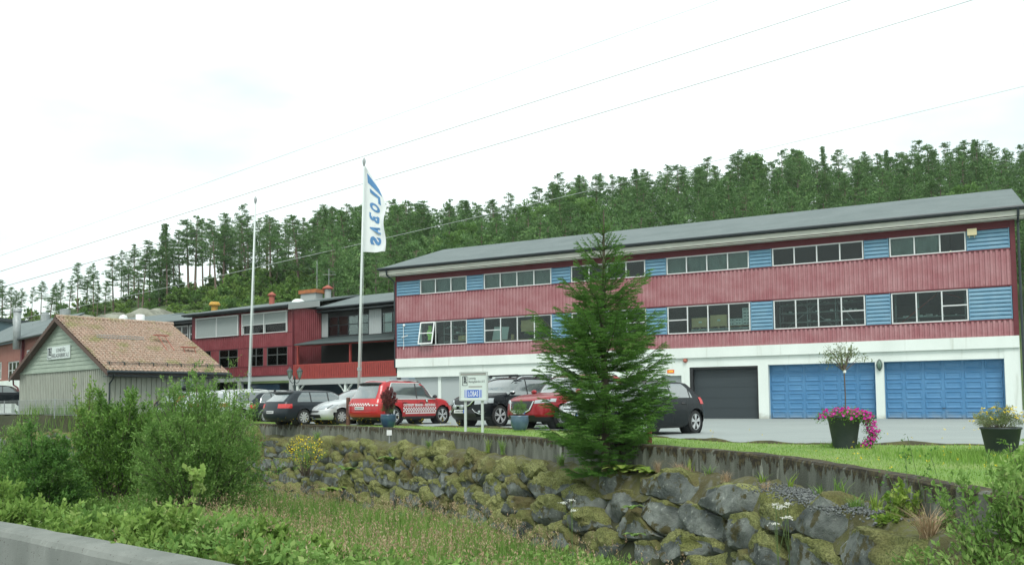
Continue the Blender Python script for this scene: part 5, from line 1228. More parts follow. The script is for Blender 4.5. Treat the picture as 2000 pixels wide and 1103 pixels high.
# --- dark estate behind with white roof bars
c=Car('dark_estate_car','x',P_grey,4.65,1.80,1.50,2.65,.95,.82,(1.05,1.0),1.75,.96,'wagon',.33,wloc(556,829,-1.32,-.86,rz),rz)
c.root.location.x-=1.6; c.root.location.y+=2.6
c.root['label']='dark estate car with pale roof bars just behind the blue grey estate'
c.wheels(5,True,.22); c.glass(trim=M['chrome'],pillars=(-.95,-.05),rear_x=.45); c.lines((-.85,-.05,1.0)); c.mirror(); c.rear((.6,.97,.72,.88)); c.rails(M['white_plastic'],lift=.07,cross=(.2,-.7)); c.face((.45,.5,.7,.8),(.5,.92,.6,.78))
# --- silver estates behind the big willow
c=Car('silver_estate_car','x',P_whi,4.75,1.86,1.56,2.75,.92,.85,(1.1,1.02),1.8,.98,'wagon',.34,wloc(470,828,-1.37,-.88,rz),rz)
c.root['label']='pale silver estate car behind the bare flagpole, its roof above the willow bush'
c.wheels(5,True,.23); c.glass(trim=M['white_plastic'],pillars=(-.95,-.05),rear_x=.45); c.mirror(); c.rear((.70,.98,.78,.96)); c.rails(M['white_plastic'],lift=.06); c.face((.45,.5,.7,.8),(.5,.92,.6,.78))
c=Car('silver_estate_car','x',P_sil,4.75,1.86,1.55,2.75,.92,.85,(1.1,1.02),1.8,.98,'wagon',.34,wloc(409,826,-1.37,-.88,rz),rz)
c.root['label']='silver estate car with chrome window trim beside the black car with a roof box'
c.wheels(5,True,.23); c.glass(trim=M['white_plastic'],pillars=(-.95,-.05),rear_x=.45); c.mirror(); c.rear((.70,.98,.78,.96)); c.rails(M['chrome'],lift=.06); c.face((.45,.5,.7,.8),(.5,.92,.6,.78))
# --- black estate with roof box
rz=R(62)
c=Car('black_estate_car','x',P_blk,4.75,1.88,1.55,2.75,.92,.88,(1.1,1.04),1.8,1.0,'wagon',.35,wloc(372,824,-1.37,-.88,rz),rz)
c.root['label']='black estate car carrying a black roof box, leftmost in the row beside the shed wall'
c.wheels(5,True,.23); c.glass(pillars=(-.95,-.05),rear_x=.45); c.mirror(); c.rear((.86,.99,.74,1.36),(.62,.75)); c.rails(M['chrome'],lift=.06); c.face((.45,.5,.7,.8),(.5,.92,.6,.78)); c.endpatch('bumper_trim',M['chrome'],False,-.75,.75,.42,.45,16,2,.012); c.endpatch('bumper_trim',M['chrome'],False,-.75,.75,.56,.58,16,2,.012)
P,F,ms=stone(1.9,.82,.34,np.random.default_rng(1),-2,4,0)
V,F=icos(4); q=np.sign(V)*np.abs(V)**.55; q=q*np.array([1.12,.42,.17]); q[:,2]+=np.where(q[:,0]>0,-.08*np.abs(q[:,0]),0)
bx_=npmesh('roof_box',q,F,mat('matt_black_box',(.02,.025,.028),.5),smooth=True,label='black roof box on top of the leftmost black estate car',cat='roof box')
p=c.root.location; cs,sn=math.cos(rz),math.sin(rz); bx_.location=(p.x-.35*cs-.15*sn,p.y-.35*sn+.15*cs,p.z+1.82); bx_.rotation_euler=(0,0,rz)
# --- dark car left of the shed, white van at the right edge
c=Car('dark_car','x',P_cor,4.5,1.8,1.5,2.6,.95,.82,(1.05,1.0),1.7,.95,'hatch',.32,(-36.9,61.2),R(38))
c.root.location.z=.95; c.root['label']='dark car partly hidden by the left corner of the shed'; c.wheels(5,False,.2); c.glass(pillars=(-.1,)); c.rear(); c.face((.45,.5,.7,.8),(.5,.92,.6,.78))
# ================================================================ vegetation
def rnd_unit(r_,n): v=r_.normal(size=(n,3)); return v/np.linalg.norm(v,axis=1)[:,None]
def leaf_arrays(r_,C,D,size,asp=.42,fold=.0,jit=.5):
    """diamond leaves; C base points, D directions"""
    n=len(C); D=D+rnd_unit(r_,n)*jit; D/=np.linalg.norm(D,axis=1)[:,None]+1e-9
    S=np.cross(D,rnd_unit(r_,n)+np.array([0,0,1.2])); S/=np.linalg.norm(S,axis=1)[:,None]+1e-9
    s=(size*r_.uniform(.65,1.25,n))[:,None]
    V=np.stack([C,C+D*s*.5+S*s*asp*.5,C+D*s,C+D*s*.5-S*s*asp*.5],1).reshape(-1,3)
    return V,np.arange(n*4).reshape(n,4)
def tint4(t): return np.clip(np.repeat(t,4),0,1)
class Pool:
    def __init__(s): s.V=[];s.F=[];s.t=[];s.n=0
    def add(s,V,F,t): s.V.append(V); s.F.append(F+s.n); s.t.append(t); s.n+=len(V)
    def build(s,name,m,parent=None,**kw): return npmesh(name,np.vstack(s.V),np.vstack(s.F),m,parent,{'tint':np.hstack(s.t)},**kw)
def lumpnoise(P,f,o=0.): return np.array([mnoise.noise(Vector((p[0]*f+o,p[1]*f,p[2]*f))) for p in P])
LF={}
LF['willow']=leafmat('willow_leaves',(0.101,0.209,0.047),(0.189,0.338,0.081),(0.365,0.486,0.189))
LF['bush']=leafmat('bush_leaves',(0.091,0.202,0.039),(0.176,0.325,0.065),(0.286,0.429,0.117))
LF['alder']=leafmat('dark_bush_leaves',(.065,.165,.035),(.125,.26,.055),(.23,.38,.10))
LF['bright']=leafmat('bright_leaves',(.15,.27,.055),(.25,.38,.09),(.40,.50,.18))
LF['under']=leafmat('undergrowth_leaves',(0.115,0.230,0.052),(0.207,0.345,0.086),(0.368,0.471,0.172))
LF['spruce']=leafmat('spruce_needles',(.055,.145,.025),(.11,.25,.045),(.22,.40,.09),trans=.15)
LF['pine']=leafmat('pine_needles',(.07,.15,.05),(.125,.235,.08),(.21,.34,.12),trans=.1)
LF['birch']=leafmat('light_tree_leaves',(.10,.21,.055),(.16,.29,.08),(.23,.37,.12))
LF['grass']=leafmat('grass_blades',(.13,.26,.05),(.22,.36,.08),(.44,.42,.20),trans=.3)
LF['seed']=leafmat('grass_seed_heads',(.36,.23,.15),(.45,.33,.21),(.48,.42,.27),trans=.2)
LF['fern']=leafmat('fern_fronds',(.14,.26,.04),(.26,.38,.07),(.40,.46,.12))
LF['olive']=leafmat('olive_leaves',(.12,.17,.075),(.21,.26,.12),(.34,.37,.19))
def flat(name,c): return leafmat(name,tuple(q*.8 for q in c),c,tuple(min(1,q*1.15) for q in c),trans=.15)
FLM={'magenta':leafmat('petunia_magenta',(.30,.01,.16),(.55,.02,.30),(.70,.10,.45),trans=.2),'yellow':flat('yellow_petals',(.80,.62,.03)),'cream':flat('cream_petals',(.72,.72,.50)),'white':flat('white_petals',(.75,.76,.70)),'pinkred':leafmat('wine_leaves',(.13,.03,.04),(.22,.07,.07),(.30,.14,.12))}
def bush(name,label,cat,loc,H,rad,shoots=50,tw=12,nl=14,ls=.06,m='willow',seed=0,spread=1.,asp=.4,group=None,low=.05,stem=.02,parent=None,base=.25,upw=.5,ex=(1,1),tb=0.,tl=.45,core=0):
    r_=np.random.default_rng(seed+100); root=thing(name,label,cat,loc,0,group) if parent is None else parent
    mb=MB(); pool=Pool(); C=[];D=[];T=[]
    for k in range(shoots):
        az=r_.uniform(0,2*PI); el=math.asin(r_.uniform(low,1)**.8); f=r_.uniform(.72,1.06)*(1+.18*math.sin(az*3+seed)*math.cos(el))
        tip=np.array([math.cos(az)*math.cos(el)*rad*f*ex[0],math.sin(az)*math.cos(el)*rad*f*ex[1],H*(.12+.88*math.sin(el)*f)])
        b=np.array([math.cos(az)*rad*base*r_.uniform(0,1),math.sin(az)*rad*base*r_.uniform(0,1),0]); mid=(b*.45+tip*.55)+np.array([0,0,H*.12*spread])+r_.normal(0,.05*rad,3)
        ts=np.linspace(0,1,6)[:,None]; path=(1-ts)**2*b+2*ts*(1-ts)*mid+ts**2*tip; mb.tube(path,[stem*(1-.8*t) for t in np.linspace(0,1,6)],4,cap=False)
        n=tw; t=r_.uniform(.22,1,n)**.8; p=((1-t)**2)[:,None]*b+(2*t*(1-t))[:,None]*mid+(t**2)[:,None]*tip; sdv=(tip-b)/np.linalg.norm(tip-b)
        d=sdv*.8+rnd_unit(r_,n)*.8+np.array([0,0,upw]); d/=np.linalg.norm(d,axis=1)[:,None]; ln=tl*r_.uniform(.4,1,n)*min(1,rad)
        for j in range(n):
            q=r_.uniform(0,1,nl)[:,None]; pp=p[j]+d[j]*ln[j]*q+r_.normal(0,.02,(nl,3)); C.append(pp); D.append(np.repeat(d[j][None],nl,0)*.7+rnd_unit(r_,nl)*.6); T.append(np.full(nl,r_.normal(0,.10)))
    if core:
        u=rnd_unit(r_,core); u[:,2]=np.abs(u[:,2]); rr=r_.uniform(.35,.86,core)**.6*(1+.22*lumpnoise(u,2.2,seed+5)); cc=np.c_[u[:,0]*rad*rr*ex[0],u[:,1]*rad*rr*ex[1],H*(.10+.84*u[:,2]*rr)]; C.append(cc); D.append(u*.6+np.array([0,0,.35])); T.append(np.full(core,-.03))
    C=np.vstack(C);D=np.vstack(D);T=np.hstack(T); V,F=leaf_arrays(r_,C,D,ls,asp)
    ln_=lumpnoise(C[::7],1.6,seed); t=.42+tb+np.repeat(ln_,7)[:len(C)]*.45+T+r_.normal(0,.14,len(C))
    pool.add(V,F,tint4(t)); mb.build('stem',M['bark'],root); pool.build('foliage',LF[m] if isinstance(m,str) else m,root); return root
def gl(px,py,Y):  # a point on the ground under image column px at depth Y
    d=ray(px,700); X=d[0]/d[1]*Y; return (X,Y,float(gheight([[X,Y]])[0])-.03)
# big willow, bushes on the bank
bush('willow_bush','large pale green willow bush in front of the silver cars, below the bare flagpole','bush',gl(395,990,23.5),4.15,2.0,150,20,20,.085,'willow',1,asp=.34,stem=.022,tb=.04,tl=.5,core=16000)
bush('willow_bush','loose slender willow shoots rising above the big willow in front of the flagpole','bush',gl(450,900,25.5),4.75,1.25,30,14,16,.08,'willow',21,asp=.34,low=.5,tb=.15)
bush('round_bush','broad dark green bush in front of the shed corner beside the black estate car','bush',gl(235,910,28.5),4.15,1.45,110,18,20,.10,'bush',2,asp=.5,stem=.022,core=9000)
bush('leafy_sapling','small light green sapling with bare forked stems against the shed front wall','sapling',gl(172,800,33),4.5,1.05,26,12,14,.10,'bright',3,asp=.5,low=.72,base=.1)
bush('dark_bush','dark green dense bush on the bank left of the round bush','bush',gl(92,960,24),2.8,1.1,90,16,20,.09,'alder',4,asp=.5,core=8000)
bush('small_bush','small light bush at the left end of the bank by the wire fence','bush',gl(45,860,31),2.9,1.0,50,12,16,.085,'willow',5,tb=.12,core=2500)
bush('small_bush','low bush at the left edge of the picture below the dark car','bush',gl(-20,900,27),2.0,1.4,50,12,16,.09,'bush',6,core=4000)
bush('right_bush','broad light green bush rising at the lower right corner','bush',gl(2020,1000,7.0)[:2]+(-1.75,),2.05,1.0,150,16,14,.060,'under',7,asp=.42,stem=.009,tb=.08,tl=.3,core=5000)
bush('right_bush','tall leafy shoots at the right edge beside the yellow-flowered planter','bush',gl(2040,960,9.2)[:2]+(-.6,),1.25,.55,40,10,12,.055,'under',8,asp=.42,stem=.012,tb=.1,tl=.3)
bush('bramble_bush','yellowish green bramble bush in front of the retaining wall at the right','bush',gl(1790,990,9.15)[:2]+(-.62,),.62,.52,30,9,9,.055,'fern',9,asp=.75,stem=.006,tl=.2)
bush('bramble_bush','green bramble bush beside the yellowish one below the retaining wall','bush',gl(1868,990,8.5)[:2]+(-.60,),.55,.36,20,8,8,.055,'under',10,asp=.75,stem=.006,tl=.2)
bush('broom_bush','small yellow-flowering broom bush at the left end of the boulders','bush',gl(598,930,31.5)[:2]+(-1.75,),1.5,.75,30,9,12,.05,'under',12,tb=.1)
# spruce
def spruce():
    p=gz(1180,905,-.55); p=np.array([p[0],17.2,-.62]); px_=gl(1180,0,17.2); root=thing('spruce_tree','young green spruce between the dark red car and the black hatchback','spruce tree',(px_[0],17.2,-.60))
    r_=np.random.default_rng(42); H=5.42; mb=MB(); mb.tube([(0,0,0),(.02,.0,1.5),(-.02,.01,3.0),(.02,0,4.3),(.03,0,H-.35),(.035,0,H)],[.095,.08,.055,.032,.018,.010],8); mb.build('trunk',M['bark'],root)
    br=MB(); P0=[];P1=[];TT=[]
    def seg(a,b,t): P0.append(a);P1.append(b);TT.append(t)
    z=.12
    while z<H-.42:
        f=z/H; Lm=np.interp(z,[0,.5,1.0,1.5,2.1,2.8,3.5,4.0,4.5,5.1],[.70,1.02,1.26,1.16,1.38,1.14,.72,.52,.38,.16]); nb=int(r_.integers(5,7))
        a0=r_.uniform(0,2*PI)
        for k in range(nb):
            az=a0+2*PI*k/nb+r_.normal(0,.22); L_=Lm*r_.uniform(.5,1.2); up=np.interp(f,[0,.3,.6,1],[-.06,.20,.50,1.0])+r_.normal(0,.08); dirh=np.array([math.cos(az),math.sin(az),0])
            n=9; pts=[np.array([0,0,z])+dirh*L_*t+np.array([0,0,L_*(up*t-.22*t*(1-t)*2*(1-f)+.22*t*t)]) for t in np.linspace(0,1,n)]
            br.tube(pts,[.014*(1-.75*i/(n-1))*(.6+Lm*.5) for i in range(n)],4,cap=False)
            side=np.array([-dirh[1],dirh[0],0]); m_=max(3,int(L_/.055))
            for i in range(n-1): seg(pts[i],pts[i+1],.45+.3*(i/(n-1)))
            for i in range(m_):
                t=.15+.85*i/m_; q=pts[0]+0; fi=t*(n-1); k0=min(int(fi),n-2); q=pts[k0]+(pts[k0+1]-pts[k0])*(fi-k0)
                for sg in (1,-1):
                    l=min(.42,L_*.40)*math.sin(min(1,(1-t)*1.5+.30)*PI/2)*r_.uniform(.6,1.1)
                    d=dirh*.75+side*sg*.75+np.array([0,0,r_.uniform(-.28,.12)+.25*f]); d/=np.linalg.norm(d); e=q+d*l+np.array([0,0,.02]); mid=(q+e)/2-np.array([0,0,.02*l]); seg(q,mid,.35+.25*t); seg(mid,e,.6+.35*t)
                    if l>.15:
                        for tt_ in (.35,.6,.8):
                            for s2 in (1,-1):
                                c0=q+(e-q)*tt_; d2=d+side*s2*.8+dirh*.1+np.array([0,0,r_.uniform(-.2,.15)]); d2/=np.linalg.norm(d2); seg(c0,c0+d2*l*.42*r_.uniform(.6,1.1),.6+.3*t)
        z+=np.interp(f,[0,.5,1],[.135,.165,.18])*r_.uniform(.8,1.25)
    for (a,b) in (((0,0,H-.42),(.03,0,H)),((.0,0,H-.40),(-.11,.02,H-.12)),((0,0,H-.40),(.13,-.02,H-.20)),((-.22,0,H-.95),(-.25,0,H-.62))): 
        for i in range(3): q0=np.array(a)+(np.array(b)-np.array(a))*i/3; seg(q0,np.array(a)+(np.array(b)-np.array(a))*(i+1)/3,1.0)
    br.build('branches',mat('spruce_twig_bark',(.07,.065,.035),.95),root)
    P0=np.array(P0);P1=np.array(P1);TT=np.array(TT); Ls=np.linalg.norm(P1-P0,axis=1); per=np.maximum(2,(Ls*260).astype(int)); ix=np.repeat(np.arange(len(P0)),per); n=len(ix)
    q=r_.uniform(0,1,n)[:,None]; B=P0[ix]+(P1[ix]-P0[ix])*q; ax=(P1-P0)[ix]/(Ls[ix][:,None]+1e-9); d=np.cross(ax,rnd_unit(r_,n)); d/=np.linalg.norm(d,axis=1)[:,None]+1e-9; d=d*.8+ax*.75+np.array([0,0,.12]); d/=np.linalg.norm(d,axis=1)[:,None]
    s=r_.uniform(.020,.033,n)[:,None]; w=np.cross(d,rnd_unit(r_,n)); w/=np.linalg.norm(w,axis=1)[:,None]; V=np.stack([B-w*.0034,B+w*.0034,B+d*s],1).reshape(-1,3)
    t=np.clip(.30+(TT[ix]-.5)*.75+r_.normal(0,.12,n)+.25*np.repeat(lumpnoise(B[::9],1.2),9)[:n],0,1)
    npmesh('needles',V,np.arange(n*3).reshape(n,3),LF['spruce'],root,{'tint':np.repeat(t,3)}); return root
spruce()
# hillside pines
def pine_variant(seed,H,cs,cw,kind='pine'):
    r_=np.random.default_rng(seed); t=bpy.data.objects.new({'pine':'pine_tree','spruce':'spruce_tree','birch':'broadleaf_tree'}[kind],None); COL.objects.link(t); mb=MB(); lean=r_.normal(0,.3,2)
    mb.tube([(lean[0]*k*k/9,lean[1]*k*k/9,H*.98*k/3) for k in range(4)],[.17,.14,.09,.02],6)
    C=[];D=[];T=[]; z=H*(cs if kind!='spruce' else .10)
    while z<H-.15:
        f=max(0,(z-H*cs)/(H*(1-cs))) if kind!='spruce' else z/H
        if kind=='spruce': Lm=cw*(1-f)**.9+.12; nb=6
        elif kind=='birch': Lm=cw*math.sin(PI*min(.97,f*.8+.16))**.7; nb=5
        else: Lm=cw*(1-f)**.72*(.55+.45*min(1,f*3.2))*r_.uniform(.6,1.1)+.10; nb=int(r_.integers(2,5))
        for k in range(nb):
            az=r_.uniform(0,2*PI); L_=Lm*r_.uniform(.45,1.15)*(1+.25*math.sin(az+seed)); up={'pine':r_.uniform(.0,.35)+.5*f*f,'spruce':-.12+.4*f,'birch':r_.uniform(.2,.7)}[kind]
            c,s_=math.cos(az),math.sin(az); b0=np.array([lean[0]*(z/H)**2,lean[1]*(z/H)**2,z])
            mb.tube([b0,b0+np.array([c*L_*.5,s_*L_*.5,L_*up*.35]),b0+np.array([c*L_,s_*L_,L_*up])],[.035,.02,.006],3,cap=False)
            for q in ((.45,.75,1.0) if L_>.8 else (.6,1.)):
                cc=b0+np.array([c*L_*q,s_*L_*q,L_*up*q*q])+r_.normal(0,.10,3); n=int({'pine':34,'spruce':30,'birch':30}[kind]*(.45+.55*min(1,L_))); rr=min(.52,.16+.30*L_)*r_.uniform(.7,1.2)
                off=rnd_unit(r_,n)*(r_.uniform(0,1,n)**.45)[:,None]*np.array([rr,rr,rr*(.36 if kind!='birch' else .9)]); C.append(cc+off); D.append(off*.9+np.array([c*.25,s_*.25,.42])); T.append(np.full(n,r_.normal(0,.13)+f*.10)+off[:,2]/rr*.22)  # tint rises towards clump and crown tops: light from above put into colour
        z+=r_.uniform(.30,.58)*(H/12) if kind=='pine' else .34
    n=30; C.append(np.c_[lean[0]+r_.normal(0,.07,n),lean[1]+r_.normal(0,.07,n),H-r_.uniform(0,.9,n)]); D.append(np.tile([[0,0,1.]],(n,1))); T.append(np.full(n,.1))
    C=np.vstack(C);D=np.vstack(D);T=np.hstack(T); D/=np.linalg.norm(D,axis=1)[:,None]+1e-9
    V,F=leaf_arrays(r_,C,D,.25 if kind!='birch' else .22,.34 if kind!='birch' else .75)
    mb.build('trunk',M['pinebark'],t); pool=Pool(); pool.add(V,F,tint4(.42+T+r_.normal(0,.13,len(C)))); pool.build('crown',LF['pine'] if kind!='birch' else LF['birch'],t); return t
VAR=[pine_variant(1,12,.42,2.7),pine_variant(2,12.5,.48,2.5),pine_variant(3,11.5,.30,3.0),pine_variant(4,13,.50,2.8),pine_variant(5,12,.24,3.1),pine_variant(6,12,.55,2.5),pine_variant(7,11.,.16,3.2),
     pine_variant(8,12,.1,1.9,'spruce'),pine_variant(9,9.5,.25,2.2,'birch')]
used=[False]*len(VAR); WX=np.random.default_rng(55)
def plant(v,X,Y,sc,rz,label,cat='pine tree',group=None,z=None):
    o=VAR[v] if not used[v] else copy_tree(VAR[v]); used[v]=True
    o.location=(X,Y,float(hillz(np.array(X),np.array(Y))) if z is None else z); o.scale=(sc*WX.uniform(.85,1.25),)*2+(sc,); o.rotation_euler=(WX.normal(0,.02),WX.normal(0,.02),rz); tag(o,label,cat,group); return o
r_=np.random.default_rng(77)
# skyline trees on the ridge at the left: (px, top y)
sky_tr=[(5,548,6),(22,560,1),(40,565,0),(62,572,5),(80,580,3),(98,560,2),(118,545,0),(135,538,2),(152,512,1),(168,530,6),(183,516,3),(205,552,4),(222,500,1),(236,490,3),(250,510,6),(262,478,0),(278,482,3),(292,470,1),(311,438,7),(326,466,5),(340,470,2),(352,452,3),(368,430,1),(380,424,0),(396,432,3),(408,430,5),(422,438,1),(436,430,0),(452,418,2),(470,404,5),(484,420,1),(505,428,3),(520,420,0),(540,436,1),(556,430,4),(575,432,3),(592,426,0),(610,428,5),(628,418,1),(642,410,3),(660,412,0),(678,402,2),(694,404,1),(712,412,3),(30,590,4),(110,590,4),(190,560,0),(240,540,4),(330,510,6),(270,520,2)]
ORD=['first','second','third','fourth','fifth','sixth','seventh','eighth','ninth','tenth','eleventh','twelfth','thirteenth','fourteenth','fifteenth','sixteenth','seventeenth','eighteenth','nineteenth','twentieth']
cnt={}; sky_tr.sort()
for k,(px,ty,v) in enumerate(sky_tr):
    Y=132+r_.uniform(-6,12); d=ray(px,600); X=d[0]/d[1]*Y; z=float(hillz(np.array(X),np.array(Y))); top=aty(px,ty,Y)[2]; H0=[12,12.5,11.5,13,12,12,11,12,9.5][v]; sc=max(.45,(top-z)/H0)
    side='far left of the ridge above the brick hall' if px<140 else ('ridge above the tiled shed' if px<300 else ('ridge left of the bare flagpole' if px<490 else 'ridge between the two flagpoles'))
    cnt[side]=cnt.get(side,0)+(v!=7)
    if v==7: plant(v,X,Y,sc,r_.uniform(0,6),'tall slim pointed conifer standing above its neighbours on the ridge over the shed','spruce tree')
    else: plant(v,X,Y,sc,r_.uniform(0,6),ORD[cnt[side]-1]+' pine from the left on the '+side,'pine tree','skyline pines on the '+side)
# forest: keep only trees the picture can see
pts=[]; tries=0
SKX=[430,560,640,770,870,1000,1110,1200,1320,1440,1560,1690,1830,1990,2200]; SKY=[436,430,412,402,397,386,352,350,322,308,302,300,286,292,290]
RFX=[430,640,750,862,1996,2003,2700]; RFY=[560,575,530,485,372,700,720]
for Yb in np.arange(146,76,-4.2):
    px=430+r_.uniform(0,20)
    while px<2180:
        Y=Yb+r_.uniform(-1.8,1.8); d=ray(px,600); X=d[0]/d[1]*Y; z=float(hillz(np.array(X),np.array(Y))); H=r_.uniform(10.3,13.2)*np.interp(Y,[85,146],[.92,1.]); ty=proj((X,Y,z+H))[1]; lim=np.interp(px,SKX,SKY); vis=np.interp(px,RFX,RFY)
        if Y>138: H+= (ty-lim)*Y/FOC*.9+r_.uniform(-2.6,1.2); ty=proj((X,Y,z+H))[1]
        if px<640 and Y<np.interp(px,[430,640],[136,112]): px+=30; continue
        if ty>lim-16 and ty<vis-8 and H>5: pts.append((X,Y,z,H,px,ty))
        px+=r_.uniform(.55,1.25)*3.0*FOC/Y*(1.15)

if len(pts)>300: pts=[pts[i] for i in sorted(r_.permutation(len(pts))[:300])]
for X,Y,z,H,px,ty in pts:
    birch=(mnoise.noise(Vector((X*.09,Y*.09,4)))>.30 and r_.uniform()<.6); v=8 if birch else int(r_.choice([0,1,2,3,4,5,6,4,6,2,7],p=None))
    H0=[12,12.5,11.5,13,12,12,11,12,9.5][v]
    if birch: H=min(H,10.5)
    lab='light green broadleaf tree among the pines on the wooded hillside' if birch else ('dark pointed spruce among the pines on the wooded hillside' if v==7 else 'dark green pine in the dense wood on the hillside behind the factory')
    row='on the skyline' if Y>138 else ('mid slope' if Y>112 else 'low on the slope')
    LM_=[(500,'by the bare flagpole'),(600,'right of the bare flagpole'),(700,'left of the banner pole'),(800,'right of the banner'),(920,'above the factory left end'),(1040,'above the second upper window'),(1120,'left of the spruce tip'),(1180,'just left of the spruce tip'),(1260,'just right of the spruce tip'),(1380,'above the fourth upper window'),(1500,'right of the fourth window'),(1600,'above the fifth upper window'),(1700,'right of the fifth window'),(1800,'above the sixth upper window'),(1900,'right above the sixth window'),(2300,'at the right edge')]
    wh=[t_ for q_,t_ in LM_ if px<q_][0]; lab=('light broadleaf tree ' if birch else ('pointed dark spruce ' if v==7 else ('tall ' if H>12.6 else ('short ' if H<9.6 else ''))+'green pine '))+row+', '+wh
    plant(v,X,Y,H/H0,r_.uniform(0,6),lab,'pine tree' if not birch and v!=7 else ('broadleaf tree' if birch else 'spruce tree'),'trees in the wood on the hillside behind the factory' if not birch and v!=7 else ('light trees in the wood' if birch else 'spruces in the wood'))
# the rest of the wood as one mass: tree crowns between the single trees
def crown_arrays(o):
    c=[q for q in o.children if q.name.startswith('crown')][0].data; n=len(c.vertices); V=np.empty(n*3,np.float32); c.vertices.foreach_get('co',V); t=np.empty(n,np.float32); c.attributes['tint'].data.foreach_get('value',t); return V.reshape(-1,4,3),t.reshape(-1,4)
CA=[crown_arrays(VAR[v]) for v in (0,2,4,6,8)]; pool=Pool(); nT=0
for Yb in np.arange(144,84,-6.5):
    px=430+r_.uniform(0,30)
    while px<2650:
        Y=Yb+r_.uniform(-2.5,2.5); d=ray(px,600); X=d[0]/d[1]*Y; z=float(hillz(np.array(X),np.array(Y))); k=r_.uniform(.72,1.0); v=int(r_.integers(0,5)) if r_.uniform()<.3 else int(r_.integers(0,4)); ty=proj((X,Y,z+12*k))[1]
        if ty>np.interp(px,SKX,SKY)+4 and ty<np.interp(px,RFX,RFY)-6 and not (px<660 and Y<np.interp(px,[430,640],[138,112])):
            Vc,tc_=CA[v]; sel=r_.permutation(len(Vc))[:1500]; Vq=Vc[sel]; cen=Vq.mean(1,keepdims=True); Vq=cen+(Vq-cen)*1.45; a=r_.uniform(0,6.28); c_,s_=math.cos(a),math.sin(a); q=Vq.reshape(-1,3); q=np.c_[q[:,0]*c_-q[:,1]*s_,q[:,0]*s_+q[:,1]*c_,q[:,2]]*np.array([k*1.15,k*1.15,k])+np.array([X,Y,z]); pool.add(q,np.arange(len(q)).reshape(-1,4),np.clip(tc_[sel].ravel()+r_.normal(0,.1),0,1)); nT+=1
        px+=r_.uniform(.6,1.3)*4.0*FOC/Y
pool.build('distant_wood',LF['pine'],kind='stuff')
# understory along the ridge
# scrub on the open slope
def scrub(seed,m): return bush('hillside_shrub','x','shrub',(0,0,0),2.4,1.7,22,9,9,.26,m,seed,asp=.6,stem=.03)
SV=[scrub(50,'birch'),scrub(51,'bright'),scrub(52,'under')]; su=[0]*3; n_=0
for k in range(300):
    px=r_.uniform(200,690) if k<180 else (r_.uniform(0,260) if k<215 else r_.uniform(0,640)); Y=r_.uniform(92,131) if k<215 else r_.uniform(126,139); d=ray(px,600); X=d[0]/d[1]*Y; z=float(hillz(np.array(X),np.array(Y))); sc=r_.uniform(.5,1.25)*(1.0 if px>330 else .6)*(1.3 if k>=215 else 1)
    py=proj((X,Y,z+1.5))[1]
    if py>np.interp(px,[0,130,300,380,690],[640,610,590,612,585]) : continue
    v=int(r_.integers(0,3)); o=SV[v] if not su[v] else copy_tree(SV[v]); su[v]=1; o.location=(X,Y,z-.2); o.scale=(sc,sc,sc*r_.uniform(.7,1.1)); o.rotation_euler=(0,0,r_.uniform(0,6)); tag(o,['wide','low','small','full'][int(sc*2.9)%4]+' green shrub on the open slope '+[t_ for q_,t_ in ((130,'above the brick hall'),(260,'beside the bare rock'),(400,'above the low hall'),(500,'left of the bare flagpole'),(600,'right of the bare flagpole'),(900,'behind the office chimney')) if px<q_][0],'shrub','shrubs on the open slope above the halls')
# ---------------------------------------------------------------- grasses
def blades(P,Hh,wid,r_,bend=.35,t=None):
    n=len(P); az=r_.uniform(0,2*PI,n); w=np.c_[np.cos(az),np.sin(az),np.zeros(n)]*wid[:,None]; b=np.c_[np.cos(az+r_.uniform(.8,2.2,n)),np.sin(az+r_.uniform(.8,2.2,n)),np.zeros(n)]*(Hh*bend*r_.uniform(.2,1.2,n))[:,None]; up=np.array([0,0,1.])
    m_=P+b*.3+up*(Hh*.58)[:,None]; tp=P+b+up*(Hh*.97)[:,None]
    V=np.stack([P-w,P+w,m_+w*.75,m_-w*.75,tp],1).reshape(-1,3); k=np.arange(n)*5
    F=np.r_[np.c_[k,k+1,k+2],np.c_[k,k+2,k+3],np.c_[k+3,k+2,k+4]]; return V,F,np.repeat(np.clip(t,0,1),5),tp
r_=np.random.default_rng(9)
def field(n,fn,xr=(-34,7),yr=(5,48)):
    out=[]; tot=0
    while tot<n:
        Y=yr[0]+(yr[1]-yr[0])*r_.uniform(0,1,n)**1.25; pxs=r_.uniform(-60,2080,n); X=(pxs-1000)/FOC*Y; P=np.c_[X,Y]; s,_=wdist(P); e=(P-BA)@BN; k=fn(-s,e,X,Y,pxs)&(e>.5); out.append(np.c_[P[k],pxs[k],-s[k],e[k]]); tot+=k.sum()
    return np.vstack(out)[:n]
def ncl(P,f,o): return np.array([mnoise.noise(Vector((a*f,b*f,o))) for a,b in P[:,:2]])
A=field(74000,lambda d,e,X,Y,px:((d>1.35)&(Y<44)|(px<515)&(d>-1.2)&(Y>36)&(Y<56))&((e>3.2)|(r_.uniform(0,1,len(e))<.35))); A=A[ncl(A,.5,3)>-.42]; z=gheight(A[:,:2]); n=len(A)
nn=ncl(A,.33,1); Hh=(.40+.24*nn+r_.uniform(-.1,.22,n))*np.interp(A[:,1],[8,40],[.95,1.35])*np.interp(A[:,4],[.5,3],[.8,1]); V,F,t,tp=blades(np.c_[A[:,:2],z],Hh,np.interp(A[:,1],[8,40],[.005,.013])*r_.uniform(.7,1.3,n),r_,.5,.28+.38*ncl(A,.22,6)+r_.normal(0,.15,n)+np.interp(A[:,2],[300,900,1300],[-.12,.05,.02]))
npmesh('tall_grass',V,F,LF['grass'],attrs={'tint':t},kind='stuff')
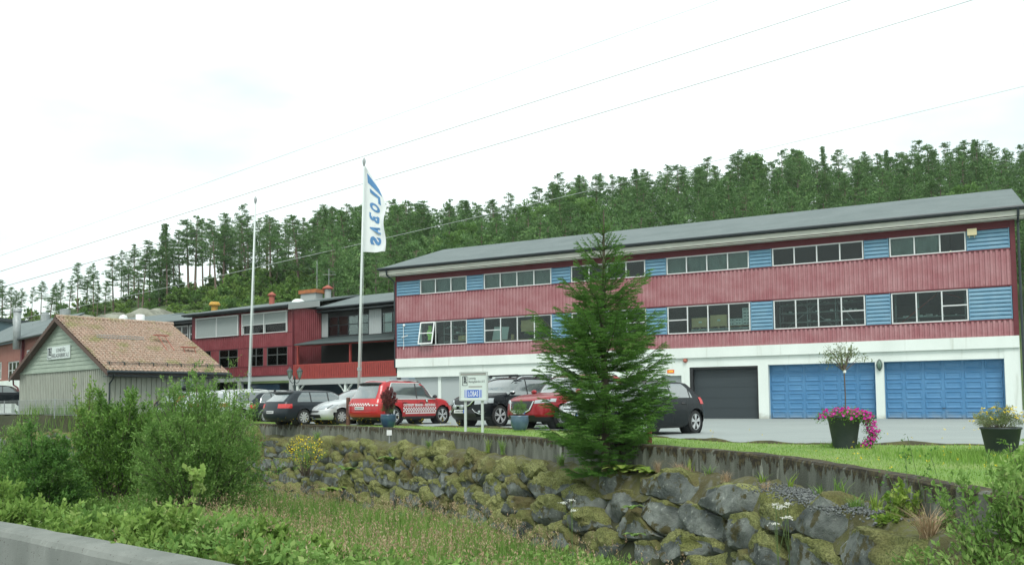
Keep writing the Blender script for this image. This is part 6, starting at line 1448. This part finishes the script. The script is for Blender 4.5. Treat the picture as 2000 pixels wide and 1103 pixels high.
# seed heads
k=np.nonzero((A[:,2]>230)&(r_.uniform(0,1,n)<np.interp(A[:,2],[0,330,480,1000,1250,1400],[.01,.02,.10,.09,.05,.02])*(.5+1.2*np.clip(ncl(A,.4,8)+.3,0,1))))[0]
V,F,t,tp=blades(np.c_[A[k,:2],z[k]],Hh[k]*1.25+.15,np.full(len(k),.003)*np.interp(A[k,1],[8,40],[1,2.2]),r_,.3,np.full(len(k),.8))
npmesh('grass_stalks',V,F,LF['grass'],attrs={'tint':t},kind='stuff')
nh=9; C=np.repeat(tp,nh,0)-np.c_[np.zeros((len(tp)*nh,2)),r_.uniform(0,.20,len(tp)*nh)]+r_.normal(0,.014,(len(tp)*nh,3)); V,F=leaf_arrays(r_,C,np.tile([[0,0,1.]],(len(C),1)),.045,.35,jit=.7); npmesh('grass_seed_heads',V,F,LF['seed'],attrs={'tint':tint4(r_.uniform(0,1,len(C)))},kind='stuff')
# low leafy ground cover
A=field(24000,lambda d,e,X,Y,px:(d>1.9)&(Y<36)&((px<560)&(e<9)|(Y<14.5)&(px<1250)|(px<1000)&(e<4))); A=A[ncl(A,.6,13)>-.25]; z=gheight(A[:,:2]); n=len(A); rp=3; C=np.repeat(np.c_[A[:,:2],z],rp,0)+np.c_[r_.normal(0,.08,(n*rp,2)),r_.uniform(.08,.62,n*rp)*np.repeat(.6+.6*np.clip(ncl(A,.8,21)+.4,0,1),rp)]
V,F=leaf_arrays(r_,C,np.tile([[0,0,.35]],(len(C),1)),.095,.55,jit=1.0); npmesh('ground_cover',V,F,LF['under'],attrs={'tint':tint4(.50+.45*np.repeat(ncl(A,.5,2),rp)+r_.normal(0,.18,len(C)))},kind='stuff')
# leafy shrubs behind the barrier
def along(px,e):  # point e metres behind the barrier line at image column px
    d=ray(px,900)[:2]; t=(BA@BN+e)/(d@BN); p=d*t; return (p[0],p[1],float(gheight([[p[0],p[1]]])[0])-.02)
lab=['light leafy shrub at the left edge just behind the road barrier','tall pale shrub behind the barrier below the dark bush','leafy shrub behind the barrier below the round bush','low leafy shrub behind the middle of the visible barrier','yellow-green shrub behind the barrier below the willow','leafy shrub near the right end of the visible barrier','broad-leaved shrub below the willow trunk','small broad-leaved plant in the tall grass left of centre','broad-leaved plant at the bottom centre of the grass','leafy plant at the bottom edge below the spruce','pale leafy shrub second from the left edge behind the barrier','low bramble between the barrier and the willow','small leafy shrub touching the barrier, second gap from the left','small leafy shrub touching the barrier below the willow edge','low shrub leaning over the barrier below the willow','low shrub at the right end of the barrier top','leafy shrub in the corner where the barrier meets the left edge','small leafy plant in the grass right of the willow','small leafy plant in the grass below the banner pole','small leafy plant in the grass below the sign posts']
for k,(px,e,H,rd) in enumerate(((15,2.2,1.05,.8),(95,1.6,.85,.75),(190,1.5,.75,.75),(270,1.4,.75,.7),(345,1.3,.8,.65),(430,1.2,.7,.65),(520,2.2,.75,.6),(620,2.5,.6,.5),(880,4.3,.45,.55),(1150,4.6,.42,.5),(55,1.0,.8,.6),(240,3.2,.8,.7),(140,.9,.6,.6),(310,.8,.55,.6),(395,.8,.5,.6),(480,.9,.5,.55),(20,.9,.7,.7),(700,3.0,.5,.5),(780,3.6,.5,.5),(980,4.2,.42,.5))):
    bush('leafy_shrub',lab[k],'shrub',along(px,e),H*1.15,rd*1.1,36,11,11,.105,'bright' if k%3!=2 else 'under',60+k,asp=.5,stem=.008,tl=.3,tb=.05 if k%2 else -.08,upw=.8)
# birch seedling with pale round leaves
bush('birch_seedling','thin seedling with a few pale round leaves in front of the willow','seedling',gl(398,960,17)[:2]+(-1.9,),1.75,.42,5,5,5,.13,'cream_leaf' if False else 'bright',90,asp=.9,low=.75,stem=.008,tb=.4)
# ferns
def fern(label,loc,s,n,seed,m='fern'):
    r2=np.random.default_rng(seed); root=thing('fern',label,'fern',loc); pool=Pool(); mb=MB()
    for k in range(n):
        az=2*PI*k/n+r2.normal(0,.25); up=r2.uniform(.5,1.2); L_=s*r2.uniform(.7,1.05); c,sn=math.cos(az),math.sin(az)
        f=lambda t: np.array([c*L_*t*.9,sn*L_*t*.9,L_*(up*t-.75*t*t*up)]); pts=[f(t) for t in np.linspace(0,1,7)]; mb.tube(pts,.004,3,cap=False)
        t=np.linspace(.12,1,34); Pq=np.array([f(q) for q in t]); tg=np.gradient(Pq,axis=0); tg/=np.linalg.norm(tg,axis=1)[:,None]; sd_=np.cross(tg,[0,0,1.]); sd_/=np.linalg.norm(sd_,axis=1)[:,None]+1e-9
        for sg in (1,-1):
            d=sd_*sg+tg*.35; l=(.30*L_*np.sin(PI*(t*.78+.16)))[:,None]; w=tg*(.013*s/.5); V=np.stack([Pq-w,Pq+w,Pq+d*l*.6+w*.6,Pq+d*l],1).reshape(-1,3); pool.add(V,np.arange(len(V)).reshape(-1,4),tint4(np.full(len(t),r2.uniform(.2,.85))))
    mb.build('midrib',M['bark'],root); pool.build('fronds',LF[m],root)
def ledge(px,o=.3,z=-.5): i=wat(px); p=WL[i]+WN[i]*o; return (p[0],p[1],z)
fern('bright yellow-green fern on the ledge just right of the spruce foot',ledge(1238,.35,-.52),.52,16,1); fern('smaller fern tuft right beside the big fern by the spruce',ledge(1282,.3,-.5),.38,11,2)
fern('small green fern growing from the upper boulders in the middle of the wall',ledge(802,.75,-1.0),.5,9,3,'under'); fern('small fern low between the boulders below the retaining wall',ledge(738,1.15,-1.5),.5,8,4,'under'); fern('fern tuft in the lower boulders left of centre',ledge(742,1.8,-2.2),.7,10,5,'fern')
fern('fern at the foot of the boulders beside the willow bush',ledge(512,2.3,-2.2),1.0,12,6,'under'); fern('broad fern in the grass left of the boulders',ledge(560,3.3,-2.2),1.1,13,7,'under'); fern('small fern on the lower boulders under the spruce',ledge(1325,1.0,-1.05),.28,8,8,'under'); fern('low fern near the bottom of the boulders at centre right',ledge(1372,1.4,-1.42),.24,7,12,'under')
def weed(name,label,loc,n,h,seed,m='under',w=.018,bend=.5):
    r2=np.random.default_rng(seed); root=thing(name,label,'weed',loc); P=np.c_[r2.normal(0,.03,(n,2)),np.zeros(n)]; V,F,t,tp=blades(P,r2.uniform(.6,1.1,n)*h,np.full(n,w),r2,bend,r2.uniform(.2,.9,n)); npmesh('leaves',V,F,LF[m],root,{'tint':t})
weed('weed','long-leaved weed at the foot of the retaining wall right of centre',ledge(1572,.2,-.44),11,.30,1,'fern'); weed('weed','dry pale grass tuft on the ledge right of the big fern',ledge(1330,.15,-.45),90,.28,2,'seed',.003,1.2); weed('weed','upright light green weed against the retaining wall above the ledge',ledge(1345,.08,-.45),14,.34,3,'fern',.012,.3); weed('weed','tall leafy weed against the right part of the retaining wall',ledge(1668,.15,-.42),26,.36,4,'under',.010,.5); weed('weed','green grass tuft on the moss ledge near the two sign posts',ledge(992,.15,-.45),60,.45,5,'under',.006,.7); weed('weed','yellow-green grass tuft left of the sign posts tuft on the ledge',ledge(965,.15,-.45),30,.42,6,'fern',.008,.6); weed('weed','brown dry grass hanging over the boulders at the far right',ledge(1890,.35,-.45),160,.35,7,'seed',.003,1.6)
weed('weed','leafy weed beside the gravel patch below the wall',ledge(1625,.18,-.42),18,.22,8,'under',.014,.7)
for k,(px,o_,n,h,m_,w_,lb) in enumerate(((1300,.25,70,.26,'seed',.003,'straw coloured grass tuft right beside the short reddish post'),(1362,.3,60,.24,'seed',.003,'dry grass tuft on the ledge between the fern and the gravel'),(1405,.2,26,.26,'under',.008,'green grass tuft on the ledge midway between spruce and gravel'),(1455,.35,80,.22,'seed',.003,'pale dry grass hanging over the boulders left of the gravel'),(1510,.15,22,.24,'fern',.009,'yellow-green weed at the foot of the retaining wall left of the gravel'),(1545,.45,50,.18,'seed',.003,'short dry tuft at the left tip of the gravel patch'),(1715,.3,60,.26,'under',.006,'grass tuft at the right end of the gravel patch'),(1745,.2,30,.30,'fern',.009,'yellow-green tuft left of the bramble bush'),(860,.35,50,.3,'under',.008,'small green tuft on the mossy ledge left of the sign posts'),(640,.4,40,.35,'under',.010,'small green tuft at the far end of the mossy ledge'),(1120,.3,60,.3,'under',.007,'dark green tuft on the ledge at the left foot of the spruce'))): weed('weed',lb,ledge(px,o_,-.44 if px>1200 else -.5),n,h,40+k,m_,w_,.9)
def stalk(label,loc,h,seed):
    root=thing('hogweed',label,'wildflower',loc); r2=np.random.default_rng(seed); mb=MB(); mb.tube([(0,0,0),(.01,0,h*.5),(.0,.01,h)],.006,5); pool=Pool()
    tops=[(0,0,h)]+[(r2.uniform(-.14,.14),r2.uniform(-.1,.1),h*r2.uniform(.78,1.02)) for _ in range(2)]
    for q in tops[1:]: mb.tube([(0,0,h*.5),q],.004,4)
    for q in tops:
        pool=Pool(); C=np.array(q)+np.c_[r2.normal(0,.028,(60,2)),r2.uniform(-.004,.012,60)]; V,F=leaf_arrays(r2,C,np.tile([[0,0,.2]],(60,1)),.02,.9,jit=1); pool.add(V,F,tint4(r2.uniform(0,1,60))); pool.build('umbel',FLM['white'],root)
    mb.build('stem',M['olive_stem'],root)
M['olive_stem']=mat('green_stem',(.10,.16,.05),.8)
stalk('white hogweed umbels in front of the boulders at the bottom right of centre',gl(1508,1000,10.6)[:2]+(-1.75,),1.35,1); stalk('smaller white umbels right of the tall hogweed',gl(1530,1000,10.9)[:2]+(-1.65,),1.22,2); stalk('white umbels low in the grass below the spruce',gl(1112,1000,13)[:2]+(-1.9,),1.3,3)
root=thing('climber','thin climbing shoots standing at the edge of the lawn above the brambles','climbing plant',ledge(1815,.1,-.4)); mb=MB(); pool=Pool(); r2=np.random.default_rng(4)
for k in range(5):
    x=-.28+k*.14; pts=[(x,0,0),(x+r2.uniform(-.08,.08),0,.35),(x+r2.uniform(-.1,.1),.05,.55+.35*(k%3)/2)]; mb.tube(pts,.003,4)
    C=np.array(pts[-1])+np.c_[r2.normal(0,.035,(16,1)),r2.normal(0,.02,(16,1)),r2.uniform(-.32,.03,(16,1))]; V,F=leaf_arrays(r2,C,rnd_unit(r2,16),.04,.8); pool.add(V,F,tint4(r2.uniform(.1,.7,16)))
mb.build('stem',M['olive_stem'],root); pool.build('leaves',LF['alder'],root)
# lawn blades and flowers
n=90000; Y=6.5+30*r_.uniform(0,1,n)**1.6; px=r_.uniform(700,2080,n); X=(px-1000)/FOC*Y; P=np.c_[X,Y]; s,_=wdist(P); ey=np.interp(X,EL[(EL[:,1]<45)][:,0],EL[(EL[:,1]<45)][:,1]); k=(s>.2)&(Y<ey-.04); P=P[k]; n=len(P); nn=ncl(P,.8,5)
Hh=(.018+.016*np.clip(nn,-.6,1)+.02*(r_.uniform(0,1,n)>.95))*r_.uniform(.6,1.5,n)+.012; V,F,t,tp=blades(np.c_[P,np.zeros(n)],Hh,np.interp(P[:,1],[6,36],[.0035,.010]),r_,.9,.45+.35*ncl(P,.5,9)+r_.normal(0,.13,n))
LF['lawn']=leafmat('lawn_blades',(.16,.31,.055),(.24,.38,.085),(.42,.46,.18),trans=.3)
npmesh('lawn_grass',V,F,LF['lawn'],attrs={'tint':t},kind='stuff')
tz=[]
for px,py,rd,hh,c in ((1650,874,.30,.16,500),(1955,888,.30,.14,500),(1880,895,1.0,.17,1200),(1800,885,.8,.12,600),(1015,843,.25,.08,200),(1990,905,.7,.2,900)):
    g_=gz(px,py); tz.append(np.c_[g_[0]+r_.normal(0,rd*.6,c),g_[1]+r_.normal(0,rd*.5,c),r_.uniform(.4,1,c)*hh])
T=np.vstack(tz); s,_=wdist(T[:,:2]); T=T[s>.15]; V,F,t,tp=blades(np.c_[T[:,:2],np.zeros(len(T))],T[:,2],np.full(len(T),.005),r_,.6,.35+r_.normal(0,.15,len(T))); npmesh('grass_tufts',V,F,LF['lawn'],attrs={'tint':t},kind='stuff')
n=70; px=r_.uniform(1240,2000,n); C=[]
for a in px:
    py=r_.uniform(872,935); g_=gz(a,py); s,_=wdist([[g_[0],g_[1]]])
    if s[0]>.2: C.append((g_[0],g_[1],r_.uniform(.05,.14)))
for a in r_.uniform(540,900,110): g_=gz(a,r_.uniform(829,834)+max(0,(a-700)*.03)); C.append((g_[0],g_[1],r_.uniform(.06,.38)))
for a in r_.uniform(1380,1950,14): g_=gz(a,866); C.append((g_[0],g_[1],r_.uniform(.05,.35)))
C=np.array(C); rp=5; CC=np.repeat(C,rp,0)+r_.normal(0,.008,(len(C)*rp,3)); V,F=leaf_arrays(r_,CC,np.tile([[0,0,.2]],(len(CC),1)),.020,.9,jit=1.); npmesh('lawn_flowers',V,F,FLM['yellow'],attrs={'tint':tint4(r_.uniform(0,1,len(CC)))},kind='stuff')
# ================================================================ props
def flagpole(label,px,py,topy,Y0,lean):
    g_=gz(px,py); H=float(aty(px,topy,g_[1])[2]); t=thing('flagpole',label,'flagpole',(g_[0],g_[1],0)); t.rotation_euler=(0,lean,0)
    mb=MB(); mb.tube([(0,0,0),(0,0,H*.5),(0,0,H*.97)],[.062,.052,.03],12); mb.build('pole',M['pole'],t,smooth=True)
    mb=MB(); mb.lathe([(.03,H*.965),(.06,H*.975),(.075,H*.985),(.05,H*.992),(0,H)],(0,0,0),14); mb.build('finial',M['steel'],t,smooth=True)
    mb=MB(); mb.tube([(.09,-.02,H*.1),(.10,-.02,H*.5),(.05,-.02,H*.96)],.006,4); mb.build('halyard',M['signwhite'],t)
    mb=MB(); mb.tube([(0,0,2.28),(0,0,2.42)],.085,12); mb.build('sleeve',M['steel'],t); mb=MB(); mb.box(-.03,.03,-.1,-.05,.0,1.1); mb.build('cleat_plate',M['steel'],t); return t,H
t1,H1=flagpole('white flagpole without a flag behind the willow bush',484,826,383,40,R(1.45))
FP,H2=flagpole('tall white flagpole carrying the white and blue banner',699,829.5,307,33,R(1.25))
# banner hanging from the pole
hz=float(aty(722,320,36.0)[2]); lz=float(aty(720,492,36.0)[2]); x0=.17; L_=hz-lz; Wf=1.06
def flagp(s,t): # s down 0..1, t across 0..1
    w=Wf*(.93+.07*math.sin(s*9)); cut=max(0,(t)*.30-s) if False else 0
    top=.22*t*t+ .12*t
    z=hz-L_*(s*(1-top*.0))-(1-s)*L_*.27*t**1.1-.03*t*s
    return (-6.52+x0+w*t*(.66+.34*min(1,s*3.0))-.05*s,35.95-.16*math.sin(t*5.5+s*3.)*t-.10*math.sin(t*9+s*6)*t,z)
mb=MB(); mb.grid([[flagp(s,t) for t in np.linspace(0,1,22)] for s in np.linspace(0,1,60)])
FL=mb.build('banner_flag',M['flagwhite'],smooth=True,label='white banner with blue lettering hanging from the right flagpole, seen from behind',cat='flag')
def onflag(v,f,s0,s1,t0,t1,name):
    """v in unit square: x runs down the flag, y towards the pole (seen mirrored from behind)"""
    P=[]
    for x,y in v:
        s=s0+(s1-s0)*x; t=t0+(t1-t0)*(1-y); p=flagp(s,t); P.append((p[0],p[1]-.012,p[2]))
    mb=MB(); mb.add(P,f); mb.build(name,M['flagblue'],FL)
def gridrect(s0,s1,t0,t1,name):
    mb=MB(); mb.grid([[(lambda p:(p[0],p[1]-.012,p[2]))(flagp(s,t)) for t in np.linspace(t0,t1,9)] for s in np.linspace(s0,s1,4)]); mb.build(name,M['flagblue'],FL)
gridrect(.06,.175,.24,.92,'stripe'); 
for ch,a,b in (('L',.225,.34),('O',.37,.47),('B',.51,.61),('A',.655,.755),('S',.80,.91)):
    v,f=fit(ch,1,1,.055); # densify big letters a little via the font mesh itself
    onflag(v,f,a,b,.32,.78,'letter')
# sign on two posts
g1,g2=gz(909,843),gz(943,845); sx=(g1+g2)/2; rzs=math.atan2(g2[1]-g1[1],g2[0]-g1[0]); rzs=R(-14); SG=thing('sign_board','white company sign on two metal posts in front of the black car','sign',(float(aty(926,800,25.4)[0]),25.4,0),rzs)
k=25.4/FOC; 
for x in (-.27,.26): mb=MB(); mb.box(x-.035,x+.035,-.03,.03,-.05,1.0); mb.build('post',M['signframe'],SG)
zb,zt=.98,1.80; hw_=.42
mb=MB(); mb.box(-hw_,hw_,-.05,-.02,zb,zt); pn=mb.build('panel',M['signwhite'],SG)
mb=MB()
for a in ((-hw_-.02,-hw_+.02,zb-.02,zt+.02),(hw_-.02,hw_+.02,zb-.02,zt+.02),(-hw_+.02,hw_-.02,zb-.03,zb+.015),(-hw_+.02,hw_-.02,zt-.015,zt+.03)): mb.box(a[0],a[1],-.075,.0,a[2],a[3])
mb.build('frame',M['signframe'],SG)
mb=MB(); mb.box(-hw_+.03,hw_-.03,-.062,-.052,zt-.075,zt-.03); mb.box(-.15,.27,-.056,-.052,1.36,1.395); mb.build('bar',M['signmuted'],pn)
logo(pn,-.345,1.41,.155,.28,-.055)
textpart(pn,'lettering','Lonevåg',-.15,1.58,.22,.085,-.055,M['ink'],.0); textpart(pn,'lettering','Beslagfabrikk A/S',-.15,1.475,.50,.09,-.055,M['ink'],.0)
mb=MB(); mb.box(-.28,.26,-.056,-.052,1.05,1.28); bl=mb.build('blue_panel',M['signblue'],pn)
v,f=fit('LOBAS',.31,.16,.012); mb=MB(); mb.add([(-.165+a,-.060,1.085+b) for a,b in v],f)
for x in (-.25,-.21,.185,.235): mb.box(x-.008,x+.008,-.0595,-.0565,1.05,1.28)
mb.build('lettering',M['signtext'],bl)
# lamp posts
def lamppost(label,px,py,topy,rz):
    g_=gz(px,py); Hh=float(aty(px,topy,g_[1])[2]); t=thing('lamp_post',label,'lamp post',(g_[0],g_[1],0),rz,'twin lantern posts at the car park')
    mb=MB(); mb.lathe([(.10,0),(.10,.35),(.085,.40),(.11,.44),(.05,.52),(.04,.9),(.055,.93),(.035,.97),(.03,Hh-.55),(.05,Hh-.5),(.02,Hh-.42),(0,Hh-.35)],(0,0,0),14); mb.build('post',M['iron'],t,smooth=True)
    for s in (-1,1):
        mb=MB(); mb.tube([(0,0,Hh-.66),(s*.10,0,Hh-.72),(s*.19,0,Hh-.62),(s*.21,0,Hh-.52)],.016,6); a=mb.build('arm',M['iron'],t)
        mb=MB(); mb.lathe([(.05,Hh-.50),(.115,Hh-.20)],(s*.21,0,0),6); ln_=mb.build('lantern',M['lampglass'],t)
        mb=MB(); mb.lathe([(.14,Hh-.20),(.13,Hh-.17),(.05,Hh-.07),(.02,Hh-.04),(.025,Hh-.02),(0,Hh+.02)],(s*.21,0,0),6); mb.lathe([(0,Hh-.53),(.055,Hh-.50),(.05,Hh-.48)],(s*.21,0,0),6)
        for q in range(6): an=q*PI/3; mb.tube([(s*.21+.052*math.cos(an),.052*math.sin(an),Hh-.5),(s*.21+.117*math.cos(an),.117*math.sin(an),Hh-.2)],.008,4)
        mb.build('lantern_cap',M['iron'],ln_)
M['lampglass']=mat('frosted_lamp_glass',(.20,.26,.22),.3,spec=.7)
lamppost('dark twin lantern lamp post in front of the grey estate and silver hatchback',575,829,716,R(10)); lamppost('dark twin lantern lamp post by the black car with the roof box',363,826,737,R(8))
def post(label,px,py,topy,w,m):
    g_=gz(px,py); Hh=float(aty(px,topy,g_[1])[2]); mb=MB(); mb.lathe([(w,-.1),(w,Hh-.02),(w*.9,Hh),(0,Hh+.005)],(0,0,0),12); o=mb.build('timber_post',m,label=label,cat='post'); o.location=(g_[0],g_[1],0)
post('dark brown timber post between the silver hatchback and the red fire service car',680,830,776,.085,M['post']); post('short reddish post at the right foot of the spruce',1269,866,838,.05,M['post_o'])
# pots and planters
def pot(label,px,py,hpx,wpx,prof,m,name='plant_pot',cat='plant pot',zz=0):
    g_=gz(px,py)
    if px==741: i=wat(741); q=WL[i]-WN[i]*.35; g_=np.array([q[0],q[1],0.])
    k=g_[1]/FOC; h=hpx*k; w=wpx*k/2; t=thing(name,label,cat,(g_[0],g_[1],zz)); mb=MB(); mb.lathe([(r_*w,z_*h) for r_,z_ in prof]+[(prof[-1][0]*w*.9,h*1.0),(prof[-1][0]*w*.88,h*.9)],(0,0,0),28); mb.build('pot',m,t,smooth=True)
    mb=MB(); mb.lathe([(prof[-1][0]*w*.9,h*.92),(0,h*.95)],(0,0,0),24); mb.build('soil',M['soil'],t); return t,h,w,g_
ur=[(0,0),(.52,.0),(.60,.03),(.82,.25),(.97,.55),(1.0,.75),(.95,.9),(.98,1.0)]; tp_=[(0,0),(.66,0),(.68,.02),(.97,.93),(1.02,.94),(1.02,1.0)]
t,h,w,g_=pot('blue glazed pot holding a small green conifer on the lawn right of the sign',1015,842,31,36,ur,M['bluepot'])
bush('dwarf_conifer','dwarf green conifer growing in the blue glazed pot','shrub',(g_[0],g_[1],h*.9),.52,.33,34,9,16,.03,'alder',31,asp=.2,stem=.006,tl=.18,upw=.9,base=.3)
t,h,w,g_=pot('navy blue pot with a reddish shrub in front of the red fire service car',741,833.2,27,31,ur,M['bluepot2'])
bush('red_leaved_shrub','wine red and green shrub growing in the navy blue pot','shrub',(g_[0],g_[1],h*.9),1.0,.40,44,10,14,.055,FLM['pinkred'],32,asp=.5,stem=.008,tl=.25,low=.4); bush('potted_greenery','olive green leaves at the foot of the reddish shrub','shrub',(g_[0],g_[1],h*.9),.6,.33,18,8,10,.045,'olive',33,stem=.006,tl=.2)
t,h,w,g_=pot('large charcoal planter with magenta petunias and a small standard tree',1650,875,63,62,tp_,M['planter'],'planter','planter')
k=g_[1]/FOC; TZ=h*.95
tree=thing('standard_tree','thin-stemmed small tree with an airy crown growing from the petunia planter','tree',(g_[0]+.03,g_[1],TZ)); mb=MB(); Hs=.98; mb.tube([(0,0,0),(.01,0,.4),(.0,0,Hs)],[.013,.011,.012],6); pool=Pool(); r2=np.random.default_rng(6)
for q in range(26):
    az=r2.uniform(0,2*PI); el=r2.uniform(.15,1.45); l=r2.uniform(.38,.60)*(1.0 if el<.9 else .8); e=np.array([math.cos(az)*math.cos(el)*l,math.sin(az)*math.cos(el)*l,Hs-.12+math.sin(el)*l*1.15]); mid=np.array([0,0,Hs-.08])*.5+e*.5+np.array([0,0,.05]); mb.tube([(0,0,Hs-.14),mid,e],[.006,.004,.002],4,cap=False)
    C=mid+(e-mid)*r2.uniform(0,1.1,(26,1))+r2.normal(0,.035,(26,3)); V,F=leaf_arrays(r2,C,np.tile([[0,0,-.3]],(26,1)),.05,.42,jit=.9); pool.add(V,F,tint4(r2.uniform(.0,.9,26)))
mb.build('trunk',M['bark'],tree); pool.build('crown',LF['olive'],tree); mb=MB(); mb.box(-.02,.03,-.02,.0,Hs-.16,Hs-.11); mb.build('tag',M['white_plastic'],tree)
pt=thing('petunia_plant','magenta petunias spilling over the right side of the large charcoal planter','flowers',(g_[0],g_[1],TZ)); r2=np.random.default_rng(12); pool=Pool(); lf=Pool()
ctr=[]
for q in range(150): a=r2.uniform(0,2*PI); rr=w*1.25*math.sqrt(r2.uniform(0,1)); ctr.append((rr*math.cos(a)*1.25-.02,rr*math.sin(a)-.05,.06+.13*r2.uniform()-.10*(rr/w)**3*.5))
for q in range(135): s=r2.uniform(0,1); ctr.append((w*1.05+.16*math.sin(s*3.0)+r2.normal(0,.055),-.12+r2.normal(0,.07),.10-s*.62+r2.normal(0,.03)))
for c_ in ctr:
    n=6; C=np.tile(np.array(c_)+np.array([0,-.02,0]),(n,1)); a=np.linspace(0,2*PI,n,endpoint=False)+r2.uniform(0,1); nrm=np.array([r2.normal(0,.5),-1,.6+r2.normal(0,.3)]); nrm/=np.linalg.norm(nrm); e1=np.cross(nrm,[0,0,1.]); e1/=np.linalg.norm(e1); e2=np.cross(nrm,e1)
    s=.023; w1=.016; D=np.cos(a)[:,None]*e1+np.sin(a)[:,None]*e2; S=np.cross(D,nrm); V=np.stack([C,C+D*s*.6+S*w1,C+D*s+nrm*.004,C+D*s*.6-S*w1],1).reshape(-1,3); pool.add(V,np.arange(n*4).reshape(n,4),tint4(np.full(n,r2.uniform(.1,.95))))
    C=np.array(c_)+r2.normal(0,.04,(9,3))+np.array([0,.03,-.03]); V,F=leaf_arrays(r2,C,rnd_unit(r2,9),.04,.5); lf.add(V,F,tint4(r2.uniform(0,.7,9)))
C=np.c_[r2.normal(.08,w*.45,500),r2.normal(-.1,.1,500),r2.uniform(-.10,.10,500)]; V,F=leaf_arrays(r2,C,rnd_unit(r2,500),.05,.45); lf.add(V,F,tint4(r2.uniform(0,.8,500)))
pool.build('blossoms',FLM['magenta'],pt); lf.build('leaves',LF['bush'],pt)
t,h,w,g_=pot('large charcoal planter with grey-green foliage and yellow flowers at the right edge',1957,896,62,72,tp_,M['planter'],'planter','planter')
bp=bush('yellow_flower_plant','grey-green bushy plant dotted with yellow flowers in the right planter','flowers',(g_[0],g_[1],h*.9),.36,.40,44,10,12,.026,'olive',35,asp=.35,stem=.004,tl=.14,low=.02,tb=.1)
r2=np.random.default_rng(3); pool=Pool()
for q in range(90):
    a=r2.uniform(0,2*PI); rr=.42*math.sqrt(r2.uniform(.05,1)); c_=np.array([rr*math.cos(a),rr*math.sin(a),.36-.22*(rr/.42)**2+r2.uniform(-.04,.04)]); C=np.tile(c_,(7,1)); V,F=leaf_arrays(r2,C,rnd_unit(r2,7)*np.array([1,1,.3]),.022,.8,jit=.2); pool.add(V,F,tint4(r2.uniform(0,1,7)))
pool.build('blossoms',FLM['yellow'],bp); 
br=[o for o in COL.objects if o.name.startswith('broom_bush')][0]; pool=Pool()
C=rnd_unit(r2,420)*np.array([.7,.6,.55])*r2.uniform(.7,1.05,(420,1))+np.array([0,0,.95]); V,F=leaf_arrays(r2,C,rnd_unit(r2,420),.06,.8); pool.add(V,F,tint4(r2.uniform(0,1,420))); pool.build('blossoms',FLM['yellow'],br)
# wire fence in front of the shed
a,b=gz(150,812,.40),gz(-40,806,.45); FN=thing('wire_fence','thin grey wire mesh fence on the bank in front of the shed','fence',(a[0],a[1],.35)); d=np.array(b-a); d[2]=0; n=6
mb=MB()
for k in range(n+1):
    p=d*k/n; mb=MB(); mb.tube([(p[0],p[1],-.1),(p[0],p[1],.95)],.03,6); mb.build('fence_post',M['steel'],FN)
mb=MB()
for z in (.08,.5,.92): mb.tube([(0,0,z),(d[0],d[1],z)],.008,4)
m_=int(np.hypot(d[0],d[1])/.16)
for k in range(m_): p=d*k/m_; mb.tube([(p[0],p[1],.08),(p[0],p[1],.92)],.006,3,cap=False)
mb.build('mesh',M['steel'],FN)
# small low wall at the left edge behind the fence
p0,p1=aty(-60,800,62),aty(22,800,60); mb=MB(); mb.prism([(p0[0],p0[1],.2),(p1[0],p1[1],.2),(p1[0],p1[1]+.4,.2),(p0[0],p0[1]+.4,.2)],(0,0,.9)); mb.build('low_wall',M['white_wall'],label='low grey wall at the left edge below the brick hall',cat='wall')
# overhead wires
M['wire_lit']=mat('lit_cable',(.45,.48,.47),.6)  # lowest line: its light look against dark trees put into a paler grey
def wire(label,pts,rad):
    P=[aty(px,py,Y) for px,py,Y in pts]; P=resample3(P); mb=MB(); mb.tube(P,[rad*max(.6,p[1]/60) for p in P],5); mb.build('power_line',M['wire'] if 'lowest' not in label else M['wire_lit'],label=label,cat='cable',group='overhead power lines')
def resample3(P):
    P=np.array(P); t=np.arange(len(P)); q=np.linspace(0,len(P)-1,60); 
    co=[np.polyfit(t,P[:,i],min(3,len(P)-1)) for i in range(3)]; return [tuple(np.polyval(c_,a) for c_ in co) for a in q]
wire('uppermost power line, leaving the top of the picture nearest its centre',[(-60,520,110),(400,361,90),(800,211,72),(1420,-2,56),(1700,-100,50)],.011)
wire('second power line from the top of the sky',[(-60,549,110),(400,404,90),(800,277,72),(1670,-2,54),(1850,-62,50)],.017)
wire('third power line down, crossing the banner',[(-60,578,110),(400,450,90),(730,350,76),(1300,185,62),(1910,-2,52),(2100,-62,50)],.018)
wire('lowest power line, crossing the hillside below the tree tops',[(-60,642,110),(200,590,98),(500,520,86),(760,463,76),(1300,340,62),(2000,169,50),(2150,130,47)],.018)
for o in SC.objects:
    l=o.get('label')
    if l and not 4<=len(str(l).split())<=16: print('LABEL LEN',len(l.split()),o.name,l)
# ---------------------------------------------------------------- air between the road and the hill
hm=bpy.data.materials.new('haze_air'); hm.use_nodes=True; t=hm.node_tree; t.nodes.clear(); o=N(t,'ShaderNodeOutputMaterial'); v=N(t,'ShaderNodeVolumePrincipled')
v.inputs['Color'].default_value=(.93,1,.97,1); v.inputs['Density'].default_value=.0002; v.inputs['Anisotropy'].default_value=.2; t.links.new(v.outputs[0],o.inputs['Volume'])
mb=MB(); mb.box(-420,520,-60,330,-4.4,62); mb.build('haze',hm,kind='stuff')
